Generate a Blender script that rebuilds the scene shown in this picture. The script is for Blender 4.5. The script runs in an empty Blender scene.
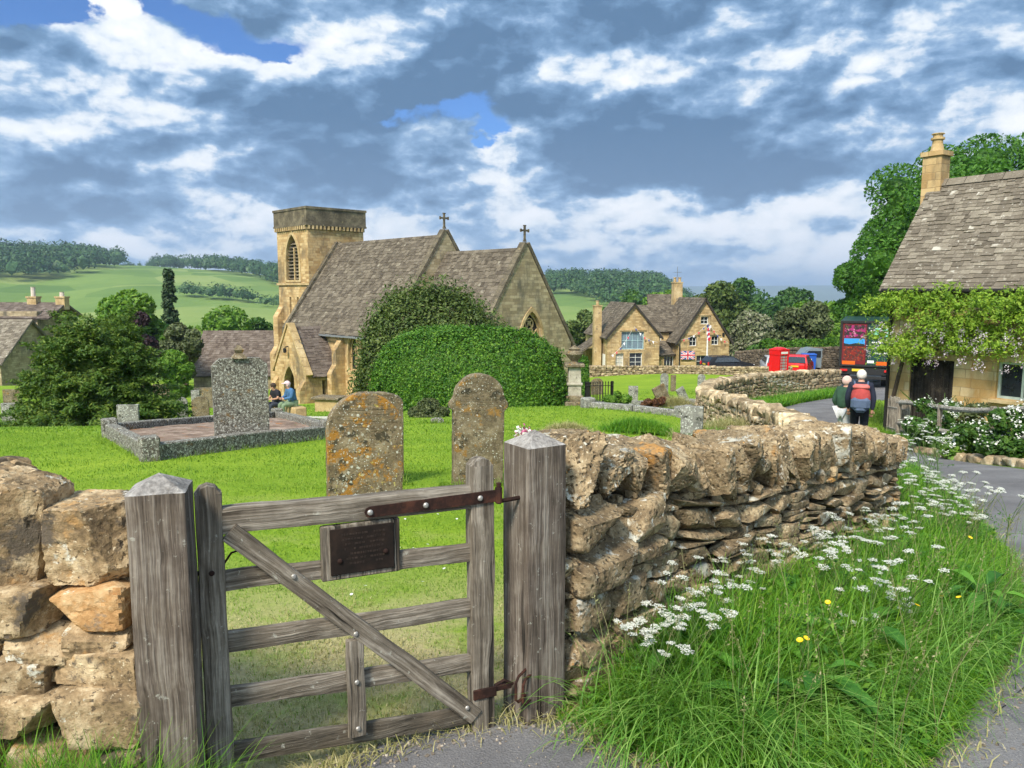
import bpy, math, random
import numpy as np
from mathutils import Vector, Matrix
from mathutils import noise as mn
from mathutils.geometry import tessellate_polygon

sc = bpy.context.scene
col = sc.collection
R = math.radians
F, PIT = 769.0, R(7.0)
CAMZ = 1.6

def pix(px, py, Y):
    """the world point that stands Y metres ahead in the direction seen at px, py"""
    u = (px - 512) / F; v = (384 - py) / F
    dx, dy, dz = u, math.cos(PIT) + v * math.sin(PIT), -math.sin(PIT) + v * math.cos(PIT)
    k = Y / dy
    return Vector((dx * k, Y, CAMZ + dz * k))

# ------------------------------------------------------------ mesh helpers
class MB:
    def __init__(self): self.c = []; self.n = 0
    def add(self, v, f):
        v = np.asarray(v, dtype=np.float64).reshape(-1, 3)
        if isinstance(f, np.ndarray): self.c.append((v, f + self.n))
        else: self.c.append((v, [tuple(i + self.n for i in q) for q in f]))
        self.n += len(v); return self
    def box(self, c, s, rot=None, top=(1, 1)):
        x, y, z = s[0] / 2, s[1] / 2, s[2] / 2; tx, ty = top
        v = np.array([[-x,-y,-z],[x,-y,-z],[x,y,-z],[-x,y,-z],[-x*tx,-y*ty,z],[x*tx,-y*ty,z],[x*tx,y*ty,z],[-x*tx,y*ty,z]])
        if rot is not None: v = v @ np.array(rot.to_3x3() if hasattr(rot, 'to_3x3') else rot).T
        return self.add(v + np.array(c), BOXF)
    def bbox(self, c, s, b=0.01, rot=None):
        """box with chamfered edges"""
        x, y, z = [k / 2 for k in s]; b = min(b, x * .8, y * .8, z * .8)
        vs = []; 
        for sx in (-1, 1):
            for sy in (-1, 1):
                for sz in (-1, 1):
                    vs += [(sx*(x-b), sy*(y-b), sz*z), (sx*(x-b), sy*y, sz*(z-b)), (sx*x, sy*(y-b), sz*(z-b))]
        v = np.array(vs)
        if rot is not None: v = v @ np.array(rot.to_3x3()).T
        return self.add(v + np.array(c), CHF)
    def tube(self, pts, rad, n=8, cap=True):
        pts = [Vector(p) for p in pts]
        if not hasattr(rad, '__len__'): rad = [rad] * len(pts)
        vs = []; up = Vector((0, 0, 1)); a = None
        for i, p in enumerate(pts):
            d = (pts[min(i+1, len(pts)-1)] - pts[max(i-1, 0)])
            d = d.normalized() if d.length > 1e-9 else up
            if a is None: a = d.cross(up if abs(d.z) < .9 else Vector((1, 0, 0))).normalized()
            else: a = (a - d * a.dot(d)).normalized()
            b = d.cross(a)
            for k in range(n):
                t = 2 * math.pi * k / n
                vs.append(p + (a * math.cos(t) + b * math.sin(t)) * rad[i])
        fs = []
        for i in range(len(pts) - 1):
            for k in range(n):
                fs.append((i*n+k, i*n+(k+1) % n, (i+1)*n+(k+1) % n, (i+1)*n+k))
        if cap: fs += [tuple(range(n-1, -1, -1)), tuple(range((len(pts)-1)*n, len(pts)*n))]
        return self.add([tuple(v) for v in vs], fs)
    def lathe(self, prof, c=(0, 0, 0), n=16, sq=None):
        vs = []; fs = []
        for r, z in prof:
            for k in range(n):
                t = 2 * math.pi * (k + (.5 if n == 4 else 0)) / n
                rr = r * (1.4142 if n == 4 else 1)
                vs.append((c[0] + rr * math.cos(t), c[1] + rr * math.sin(t), c[2] + z))
        m = len(prof)
        for i in range(m - 1):
            for k in range(n): fs.append((i*n+k, i*n+(k+1) % n, (i+1)*n+(k+1) % n, (i+1)*n+k))
        fs += [tuple(range(n-1, -1, -1)), tuple(range((m-1)*n, m*n))]
        return self.add(vs, fs)
    def prism(self, poly, o, u, v, w, holes=()):
        """2D poly (a,b) on plane o+a*u+b*v, extruded by vector w; holes get reveals"""
        o, u, v, w = Vector(o), Vector(u), Vector(v), Vector(w)
        loops = [list(poly)] + [list(h) for h in holes]
        flat = [p for l in loops for p in l]; n = len(flat)
        tri = tessellate_polygon([[Vector((a, b, 0)) for a, b in l] for l in loops])
        P = [o + u * a + v * b for a, b in flat]
        vs = [tuple(p) for p in P] + [tuple(p + w) for p in P]
        fs = []
        nw = u.cross(v).dot(w)
        for t in tri:
            a, b, c = [flat[i] for i in t]
            ccw = (b[0]-a[0])*(c[1]-a[1])-(b[1]-a[1])*(c[0]-a[0]) > 0
            if ccw == (nw > 0): fs += [tuple(reversed(t)), tuple(i+n for i in t)]
            else: fs += [tuple(t), tuple(i+n for i in reversed(t))]
        k = 0
        for li, l in enumerate(loops):
            m = len(l)
            ar = sum(l[i][0]*l[(i+1) % m][1]-l[(i+1) % m][0]*l[i][1] for i in range(m))
            for i in range(m):
                a, b = k + i, k + (i + 1) % m
                q = (a, b, b + n, a + n)
                fl = (ar > 0) == (nw > 0)
                if li: fl = not fl
                fs.append(q if fl else tuple(reversed(q)))
            k += m
        return self.add(vs, fs)
    def build(self, name, mat, parent=None, smooth=False):
        me = bpy.data.meshes.new(name)
        if self.n:
            V = np.concatenate([c[0] for c in self.c])
            tot = []; idx = []
            for v, f in self.c:
                if isinstance(f, np.ndarray): idx.append(f.ravel()); tot.append(np.full(len(f), f.shape[1]))
                else:
                    tot.append(np.array([len(q) for q in f])); idx.append(np.array([i for q in f for i in q]))
            idx = np.concatenate(idx).astype(np.int32); tot = np.concatenate(tot).astype(np.int32)
            st = np.concatenate([[0], np.cumsum(tot)[:-1]]).astype(np.int32)
            me.vertices.add(len(V)); me.vertices.foreach_set('co', V.ravel())
            me.loops.add(len(idx)); me.loops.foreach_set('vertex_index', idx)
            me.polygons.add(len(tot)); me.polygons.foreach_set('loop_start', st); me.polygons.foreach_set('loop_total', tot)
            me.polygons.foreach_set('use_smooth', np.full(len(tot), bool(smooth)))
            me.update(calc_edges=True); me.validate()
            if smooth and smooth is not True: me.set_sharp_from_angle(angle=R(smooth))
        o = bpy.data.objects.new(name, me); col.objects.link(o)
        for m in (mat if isinstance(mat, (list, tuple)) else [mat]): me.materials.append(m)
        if parent is not None: o.parent = parent
        return o
BOXF = [(0,3,2,1),(4,5,6,7),(0,1,5,4),(1,2,6,5),(2,3,7,6),(3,0,4,7)]
def _chf():
    # index of (sx,sy,sz,k): ((sx*2+sy)*2+sz)*3+k ; k 0:z-face 1:y-face 2:x-face
    I = lambda a, b, c, k: ((a*2+b)*2+c)*3+k
    fs = []
    for s in (0, 1):
        q = [I(0,0,s,0), I(1,0,s,0), I(1,1,s,0), I(0,1,s,0)]; fs.append(q if s else q[::-1])
        q = [I(0,s,0,1), I(1,s,0,1), I(1,s,1,1), I(0,s,1,1)]; fs.append(q[::-1] if s else q)
        q = [I(s,0,0,2), I(s,1,0,2), I(s,1,1,2), I(s,0,1,2)]; fs.append(q if s else q[::-1])
        for t in (0, 1):
            q = [I(0,s,t,0), I(1,s,t,0), I(1,s,t,1), I(0,s,t,1)]; fs.append(q if (s == t) else q[::-1]) if False else fs.append(q)
            fs.append([I(s,0,t,0), I(s,1,t,0), I(s,1,t,2), I(s,0,t,2)])
            fs.append([I(s,t,0,1), I(s,t,1,1), I(s,t,1,2), I(s,t,0,2)])
            for w in (0, 1): fs.append([I(s,t,w,0), I(s,t,w,1), I(s,t,w,2)])
    # orient outward
    out = []
    P = {}
    for a in (0,1):
        for b in (0,1):
            for c in (0,1):
                S = [2*a-1, 2*b-1, 2*c-1]
                for k, m in ((0,(.8,.8,1)), (1,(.8,1,.8)), (2,(1,.8,.8))):
                    P[I(a,b,c,k)] = np.array([S[i]*m[i] for i in range(3)])
    for q in fs:
        p = [P[i] for i in q]; n = np.cross(p[1]-p[0], p[2]-p[0]); c = sum(p)/len(p)
        out.append(tuple(q) if np.dot(n, c) > 0 else tuple(q[::-1]))
    return out
CHF = _chf()

def tag(o, label=None, cat=None, group=None, kind=None):
    if label: o['label'] = label
    if cat: o['category'] = cat
    if group: o['group'] = group
    if kind: o['kind'] = kind
    return o
def thing(name, label, cat, loc=(0, 0, 0), rz=0.0, group=None):
    o = bpy.data.objects.new(name, None); col.objects.link(o)
    o.location = loc; o.rotation_euler = (0, 0, rz); o.empty_display_size = .2
    return tag(o, label, cat, group)
def copy_tree(o, parent=None):
    c = o.copy(); col.objects.link(c)
    if parent is not None: c.parent = parent
    for ch in [k for k in col.objects if k.parent == o]: copy_tree(ch, c)
    return c
def rotz(a): return Matrix.Rotation(a, 3, 'Z')

# ------------------------------------------------------------ node helpers
class NT:
    def __init__(self, nt): self.t = nt; self.t.nodes.clear()
    def n(self, typ, ins=None, **kw):
        x = self.t.nodes.new(typ)
        for k, v in kw.items(): setattr(x, k, v)
        for k, v in (ins or {}).items():
            s = x.inputs[k]
            if hasattr(v, 'is_output') or isinstance(v, bpy.types.NodeSocket): self.t.links.new(v, s)
            else:
                if isinstance(v, (tuple, list)) and s.type == 'RGBA' and len(v) == 3: v = (*v, 1)
                s.default_value = v
        return x
    def math(self, op, a, b=None, c=None, clamp=False):
        ins = {0: a}
        if b is not None: ins[1] = b
        if c is not None: ins[2] = c
        return self.n('ShaderNodeMath', ins, operation=op, use_clamp=clamp).outputs[0]
    def mix(self, f, a, b, mode='MIX'):
        x = self.n('ShaderNodeMix', None, data_type='RGBA', blend_type=mode)
        for s, v in ((x.inputs[0], f), (x.inputs[6], a), (x.inputs[7], b)):
            if isinstance(v, bpy.types.NodeSocket): self.t.links.new(v, s)
            else: s.default_value = (*v, 1) if isinstance(v, (tuple, list)) and len(v) == 3 else v
        return x.outputs[2]
    def ramp(self, f, stops, interp='LINEAR'):
        x = self.n('ShaderNodeValToRGB', {0: f}); r = x.color_ramp; r.interpolation = interp
        while len(r.elements) < len(stops): r.elements.new(.5)
        for e, (p, c) in zip(r.elements, stops):
            e.position = p; e.color = (*c, 1) if len(c) == 3 else c
        return x.outputs[0]
    def rng(self, f, a, b, c=0.0, d=1.0, smooth=False):
        return self.n('ShaderNodeMapRange', {0: f, 1: a, 2: b, 3: c, 4: d}, interpolation_type='SMOOTHSTEP' if smooth else 'LINEAR').outputs[0]
    def noise(self, vec, scale, detail=4, rough=.55, dist=0.0):
        return self.n('ShaderNodeTexNoise', {'Vector': vec, 'Scale': scale, 'Detail': detail, 'Roughness': rough, 'Distortion': dist}).outputs[0]
    def map(self, vec, scale=(1, 1, 1), loc=(0, 0, 0), rot=(0, 0, 0)):
        return self.n('ShaderNodeMapping', {'Vector': vec, 'Scale': scale, 'Location': loc, 'Rotation': rot}).outputs[0]
def g(*a): return a if len(a) == 3 else (a[0],) * 3
def newmat(name):
    m = bpy.data.materials.new(name); m.use_nodes = True
    return m, NT(m.node_tree)
def finish(m, nt, color, rough=.85, bump=None, bstr=.3, bdist=.02, spec=.3, trans=None, metal=0.0, alpha=None):
    ins = {'Base Color': color, 'Roughness': rough, 'Metallic': metal, 'Specular IOR Level': spec}
    if bump is not None:
        ins['Normal'] = nt.n('ShaderNodeBump', {'Height': bump, 'Strength': bstr, 'Distance': bdist}).outputs[0]
    p = nt.n('ShaderNodeBsdfPrincipled', ins).outputs[0]
    if trans:
        t = nt.n('ShaderNodeBsdfTranslucent', {'Color': nt.mix(1.0, color, trans[1], 'MULTIPLY') if trans[1] else color}).outputs[0]
        p = nt.n('ShaderNodeMixShader', {0: trans[0], 1: p, 2: t}).outputs[0]
    nt.n('ShaderNodeOutputMaterial', {'Surface': p})
    return m
def obj(nt): return nt.n('ShaderNodeTexCoord').outputs['Object']

def plain(name, c, rough=.6, metal=0.0, var=.15, scale=8, bstr=.1, spec=.4):
    m, nt = newmat(name); v = obj(nt)
    f = nt.noise(v, scale, 5, .6)
    cc = nt.ramp(f, [(.3, tuple(k*(1-var) for k in c)), (.7, tuple(min(1, k*(1+var)) for k in c))])
    return finish(m, nt, cc, rough, f, bstr, .01, spec, metal=metal)

def rock(name, dark, mid, light, scale=5.0, spots=(), island=.0, bstr=.5, bdist=.02, fine=40.0, rough=.95, pits=False):
    """weathered stone: broad patches, grain, lichen spots"""
    m, nt = newmat(name); v = obj(nt)
    if island:
        isl = nt.n('ShaderNodeNewGeometry').outputs['Random Per Island']
        off = nt.n('ShaderNodeCombineXYZ', {0: nt.math('MULTIPLY', isl, 37.0), 1: nt.math('MULTIPLY', isl, 91.0), 2: isl}).outputs[0]
        v = nt.n('ShaderNodeVectorMath', {0: v, 1: off}, operation='ADD').outputs[0]
    a = nt.noise(v, scale, 6, .65, .3); b = nt.noise(v, fine, 4, .7)
    f = nt.math('ADD', nt.math('MULTIPLY', a, .7), nt.math('MULTIPLY', b, .3))
    c = nt.ramp(f, [(.34, dark), (.5, mid), (.64, light)])
    for sp in spots:
        sc_, th, colr = sp[:3]; kind = sp[3] if len(sp) > 3 else 'n'
        if kind == 'v':
            d = nt.n('ShaderNodeTexVoronoi', {'Vector': nt.n('ShaderNodeVectorMath', {0: v, 1: nt.n('ShaderNodeTexNoise', {'Vector': v, 'Scale': sc_*2.0}).outputs[1]}, operation='ADD').outputs[0] if False else v, 'Scale': sc_, 'Randomness': 1.0})
            dd = nt.math('ADD', d.outputs['Distance'], nt.math('MULTIPLY', nt.math('SUBTRACT', nt.noise(v, sc_*4, 3), .5), .35))
            mk = nt.rng(dd, th, th*.75)
            big = nt.rng(nt.noise(v, sc_*.22, 3), .42, .55)
            mk = nt.math('MULTIPLY', mk, big)
        else:
            mk = nt.rng(nt.noise(v, sc_, 6, .7), th, th + .05)
        c = nt.mix(mk, c, colr)
    if island:
        k = nt.math('ADD', 1.0 - island, nt.math('MULTIPLY', nt.n('ShaderNodeTexWhiteNoise', {'W': isl}, noise_dimensions='1D').outputs[0], 2*island))
        c = nt.mix(1.0, c, nt.n('ShaderNodeCombineColor', {0: k, 1: k, 2: k}).outputs[0], 'MULTIPLY')
    h = nt.math('ADD', nt.math('MULTIPLY', a, .6), nt.math('MULTIPLY', b, .4))
    if pits:
        d = nt.n('ShaderNodeTexVoronoi', {'Vector': v, 'Scale': fine*.7}).outputs[0]
        h = nt.math('SUBTRACT', h, nt.rng(d, .35, .1, 0, .35))
    return finish(m, nt, c, rough, h, bstr, bdist, .15)

def masonry(name, cols, bw=.45, bh=.2, mortar=(.30,.24,.15), msize=.012, var=.25, stain=None, bstr=.6):
    """coursed stone on walls that lie along the local axes"""
    m, nt = newmat(name); tc = nt.n('ShaderNodeTexCoord'); v = tc.outputs['Object']
    s = nt.n('ShaderNodeSeparateXYZ', {0: v}); n = nt.n('ShaderNodeSeparateXYZ', {0: tc.outputs['Normal']})
    side = nt.math('GREATER_THAN', nt.math('ABSOLUTE', n.outputs[0]), .7)
    u = nt.math('ADD', nt.math('MULTIPLY', s.outputs[1], side), nt.math('MULTIPLY', s.outputs[0], nt.math('SUBTRACT', 1.0, side)))
    w = nt.math('MULTIPLY', nt.math('SUBTRACT', nt.noise(v, 1.7, 2), .5), .10)
    uu = nt.n('ShaderNodeCombineXYZ', {0: nt.math('ADD', u, w), 1: nt.math('ADD', s.outputs[2], nt.math('MULTIPLY', w, .5)), 2: 0.0}).outputs[0]
    br = nt.n('ShaderNodeTexBrick', {'Vector': uu, 'Color1': (0,0,0), 'Color2': (1,1,1), 'Mortar': (.5,.5,.5), 'Scale': 1.0, 'Mortar Size': msize, 'Mortar Smooth': .3, 'Bias': 0.0, 'Brick Width': bw, 'Row Height': bh}, offset=.5, squash=1.4, squash_frequency=3)
    big = nt.noise(v, 1.1, 5, .65); fine = nt.noise(v, 14, 5, .7)
    f = nt.math('ADD', nt.math('MULTIPLY', br.outputs[0], var), nt.math('ADD', nt.math('MULTIPLY', big, .75 - var/2), nt.math('MULTIPLY', fine, .25)))
    c = nt.ramp(f, [(.25, cols[0]), (.5, cols[1]), (.75, cols[2])])
    c = nt.mix(nt.math('MULTIPLY', br.outputs[1], .8), c, mortar)
    if stain:
        c = nt.mix(nt.rng(nt.noise(nt.map(v, (1, 1, .45)), .8, 6, .7), .48, .66), c, stain)
    h = nt.math('SUBTRACT', nt.math('ADD', nt.math('MULTIPLY', fine, .5), nt.math('MULTIPLY', br.outputs[0], .15)), nt.math('MULTIPLY', br.outputs[1], .7))
    return finish(m, nt, c, .95, h, bstr, .02, .15)

def wood(name, axis, cols=((.055,.044,.033),(.16,.135,.105),(.34,.30,.245)), fine=1.0, warm=.0):
    m, nt = newmat(name); v = obj(nt)
    st = [36.0*fine]*3; st['XYZ'.index(axis)] = 1.3
    st2 = [170.0*fine]*3; st2['XYZ'.index(axis)] = 5.0
    d = nt.noise(v, 3.0, 3)
    wv = nt.n('ShaderNodeVectorMath', {0: v, 1: nt.n('ShaderNodeCombineXYZ', {0: nt.math('MULTIPLY', d, .03), 1: nt.math('MULTIPLY', d, .03), 2: nt.math('MULTIPLY', d, .03)}).outputs[0]}, operation='ADD').outputs[0]
    a = nt.noise(nt.map(wv, tuple(st)), 1.0, 6, .65); b = nt.noise(nt.map(wv, tuple(st2)), 1.0, 4, .6)
    e = nt.noise(v, 6, 5, .65)
    f = nt.math('ADD', nt.math('ADD', nt.math('MULTIPLY', a, .45), nt.math('MULTIPLY', b, .3)), nt.math('MULTIPLY', e, .25))
    c = nt.ramp(f, [(.40, cols[0]), (.5, cols[1]), (.60, cols[2])])
    c = nt.mix(nt.rng(nt.noise(v, 4.5, 5, .7), .52, .68, 0, .45), c, (.13, .10, .07))
    c = nt.mix(nt.rng(nt.noise(v, 30, 4, .7), .64, .70, 0, .6), c, (.42, .42, .36))
    crack = nt.rng(nt.noise(nt.map(wv, tuple(k*.5 for k in st)), 1.0, 3, .5), .36, .33)
    c = nt.mix(nt.math('MULTIPLY', crack, .85), c, (.02, .017, .014))
    h = nt.math('SUBTRACT', nt.math('ADD', nt.math('MULTIPLY', a, .5), nt.math('MULTIPLY', b, .6)), nt.math('MULTIPLY', crack, .9))
    return finish(m, nt, c, .9, h, .8, .012, .2)

def leafm(name, c1, c2, c3=None, tr=.3, var=1.0, rough=.55, spec=.3, patch=None, tip=None):
    m, nt = newmat(name)
    isl = nt.n('ShaderNodeNewGeometry').outputs['Random Per Island']
    v = obj(nt); f = nt.math('ADD', nt.math('MULTIPLY', isl, .55), nt.math('MULTIPLY', nt.noise(v, patch or 1.2, 3), .45))
    c = nt.ramp(f, [(.2, c1), (.55, c2), (.85, c3 or c2)])
    return finish(m, nt, c, rough, spec=spec, trans=(tr, (1.0, 1.0, .55)))
def slatem(name, cols, lich=(.45,.42,.34), am=.5):
    m, nt = newmat(name); v = obj(nt)
    isl = nt.n('ShaderNodeNewGeometry').outputs['Random Per Island']
    w = nt.n('ShaderNodeTexWhiteNoise', {'W': isl}, noise_dimensions='1D').outputs[0]
    a = nt.noise(v, 1.1, 5, .65); b = nt.noise(v, 18, 5, .7)
    f = nt.math('ADD', nt.math('MULTIPLY', w, .24), nt.math('ADD', nt.math('MULTIPLY', a, .40), nt.math('MULTIPLY', b, .36)))
    c = nt.ramp(f, [(.28, cols[0]), (.5, cols[1]), (.72, cols[2])])
    c = nt.mix(nt.rng(nt.noise(v, 9, 6, .75), .60, .66, 0, am), c, lich)
    c = nt.mix(nt.rng(nt.math('MULTIPLY', w, nt.noise(v, 3, 3)), .55, .62, 0, am), c, lich)
    return finish(m, nt, c, .95, b, .5, .02, .15)

def foliage_pts(rng, P, D, size, flat=.6, droop=0.0, asp=.55, jit=.9):
    """leaf faces at P, roughly facing D"""
    n = len(P)
    N = D * (1 - jit * .5) + rng.normal(size=(n, 3)) * jit * .6; N[:, 2] += flat * .5
    N /= np.linalg.norm(N, axis=1)[:, None] + 1e-9
    T = np.cross(N, rng.normal(size=(n, 3))); T[:, 2] -= droop; T -= N * (T * N).sum(1)[:, None]
    T /= np.linalg.norm(T, axis=1)[:, None] + 1e-9
    B = np.cross(N, T); s = (size * rng.uniform(.6, 1.3, n))[:, None]
    V = np.stack([P - T * s, P + B * s * asp - N * s * .1, P + T * s, P - B * s * asp - N * s * .1], 1).reshape(-1, 3)
    Fc = (np.arange(n)[:, None] * 4 + np.arange(4)[None, :])
    return V, Fc
def sph(rng, n):
    d = rng.normal(size=(n, 3)); return d / np.linalg.norm(d, axis=1)[:, None]
_ico = {}
def ico(s):
    if s not in _ico:
        import bmesh
        bm = bmesh.new(); bmesh.ops.create_icosphere(bm, subdivisions=s, radius=1)
        _ico[s] = (np.array([v.co[:] for v in bm.verts]), np.array([[v.index for v in f.verts] for f in bm.faces])); bm.free()
    return _ico[s]
def lobes_in(rng, R3, n, r0, r1, base=0.0):
    L = []
    for i in range(n):
        d = sph(rng, 1)[0]; k = rng.uniform(.35, 1) ** .6
        c = d * k * (np.array(R3) - r0 * .7); c[2] = max(c[2], -R3[2] * .75)
        L.append((c + np.array([0, 0, base]), rng.uniform(r0, r1)))
    return L
def crown(mb, rng, L, n, size, droop=0.2, core=.66, squash=.85, jit=.9):
    core = core * .80
    C = np.array([l[0] for l in L]); r = np.array([l[1] for l in L])
    p = r ** 2 / (r ** 2).sum(); k = rng.choice(len(L), n, p=p)
    d = sph(rng, n); d[:, 2] = np.where((d[:, 2] < -.3) & (rng.random(n) < .45), -d[:, 2], d[:, 2])
    rr = r[k] * (1.02 - .35 * rng.random(n) ** 1.8)
    Q = C[k] + d * rr[:, None] * np.array([1, 1, squash])
    dist = np.linalg.norm((Q[:, None, :] - C[None]) / np.array([1, 1, squash]), axis=2) / r[None]
    keep = dist.min(1) > .72
    Q, d = Q[keep], d[keep]
    V, Fc = foliage_pts(rng, Q, d, size, droop=droop, jit=jit); mb.add(V, Fc)
    if core:
        iv, fi = ico(2)
        for c, q in L:
            w = iv * q * core * np.array([1, 1, squash]); w = w * (1 + .15 * rng.normal(size=(len(w), 1)))
            mb.add(w + c, fi)
    return mb
def trunk_mb(rng, h, r, L=(), lean=0.0, nb=5):
    mb = MB(); top = Vector((lean, 0, h))
    mb.tube([(0, 0, -.3), (0.02, 0, .15), (lean*.4, .03*h*.1, h*.4), (lean*.7, -.02*h*.1, h*.7), top], [r*1.5, r*1.1, r*.85, r*.65, r*.35], 9)
    for i in range(min(nb, len(L))):
        c = Vector(L[i][0]); s = Vector((lean*.5, 0, h * rng.uniform(.4, .85)))
        mid = s.lerp(c, .5) + Vector((0, 0, .1 * h * rng.uniform(-.3, .6)))
        mb.tube([s, mid, c], [r*.42, r*.28, r*.1], 6)
    return mb
EXPO, SUN, SUNANG, SUNDIR, SKYK, CLOUDK = 1.05, 3.0, 12.0, (-.42, -.86, 1.0), .07, .80
HAZE = 0.0002
# ------------------------------------------------------------ camera, light
cam = bpy.data.cameras.new('camera'); co = bpy.data.objects.new('camera', cam); col.objects.link(co)
cam.sensor_width = 36; cam.lens = 36 * F / 1024; cam.clip_start = .05; cam.clip_end = 40000
co.location = (0, 0, CAMZ); co.rotation_euler = (R(90) - PIT, 0, 0); sc.camera = co
sc.render.engine = 'CYCLES'; sc.render.resolution_x = 1024; sc.render.resolution_y = 768
sc.view_settings.view_transform = 'Standard'; sc.view_settings.look = 'None'
sc.view_settings.exposure = EXPO; sc.view_settings.gamma = 1.0
sc.cycles.max_bounces = 6; sc.cycles.volume_bounces = 0; sc.cycles.transparent_max_bounces = 8
sc.cycles.use_adaptive_sampling = True; sc.cycles.adaptive_threshold = .02
sl = bpy.data.lights.new('sun', 'SUN'); sl.energy = SUN; sl.angle = R(SUNANG); sl.color = (1.0, .91, .77)
so = bpy.data.objects.new('sun', sl); col.objects.link(so)
sd = Vector(SUNDIR).normalized()
so.rotation_euler = (-sd).to_track_quat('-Z', 'Y').to_euler()
sun_el = math.asin(sd.z); sun_rot = math.atan2(sd.x, sd.y)

w = bpy.data.worlds.new('World'); sc.world = w; w.use_nodes = True
nt = NT(w.node_tree)
sky = nt.n('ShaderNodeTexSky', None, sky_type='NISHITA', sun_disc=False, sun_elevation=sun_el, sun_rotation=sun_rot, altitude=200.0, ozone_density=2.5, dust_density=.4)
dirv = nt.n('ShaderNodeTexCoord').outputs['Generated']
sp = nt.n('ShaderNodeSeparateXYZ', {0: dirv})
az = nt.math('ARCTAN2', sp.outputs[0], sp.outputs[1]); el = nt.math('ARCSINE', sp.outputs[2])
# cloud-layer coordinates: directions cut with a flat cloud deck, so masses shrink toward the horizon
zz = nt.math('ADD', nt.math('MAXIMUM', sp.outputs[2], 0.0), .13)
deck = nt.n('ShaderNodeCombineXYZ', {0: nt.math('DIVIDE', sp.outputs[0], zz), 1: nt.math('DIVIDE', sp.outputs[1], zz), 2: 0.0}).outputs[0]
ang = nt.n('ShaderNodeCombineXYZ', {0: az, 1: nt.math('MULTIPLY', el, 1.5), 2: 0.0}).outputs[0]
wn = nt.n('ShaderNodeTexNoise', {'Vector': ang, 'Scale': 7.0, 'Detail': 6.0, 'Roughness': .6})
wo = nt.n('ShaderNodeVectorMath', {0: wn.outputs[1], 1: (.5, .5, .5)}, operation='SUBTRACT').outputs[0]
wo = nt.n('ShaderNodeVectorMath', {0: wo, 1: (.20, .13, 0)}, operation='MULTIPLY').outputs[0]
ws = nt.n('ShaderNodeVectorMath', {0: nt.n('ShaderNodeCombineXYZ', {0: az, 1: el, 2: 0.0}).outputs[0], 1: wo}, operation='ADD').outputs[0]
wsx = nt.n('ShaderNodeSeparateXYZ', {0: ws})
def aze(px, py):
    d = (pix(px, py, 100) - Vector((0, 0, CAMZ))).normalized()
    return math.atan2(d.x, d.y), math.asin(d.z)
def blob(px, py, rx, ry, amp, hard=0):
    a0, e0 = aze(px, py); sx, sy = rx / F * 1.0, ry / F
    dx = nt.math('MULTIPLY', nt.math('SUBTRACT', wsx.outputs[0], a0), 1 / sx)
    dy = nt.math('MULTIPLY', nt.math('SUBTRACT', wsx.outputs[1], e0), 1 / sy)
    d2 = nt.math('ADD', nt.math('MULTIPLY', dx, dx), nt.math('MULTIPLY', dy, dy))
    return nt.math('MULTIPLY', nt.math('EXPONENT', nt.math('MULTIPLY', d2, -1.0)), amp)
def total(L):
    s = None
    for b in L:
        x = blob(*b); s = x if s is None else nt.math('ADD', s, x)
    return s
bright = total([
    (60, 85, 110, 36, .15), (215, 60, 90, 30, .18), (200, 125, 50, 40, .30), (330, 60, 60, 26, .32), (350, 45, 50, 25, .2),
    (505, 168, 26, 30, .55), (430, 135, 60, 22, .30), (470, 172, 40, 16, .25), (560, 70, 60, 25, .25), (590, 60, 30, 40, .1), (720, 45, 100, 26, .26), (860, 30, 120, 30, .16), (940, 165, 70, 60, .35),
    (1000, 100, 80, 20, .30), (880, 60, 70, 25, .18), (520, 215, 520, 26, .17), (300, 235, 330, 26, .20), (730, 215, 70, 14, .30), (850, 250, 200, 50, .25), (110, 15, 26, 14, .65), (130, 240, 130, 16, .15), (620, 250, 220, 40, .15),
    (330, 140, 95, 48, -.36), (300, 182, 90, 20, -.22), (600, 20, 160, 50, -.14), (480, 80, 70, 35, -.28), (420, 75, 90, 28, -.22), (660, 145, 140, 38, -.34), (720, 178, 125, 20, -.46), (560, 140, 50, 50, -.16),
    (60, 145, 70, 20, -.20), (50, 200, 90, 22, -.34), (170, 200, 90, 14, -.15), (820, 110, 90, 35, -.24), (980, 30, 80, 30, -.1), (900, 120, 60, 16, -.2), (250, 92, 60, 16, -.1)])
n1 = nt.n('ShaderNodeTexNoise', {'Vector': ang, 'Scale': 5.5, 'Detail': 8.0, 'Roughness': .62, 'Distortion': .25}).outputs[0]
n2 = nt.n('ShaderNodeTexNoise', {'Vector': nt.map(ang, (1.0, 1.35, 1), (4.1, 2.2, 0)), 'Scale': 12.0, 'Detail': 6.0, 'Roughness': .55, 'Distortion': .1}).outputs[0]
n3 = nt.n('ShaderNodeTexNoise', {'Vector': deck, 'Scale': 1.1, 'Detail': 5.0, 'Roughness': .55}).outputs[0]
vor = nt.n('ShaderNodeTexVoronoi', {'Vector': nt.n('ShaderNodeVectorMath', {0: ang, 1: nt.n('ShaderNodeVectorMath', {0: wo, 1: (.5, .5, 0)}, operation='MULTIPLY').outputs[0]}, operation='ADD').outputs[0], 'Scale': 15.0, 'Detail': 2.0, 'Roughness': .6}, feature='SMOOTH_F1').outputs[0]
val = nt.math('ADD', .50, bright)
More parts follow.
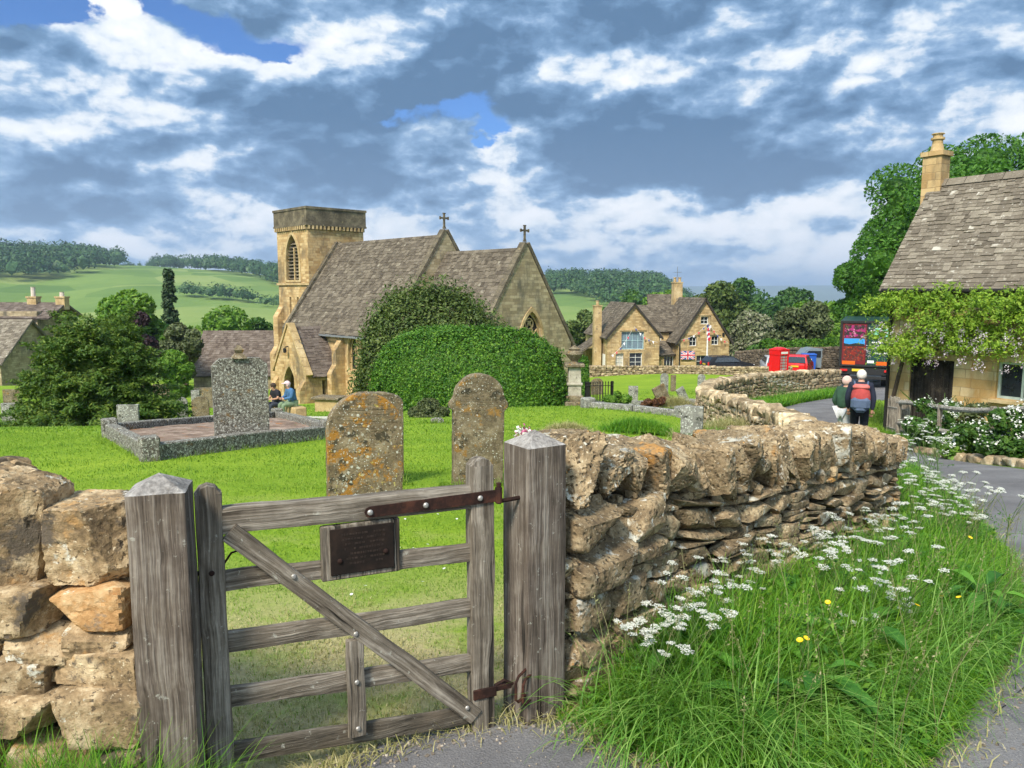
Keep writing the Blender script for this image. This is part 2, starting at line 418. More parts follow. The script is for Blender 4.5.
# relief: cloud that thins upward catches the light on its upper edge, its base stays grey
def relief(scale, det, dx, dy, k, seed):
    p = nt.n('ShaderNodeVectorMath', {0: nt.map(ang, (1.0, 1.15, 1), (seed, seed*.7, 0)), 1: nt.n('ShaderNodeVectorMath', {0: wo, 1: (.35, .35, 0)}, operation='MULTIPLY').outputs[0]}, operation='ADD').outputs[0]
    q = nt.n('ShaderNodeVectorMath', {0: p, 1: (dx, dy, 0)}, operation='ADD').outputs[0]
    return nt.math('MULTIPLY', nt.math('SUBTRACT', nt.noise(p, scale, det, .52), nt.noise(q, scale, det, .52)), k)
val = nt.math('ADD', val, relief(6.0, 7, -.012, .034, 2.3, 3.0))
val = nt.math('ADD', val, relief(15.0, 5, -.006, .014, 1.3, 8.0))
val = nt.math('ADD', val, nt.math('MULTIPLY', nt.math('SUBTRACT', n1, .5), 1.2))
val = nt.math('ADD', val, nt.math('MULTIPLY', nt.math('SUBTRACT', n2, .5), .6))
val = nt.math('ADD', val, nt.math('MULTIPLY', nt.math('SUBTRACT', n3, .5), .7))
n4 = nt.noise(nt.map(ang, (1.0, 1.3, 1), (9, 3, 0)), 32.0, 4, .6, .1)
val = nt.math('ADD', val, nt.math('MULTIPLY', nt.math('SUBTRACT', n4, .5), .2))
val = nt.math('ADD', val, nt.math('MULTIPLY', nt.math('SUBTRACT', .42, vor), .42))
cl = nt.ramp(val, [(.0, (.070, .135, .235)), (.25, (.115, .205, .335)), (.40, (.18, .285, .435)), (.50, (.27, .37, .50)), (.58, (.41, .48, .57)), (.70, (.55, .59, .63)), (.95, (.66, .67, .69))])
hole = total([(110, 8, 150, 17, 1.3), (20, 12, 90, 14, .8), (262, 38, 24, 8, 1.0), (455, 118, 45, 12, 1.1), (485, 137, 16, 8, 1.2), (395, 108, 22, 6, .7), (165, 52, 20, 6, .3), (112, 17, 22, 13, -2.2)])
hole = nt.math('ADD', hole, nt.math('MULTIPLY', nt.math('ADD', nt.math('SUBTRACT', n1, .5), nt.math('SUBTRACT', n2, .5)), 1.0))
hm = nt.rng(hole, .38, .85, smooth=True)
hb = nt.rng(el, R(12), R(-1), 0, .22)   # air light near the horizon
cl = nt.mix(hb, cl, (.34, .42, .54))
sdot = nt.n('ShaderNodeVectorMath', {0: dirv, 1: tuple(sd)}, operation='DOT_PRODUCT').outputs['Value']   # cloud colour raised toward the sun, behind the view, as added fill light
sun_fill = nt.rng(sdot, .15, 1.0, 1.0, 3.6)
cl = nt.mix(1.0, cl, nt.n('ShaderNodeCombineColor', {0: sun_fill, 1: nt.math('MULTIPLY', nt.math('POWER', sun_fill, .92), 1.0), 2: nt.math('POWER', sun_fill, .80)}).outputs[0], 'MULTIPLY')
bg1 = nt.n('ShaderNodeBackground', {'Color': nt.mix(1.0, sky.outputs[0], (.42, .66, 1.0), 'MULTIPLY'), 'Strength': SKYK}).outputs[0]
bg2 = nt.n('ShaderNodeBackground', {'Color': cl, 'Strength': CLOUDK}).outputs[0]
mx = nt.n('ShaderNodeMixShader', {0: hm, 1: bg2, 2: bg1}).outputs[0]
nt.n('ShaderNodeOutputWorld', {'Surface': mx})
w.cycles.sampling_method = 'MANUAL'; w.cycles.sample_map_resolution = 512

# ------------------------------------------------------------ terrain
CP = []
def P_(px, py, Y): v = pix(px, py, Y); CP.append((v.x, v.y, v.z)); return v
for x in (-3.0, -1.5, 0, 1.5, 3.0, 5.0):
    for y in (-4.0, -1.0): CP.append((x, y, 0.0 - .01 * x))
CP += [(-3, 2.2, 0), (-1.4, 2.2, 0), (-.5, 2.4, 0), (0, 2.72, 0), (.5, 2.9, 0), (1.2, 2.3, 0), (2.3, 3.3, -.02), (3.3, 4.6, -.2), (4.9, 7.5, -.55), (5.6, 5.5, -.4),
       (7.45, 11.2, -1.03), (6.5, 12.2, -1.25), (8.8, 16.5, -1.75), (7.2, 16, -1.86), (7.5, 20, -2.15), (3.0, 5.7, -.38), (4.3, 11, -1.0), (5, 16, -1.6), (5.6, 21, -2.15), (9, 8, -.6), (12, 14, -1.5), (16, 20, -2.0), (24, 10, -.5), (30, 24, -1.5),
       (-1.2, 6.7, -.38), (0, 8.4, -.56), (-4.5, 13.5, -.97), (1.5, 7, -.5), (0, 18, -1.5), (-8, 8, -.5), (-12, 14, -1.0), (-20, 10, -.4), (-12.5, 22, -2.4), (3, 24, -2.1), (-4, 30, -3.15), (3, 30, -3.0), (8, 40, -4.0), (-20, 38, -4.1), (-30, 25, -2.2),
       (-14.5, 52, -6.15), (-18, 52, -6.2), (-22, 60, -6.6), (-26, 66, -6.6), (-38, 70, -6.2), (0, 50, -5.0), (8, 52, -4.8), (9, 64, -5.35), (18, 64, -5.1), (10, 76, -6.35), (22, 78, -6.2), (-5, 62, -6.2),
       (9.7, 27, -2.48), (14, 35, -3.15), (17.5, 39, -3.4), (11.8, 25, -2.2), (17.8, 51, -4.45), (22, 52, -4.2), (22, 40, -3.3), (30, 40, -3.4), (35, 60, -5), (15, 44, -3.9),
       (0, 95, -9), (30, 95, -9), (-30, 95, -9.5), (60, 90, -9), (-60, 90, -9), (60, 40, -3), (-60, 40, -3.5), (-50, 10, -.5), (60, 5, 1), (0, -30, 1.5), (50, -30, 3), (-50, -30, 1)]
CPA = np.array(CP)
def tps_fit(A, lam=.02):
    X = A[:, :2] / 10; n = len(X)
    d = np.linalg.norm(X[:, None] - X[None], axis=2); K = np.where(d > 0, d * d * np.log(d + 1e-12), 0) + lam * np.eye(n)
    Pm = np.hstack([np.ones((n, 1)), X]); M = np.vstack([np.hstack([K, Pm]), np.hstack([Pm.T, np.zeros((3, 3))])])
    return np.linalg.solve(M, np.concatenate([A[:, 2], np.zeros(3)]))
TW = tps_fit(CPA)
def near_z(x, y):
    X = np.stack([np.asarray(x, float).ravel(), np.asarray(y, float).ravel()], 1) / 10; B = CPA[:, :2] / 10
    out = np.empty(len(X))
    for i in range(0, len(X), 20000):
        q = X[i:i+20000]; d = np.linalg.norm(q[:, None] - B[None], axis=2)
        out[i:i+20000] = np.where(d > 0, d * d * np.log(d + 1e-12), 0) @ TW[:len(B)] + TW[-3] + q @ TW[-2:]
    return out
FR = np.array([95, 140, 200, 300, 450, 600, 800, 1000, 1250, 2000, 3500, 5500, 8000, 11000.])
FA = {-60: [-9,-14,-20,-18,-8,2,20,34,36,20,-20,-40,-40,-40],
      -36: [-9,-14,-20,-18,-9,1,22,38,40,20,-20,-40,-40,-40],
      -31: [-9,-14,-20,-18,-9,0,20,35,36,20,-20,-40,-40,-40],
      -26: [-9,-14,-19,-17,-7,5,20,29,27,10,-20,-40,-40,-40],
      -21: [-9,-14,-19,-17,-7,4,17,25,24,10,-20,-40,-40,-40],
      -16: [-9,-15,-20,-18,-9,0,11,17,16,0,-30,-40,-40,-40],
      -6: [-9,-16,-22,-22,-14,-8,2,7,6,-10,-40,-50,-40,-40],
      5: [-9,-15,-22,-22,-10,-3,5,11,10,-10,-40,-60,20,-20],
      10: [-9,-15,-22,-22,-12,-5,4,9,8,-10,-50,-60,30,-20],
      14: [-9,-14,-20,-24,-22,-22,-22,-24,-30,-50,-70,-70,36,-20],
      22: [-9,-13,-18,-24,-28,-32,-38,-45,-55,-80,-90,-80,42,-20],
      30: [-8,-11,-14,-18,-22,-26,-30,-40,-55,-80,-90,-80,40,-20],
      60: [-8,-9,-8,-6,-4,-4,-6,-10,-20,-60,-80,-60,20,-20]}
FK = np.array(sorted(FA)); FT = np.array([FA[k] for k in FK], float)
def far_z(x, y):
    r = np.hypot(x, y); a = np.degrees(np.arctan2(x, y)); a = np.clip(a, -60, 60)
    lr = np.interp(r, FR, np.arange(len(FR))); i = np.clip(lr.astype(int), 0, len(FR) - 2); t = lr - i; t = t * t * (3 - 2 * t)
    j = np.clip(np.searchsorted(FK, a, side='right') - 1, 0, len(FK) - 2); s = (a - FK[j]) / (FK[j+1] - FK[j]); s = s * s * (3 - 2 * s)
    z = (FT[j, i] * (1-t) + FT[j, i+1] * t) * (1-s) + (FT[j+1, i] * (1-t) + FT[j+1, i+1] * t) * s
    return z
def gz(x, y):
    x = np.atleast_1d(np.asarray(x, float)); y = np.atleast_1d(np.asarray(y, float))
    sh = x.shape; x = x.ravel(); y = y.ravel()
    r = np.hypot(x, y); t = np.clip((r - 60) / 55, 0, 1); t = t * t * (3 - 2 * t)
    back = np.clip((-y) / 40, 0, 1)
    z = np.where(t < 1, near_z(np.clip(x, -90, 90), np.clip(y, -60, 120)), 0) * (1 - t) + far_z(x, np.where(y < 0, 0.01, y)) * t
    z = z * (1 - back * t) + 2 * back * t
    return z.reshape(sh)
def gz1(x, y): return float(gz(x, y)[0])
def onground(px, Y, dz=0.0):
    """point on the ground Y metres ahead, on the bearing of column px"""
    x = (px - 512) / F * (Y * .9925 + .13 * Y * .12); z = gz1(x, Y)
    for _ in range(4):
        v = pix(px, 384, Y); dep = Y * math.cos(PIT) - (z - CAMZ) * math.sin(PIT); x = (px - 512) / F * dep; z = gz1(x, Y)
    return Vector((x, Y, z + dz))

ROADL = [(-1.0, -6), (-.8, .5), (-.72, 2.0), (-.53, 2.42), (-.29, 2.61), (.03, 2.72), (.22, 2.62), (.45, 2.35), (.9, 2.15), (1.45, 2.45), (2.35, 3.4), (3.35, 4.9), (4.6, 7.7), (5.9, 11), (6.5, 14), (6.85, 16), (7.6, 20), (9.6, 27), (13.6, 34), (17, 40), (17.5, 45)]
ROADR = [(5, -6), (5.2, .5), (5.3, 1.2), (5.35, 2), (5.4, 2.5), (5.5, 3), (5.6, 3.6), (5.8, 4.4), (6.0, 5.3), (6.3, 6.5), (6.7, 7.8), (7.05, 9.2), (7.4, 10.9), (7.75, 12.6), (8.1, 14.5), (8.6, 17), (10.0, 21), (13.0, 27), (18, 33), (22, 38.5), (25, 44)]
def spline(P, n):
    P = np.array(P, float); s = np.linspace(0, len(P) - 1, n); out = []
    for t in s:
        i = min(int(t), len(P) - 2); f = t - i
        p0, p1, p2, p3 = P[max(i-1, 0)], P[i], P[i+1], P[min(i+2, len(P)-1)]
        out.append(.5 * ((2*p1) + (-p0+p2)*f + (2*p0-5*p1+4*p2-p3)*f*f + (-p0+3*p1-3*p2+p3)*f**3))
    return np.array(out)
RL = spline(ROADL, 220); RR = spline(ROADR, 220)
RL[:, :] += np.array([[.03 * mn.noise(Vector((a * 3, b * 3, 0))), .03 * mn.noise(Vector((a * 3, b * 3, 5)))] for a, b in RL])
def strip(name, A, B, m, mat, off=.012):
    t = np.linspace(0, 1, m)[None, :, None]; G = A[:, None, :] * (1 - t) + B[:, None, :] * t
    z = gz(G[..., 0], G[..., 1]) + off; V = np.concatenate([G, z[..., None]], 2).reshape(-1, 3)
    n = len(A); i, j = np.meshgrid(np.arange(n-1), np.arange(m-1), indexing='ij'); a = (i*m+j).ravel()
    mb = MB().add(V, np.stack([a, a+1, a+m+1, a+m], 1)[:, ::-1]); o = mb.build(name, mat, smooth=True)
    if o.data.polygons[len(o.data.polygons)//2].normal.z < 0: o.data.flip_normals()
    return tag(o, kind='structure')

# ground material: mown lawn near, dry clippings by the gate, pasture and fields far away
m_ground, nt = newmat('ground'); v = obj(nt); s = nt.n('ShaderNodeSeparateXYZ', {0: v})
X, Yn = s.outputs[0], s.outputs[1]
r = nt.n('ShaderNodeVectorMath', {0: v}, operation='LENGTH').outputs['Value']
a1 = nt.noise(v, .35, 5, .6); a2 = nt.noise(v, 1.6, 7, .72); a3 = nt.noise(v, 60, 4, .7); a4 = nt.noise(nt.map(v, (40, 16, 1)), 1.0, 4, .7)
f = nt.math('ADD', nt.math('MULTIPLY', a1, .35), nt.math('ADD', nt.math('MULTIPLY', a2, .3), nt.math('MULTIPLY', a4, .35)))
lawn = nt.ramp(f, [(.3, (.06, .14, .012)), (.46, (.16, .26, .018)), (.64, (.25, .34, .03))])
dry = nt.mix(a3, (.24, .20, .09), (.46, .40, .22))
dm = nt.math('MULTIPLY', nt.rng(nt.noise(v, 1.6, 6, .7), .5, .66), .6)
near = nt.rng(Yn, 5.2, 3.3)
dm = nt.math('MAXIMUM', dm, nt.math('MULTIPLY', near, nt.rng(a2, .30, .5)))
dm = nt.math('MULTIPLY', dm, nt.rng(Yn, 9, 3.5))
lawn = nt.mix(dm, lawn, dry)
soil = nt.mix(a3, (.035, .028, .02), (.09, .07, .045))
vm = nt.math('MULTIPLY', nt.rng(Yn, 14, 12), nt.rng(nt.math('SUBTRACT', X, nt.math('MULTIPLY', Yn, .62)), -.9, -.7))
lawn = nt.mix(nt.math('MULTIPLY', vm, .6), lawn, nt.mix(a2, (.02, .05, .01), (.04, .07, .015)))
fa = nt.noise(v, .004, 3, .5); fb = nt.noise(v, .03, 7, .72)
fv = nt.n('ShaderNodeTexVoronoi', {'Vector': nt.map(v, (.0045, .003, 0), (3, 1, 0), (0, 0, .4))}).outputs['Color']
field = nt.ramp(nt.math('ADD', nt.math('MULTIPLY', nt.n('ShaderNodeSeparateColor', {0: fv}).outputs[0], .5), nt.math('MULTIPLY', fb, .5)), [(.25, (.085, .15, .035)), (.5, (.14, .21, .05)), (.75, (.20, .25, .075))])
c = nt.mix(nt.rng(r, 90, 160), lawn, field)
c = nt.mix(nt.rng(r, 1600, 3500), c, nt.mix(nt.noise(v, .002, 4, .6), (.05, .085, .04), (.16, .19, .09)))
finish(m_ground, nt, c, .95, nt.math('ADD', nt.math('MULTIPLY', a3, .4), nt.math('MULTIPLY', a4, .8)), .9, .02, .1)

# polar ground sheet, fine near the eye
angs = np.radians(np.concatenate([np.arange(-48, 48, .25), np.arange(48, 312, 3.0)]))
rad = np.concatenate([[0.0], np.geomspace(.6, 12500, 300)])
rr, aa = np.meshgrid(rad, angs, indexing='ij'); gx, gy = rr * np.sin(aa), rr * np.cos(aa)
gh = gz(gx, gy); gh = np.where(rr > 200, gh + 0, gh)
nA, nR = len(angs), len(rad); i, j = np.meshgrid(np.arange(nR-1), np.arange(nA), indexing='ij'); a = (i*nA+j).ravel(); b = (i*nA+(j+1) % nA).ravel()
ground = MB().add(np.stack([gx, gy, gh], 2).reshape(-1, 3), np.stack([a, b, b+nA, a+nA], 1)[:, ::-1]).build('ground', m_ground, smooth=True)
if ground.data.polygons[5000].normal.z < 0: ground.data.flip_normals()
tag(ground, kind='structure')

m_road, nt = newmat('asphalt'); v = obj(nt)
a1 = nt.noise(v, .9, 6, .65); a2 = nt.noise(v, 160, 3, .7); vo = nt.n('ShaderNodeTexVoronoi', {'Vector': v, 'Scale': 120.0}).outputs[0]
c = nt.ramp(nt.math('ADD', nt.math('MULTIPLY', a1, .5), nt.math('MULTIPLY', a2, .5)), [(.32, (.075, .07, .072)), (.5, (.145, .14, .142)), (.68, (.25, .24, .235))])
c = nt.mix(nt.rng(nt.noise(v, 28, 5, .8), .60, .68, 0, .7), c, (.30, .27, .22))
c = nt.mix(nt.rng(nt.noise(v, 2.2, 5, .7), .58, .72, 0, .5), c, (.09, .08, .06))
finish(m_road, nt, c, .9, nt.math('ADD', a2, vo), .6, .006, .25)
road = strip('road', RL, RR, 14, m_road, .015)
sq = strip('village_square', spline([(17.6, 45.2), (19.5, 52), (17, 62), (6, 70)], 40), spline([(25, 44.2), (28, 56), (24, 71), (8, 75)], 40), 16, plain('pale_asphalt', (.26, .26, .27), .95, var=.12, scale=3), .03)
# ------------------------------------------------------------ gate, posts
rnd = random.Random(7); rg = np.random.default_rng(7)
mw = {a: wood('weathered_oak_' + a.lower(), a) for a in 'XZ'}
mw_dark = {a: wood('dark_oak_' + a.lower(), a, ((.03,.026,.02),(.085,.072,.055),(.20,.175,.14))) for a in 'XZ'}  # darker oak tones, used for the bottom rail
m_post = wood('post_oak', 'Z', ((.04,.031,.024),(.125,.10,.08),(.275,.24,.20)), 1.0)
m_rust = rock('rusty_iron', (.012,.007,.006), (.028,.014,.011), (.07,.028,.018), 12, fine=90, bstr=.5, bdist=.003, rough=.8)
m_bolt = plain('zinc_bolt', (.38,.36,.33), .5, .6)
m_plaque = rock('bronze_plaque', (.008,.007,.006), (.016,.011,.009), (.03,.019,.014), 9, fine=60, bstr=.2, bdist=.002, rough=.85)

def beam(mb, p0, p1, w, h, seg=26, wob=.003, b=.006, up=(0,0,1), seed=0, sag=0.0):
    """rectangular timber from p0 to p1: w across, h along 'up'; uneven edges and end grain"""
    p0, p1 = Vector(p0), Vector(p1); d = (p1 - p0); L = d.length; d.normalize(); u = Vector(up); u = (u - d * u.dot(d)).normalized(); s = d.cross(u)
    prof = []
    hw, hh = w/2, h/2
    for cx, cy, a0 in ((hw-b, hh-b, 0), (-hw+b, hh-b, 90), (-hw+b, -hh+b, 180), (hw-b, -hh+b, 270)):
        for k in (0, 45, 90):
            prof.append((cx + b*math.cos(R(a0+k)), cy + b*math.sin(R(a0+k))))
        # a point along the side, for surface unevenness
    n = len(prof); vs = []
    for i in range(seg + 1):
        t = i / seg; c = p0.lerp(p1, t) - u * sag * math.sin(math.pi * t)
        for j, (a, e) in enumerate(prof):
            k = Vector((seed * 7.1 + a * 9, e * 9, t * L * 6))
            a2 = a + wob * mn.noise(k) * 1.6; e2 = e + wob * mn.noise(k + Vector((31, 5, 2))) * 1.6
            vs.append(tuple(c + s * a2 + u * e2))
    fs = [(i*n+k, i*n+(k+1) % n, (i+1)*n+(k+1) % n, (i+1)*n+k) for i in range(seg) for k in range(n)]
    fs += [tuple(range(n-1, -1, -1)), tuple(range(seg*n, seg*n+n))]
    mb.add(vs, fs); return mb

def fix_normals(o):
    import bmesh
    bm = bmesh.new(); bm.from_mesh(o.data); bmesh.ops.recalc_face_normals(bm, faces=bm.faces); bm.to_mesh(o.data); bm.free(); return o

GL, GR = Vector((-.930, 2.29, 0)), Vector((-.114, 2.65, 0)); glen = (GR - GL).length; gang = math.atan2(GR.y - GL.y, GR.x - GL.x)
gate = thing('wooden_gate', 'weathered grey oak gate of five rails with a diagonal brace and a small dark plaque', 'gate', GL, gang)
def gpart(name, p0, p1, w, h, m, up=(0,0,1), seed=0, lab=None, sag=0):
    """a timber of the gate as an object of its own, its long side along local x or z"""
    mb = beam(MB(), p0, p1, w, h, up=up, seed=seed, sag=sag); o = fix_normals(mb.build(name, m, gate, smooth=40))
    if lab: o['label'] = lab
    return o
def zl(x, a, b): return a + (b - a) * x / glen
# stiles: the latch side stands left, the hinge side right
gpart('stile', (0, 0, .03), (0, 0, .985), .062, .078, mw['Z'], up=(1,0,0), seed=1)
gpart('stile', (glen, 0, -.0), (glen, 0, .99), .066, .084, mw['Z'], up=(1,0,0), seed=2)
for x, ww in ((0, .078), (glen, .084)):
    mb = MB(); top = .983 if x == 0 else .988
    mb.prism([(-ww/2+.002, 0), (ww/2-.002, 0), (ww*.3, .02), (0, .028), (-ww*.3, .02)], (x, -.029, top), (1,0,0), (0,0,1), (0,.058,0)); mb.build('stile_top', mw['Z'], gate)
rails = [(.894,.878,.079,.05), (.700,.676,.062,.026), (.501,.470,.066,.026), (.320,.259,.066,.026), (.130,.062,.066,.026)]
for i, (a, b, h, w) in enumerate(rails):
    gpart('rail', (.037, 0, zl(.037, a, b)), (glen-.04, 0, zl(glen-.04, a, b)), w, h, mw['X'] if i < 4 else mw_dark['X'], seed=10+i, lab='thick top rail' if i == 0 else ('dark bottom rail' if i == 4 else None))
# brace from upper left to lower right, own axes so the grain follows it
b0, b1 = Vector((.055, -.030, .862)), Vector((glen-.035, -.030, .075)); bl = (b1-b0).length
br = fix_normals(beam(MB(), (0,0,0), (bl,0,0), .026, .062, seed=20).build('brace', mw['X'], gate)); br.location = b0; br.rotation_euler = (0, math.atan2(b0.z-b1.z, b1.x-b0.x), 0)
gpart('upright', (.432, -.029, .105), (.432, -.029, .445), .024, .060, mw['Z'], up=(1,0,0), seed=21)
# plaque on its backing board
pb = MB().bbox((.462, -.0155, .748), (.262, .022, .185), .004).build('plaque_board', mw['Z'], gate)
pl = MB(); pl.bbox((.465, -.0305, .752), (.212, .006, .155), .003)
o_pl = pl.build('plaque', m_plaque, pb)
rel = MB()
for k in range(7):
    x = .465 - .075 + rnd.uniform(0, .02); z = .752 + .056 - k * .0165
    while x < .465 + .07:
        ww = rnd.uniform(.004, .011)
        if rnd.random() < .82: rel.box((x + ww/2, -.0342, z), (ww, .0016, .006))
        x += ww + .003
rel.build('raised_lettering', rock('worn_bronze', (.012,.009,.007), (.028,.02,.016), (.05,.034,.026), 30, fine=80, bstr=.2, bdist=.001, rough=.8), pb)
for x, z in ((.389, .722), (.541, .735)):
    MB().lathe([(.0085, 0), (.0085, .004), (.005, .007), (0.0005, .008)], n=10).build('screw', m_rust, pb).location = (x, -.0335, z)
for o in col.objects:
    if o.name.startswith('screw'): o.rotation_euler = (R(90), 0, 0)
# bolts through the timbers
for x, z, y in ((.0, .74, -.032), (.24, .697, -.045), (.432, .47, -.045), (.432, .30, -.043), (.432, .135, -.043), (glen-.07, .12, -.045)):
    o = MB().lathe([(.0085, 0), (.0085, .003), (.006, .006), (.0005, .007)], n=10).build('bolt', m_bolt if y < -.04 else m_rust, gate); o.location = (x, y, z); o.rotation_euler = (R(90), 0, 0)
# strap hinge
hz0, hz1 = zl(.49, .894, .878) - .010, zl(glen+.05, .894, .878) + .004
hp = MB()
ang = math.atan2(hz1 - hz0, glen + .05 - .49)
hL = glen + .045 - .49
hp.prism([(0, -.018), (hL, -.021), (hL, .021), (0, .018), (-.012, .013), (-.018, 0), (-.012, -.013)], (0,0,0), (1,0,0), (0,0,1), (0,.007,0))
hinge = hp.build('strap_hinge', m_rust, gate); hinge.location = (.49, -.041, hz0); hinge.rotation_euler = (0, -ang, 0)
MB().tube([(hL+.012, .004, -.026), (hL+.012, .004, .028)], .013, 10).build('hinge_barrel', m_rust, hinge)
for x in (.0, .19, hL-.06):
    o = MB().lathe([(.010, 0), (.0095, .004), (.006, .007), (.0005, .008)], n=10).build('hinge_bolt', m_bolt, hinge); o.location = (x, -.001, 0); o.rotation_euler = (R(90), 0, 0)
# lower latch band and shackles on the hinge side
MB().bbox((glen+.002, -.0365, .155), (.090, .008, .038), .002).build('latch_band', m_rust, gate)
lt = MB(); lt.bbox((glen+.072, -.024, .160), (.075, .022, .022), .003); lt.tube([(glen+.045,-.026,.17),(glen+.08,-.030,.185),(glen+.115,-.03,.163)], .006, 6)
lt.build('latch_tongue', m_rust, gate)
# thin wrought hook at the latch side
MB().tube([(-.035, -.0, .735), (-.085, -.02, .725)], .007, 6).build('latch_bar', m_rust, gate)
MB().tube([(.04, .03, .745), (.062, .032, .775), (.09, .032, .782), (.115, .03, .765)], .0035, 6).build('latch_hook', m_rust, gate)

def post(name, label, cx, cy, wd, topz, rz, bot, apex=.045, m=m_post):
    t = thing(name, label, 'gate post', (cx, cy, bot), rz, 'oak posts either side of the gate')
    H = topz - bot; mb = MB(); n = 40; prof = []; hw = wd/2; b = .007; vs = []
    for a0, cxx, cyy in ((0, hw-b, hw-b), (90, -hw+b, hw-b), (180, -hw+b, -hw+b), (270, hw-b, -hw+b)):
        for k in (0, 45, 90): prof.append((cxx + b*math.cos(R(a0+k)), cyy + b*math.sin(R(a0+k))))
        # intermediate points along each face
        a1 = a0 + 90; nx = {0: (-1, 0), 90: (0, -1), 180: (1, 0), 270: (0, 1)}[a0]
        for q in (.25, .5, .75):
            ex, ey = prof[-1]; 
            prof.append((cxx + b*math.cos(R(a1)) + nx[0]*q*(wd-2*b), cyy + b*math.sin(R(a1)) + nx[1]*q*(wd-2*b)))
    m_ = len(prof)
    for i in range(n+1):
        z = H * i / n; k = 1 + .01 * math.sin(i*.3)
        for x, y in prof:
            q = Vector((x*14, y*14, z*2.2 + cx*9)); dn = mn.noise(q) * .004; crack = max(0, mn.noise(Vector((x*60, y*60, z*1.2))) - .35) * .02
            l = math.hypot(x, y); s = (1 + (dn - crack) / l) * k; vs.append((x*s, y*s, z))
    fs = [(i*m_+k, i*m_+(k+1) % m_, (i+1)*m_+(k+1) % m_, (i+1)*m_+k) for i in range(n) for k in range(m_)]
    mb.add(vs, fs); mb.build('shaft', m, t, smooth=38)
    cp = MB(); base = [v for v in vs[-m_:]]; cp.add(base + [(0, 0, H+apex)], [(k, (k+1) % m_, m_) for k in range(m_)]); cp.build('pyramid_cap', wood('cap_oak', 'Z', ((.13,.12,.11),(.27,.25,.23),(.42,.40,.37)), .5), t)
    return t
post('gate_post', 'square weathered grey oak post at the left of the gate with a low pyramid top', -1.016, 2.165, .158, 1.032, R(15), -.08)
post('gate_post', 'square weathered grey oak post between the gate and the long stone wall', .082, 2.755, .168, 1.045, R(33), -.1, .05)
# fittings fixed to the right-hand post
rp = [o for o in col.objects if o.name.startswith('gate_post') and o.parent is None][-1]
def on_rp(mb, name, m):
    o = mb.build(name, m); o.parent = rp; o.matrix_parent_inverse = Matrix.Identity(4)
    M = (Matrix.Translation(rp.location) @ Matrix.Rotation(rp.rotation_euler.z, 4, 'Z')).inverted(); o.matrix_local = M; return o
q = Matrix.Translation(GL) @ Matrix.Rotation(gang, 4, 'Z')
def W(x, y, z): return tuple(q @ Vector((x, y, z)))
on_rp(MB().tube([W(glen+.058, -.036, hz1-.022), W(glen+.15, -.02, hz1-.022)], .008, 8).tube([W(glen+.058, -.036, hz1-.03), W(glen+.058, -.036, hz1+.045)], .009, 8), 'hinge_pin', m_rust)
for dx, dz in ((.0, .012), (.028, -.004)):
    on_rp(MB().tube([W(glen+.155+dx, -.06, .215+dz), W(glen+.110+dx, -.09, .208+dz), W(glen+.098+dx, -.095, .19+dz), W(glen+.098+dx, -.095, .125+dz), W(glen+.110+dx, -.09, .112+dz), W(glen+.155+dx, -.06, .118+dz)], .0052, 7), 'staple', m_rust)
# ------------------------------------------------------------ dry stone walls
def cubegrid(n):
    idx = {}; V = []; Fs = []
    def vid(p):
        k = tuple(round(q * n) for q in p)
        if k not in idx: idx[k] = len(V); V.append([q * 2 - 1 for q in p])
        return idx[k]
    for ax in range(3):
        for s in (0, 1):
            for i in range(n):
                for j in range(n):
                    q = []
                    for a, b in ((i, j), (i+1, j), (i+1, j+1), (i, j+1)):
                        p = [0, 0, 0]; p[ax] = s; p[(ax+1) % 3] = a / n; p[(ax+2) % 3] = b / n; q.append(vid(p))
                    Fs.append(q if s else q[::-1])
    return np.array(V), np.array(Fs)
_cg = {n: cubegrid(n) for n in (3, 11, 18, 30)}
def stone(rng, n, planes=6, rough=.05, rk=5.0, seed=None, pit=0.0, asp=(1, 1, 1)):
    V, Fs = _cg[n]; V = V.copy(); rk = max(rk, 10) if n >= 18 and planes > 5 else rk
    k = (np.abs(V) ** rk).sum(1) ** (1 / rk); V = V / k[:, None]
    for _ in range(planes):
        nn = sph(rng, 1)[0]; nn = nn / np.abs(nn).max() if rng.random() < .5 else nn
        nn /= np.linalg.norm(nn); d = rng.uniform(.74, 1.12)
        e = V @ nn - d; V = V - np.maximum(e, 0)[:, None] * nn
    sd = rng.uniform(0, 99, 3); out = V.copy(); A = np.array(asp)
    for i, p in enumerate(V):
        q = Vector(p * A + sd); s = mn.noise(q * 1.3) * .45 + mn.noise(q * 3.1) * .4 + mn.noise(q * 7) * .35
        if n >= 18: s += mn.noise(q * 15) * .22 + abs(mn.noise(q * 5.0)) * -.5 + (mn.noise(q * 28) * .14)
        out[i] = p * (1 + rough * 1.8 * s)
        if pit:
            w = mn.noise(q * 9.0 + Vector((9, 9, 9)))
            if w > .32: out[i] -= p * (w - .32) * pit
    return out * .5, Fs
LIBL = [stone(rg, 3, 5, .05, 6) for _ in range(24)]
LIBM = [stone(rg, 11, 11, .028, 12) for _ in range(40)]
def put(mb, lib, c, size, rot, rng):
    V, Fs = lib[rng.integers(len(lib))]
    f = rng.choice([-1, 1], 3); v = V * f; fc = Fs if f.prod() > 0 else Fs[:, ::-1]
    M = np.array(rot) if not hasattr(rot, 'to_3x3') else np.array(rot.to_3x3())
    mb.add((v * np.array(size)) @ M.T + np.array(c), fc)

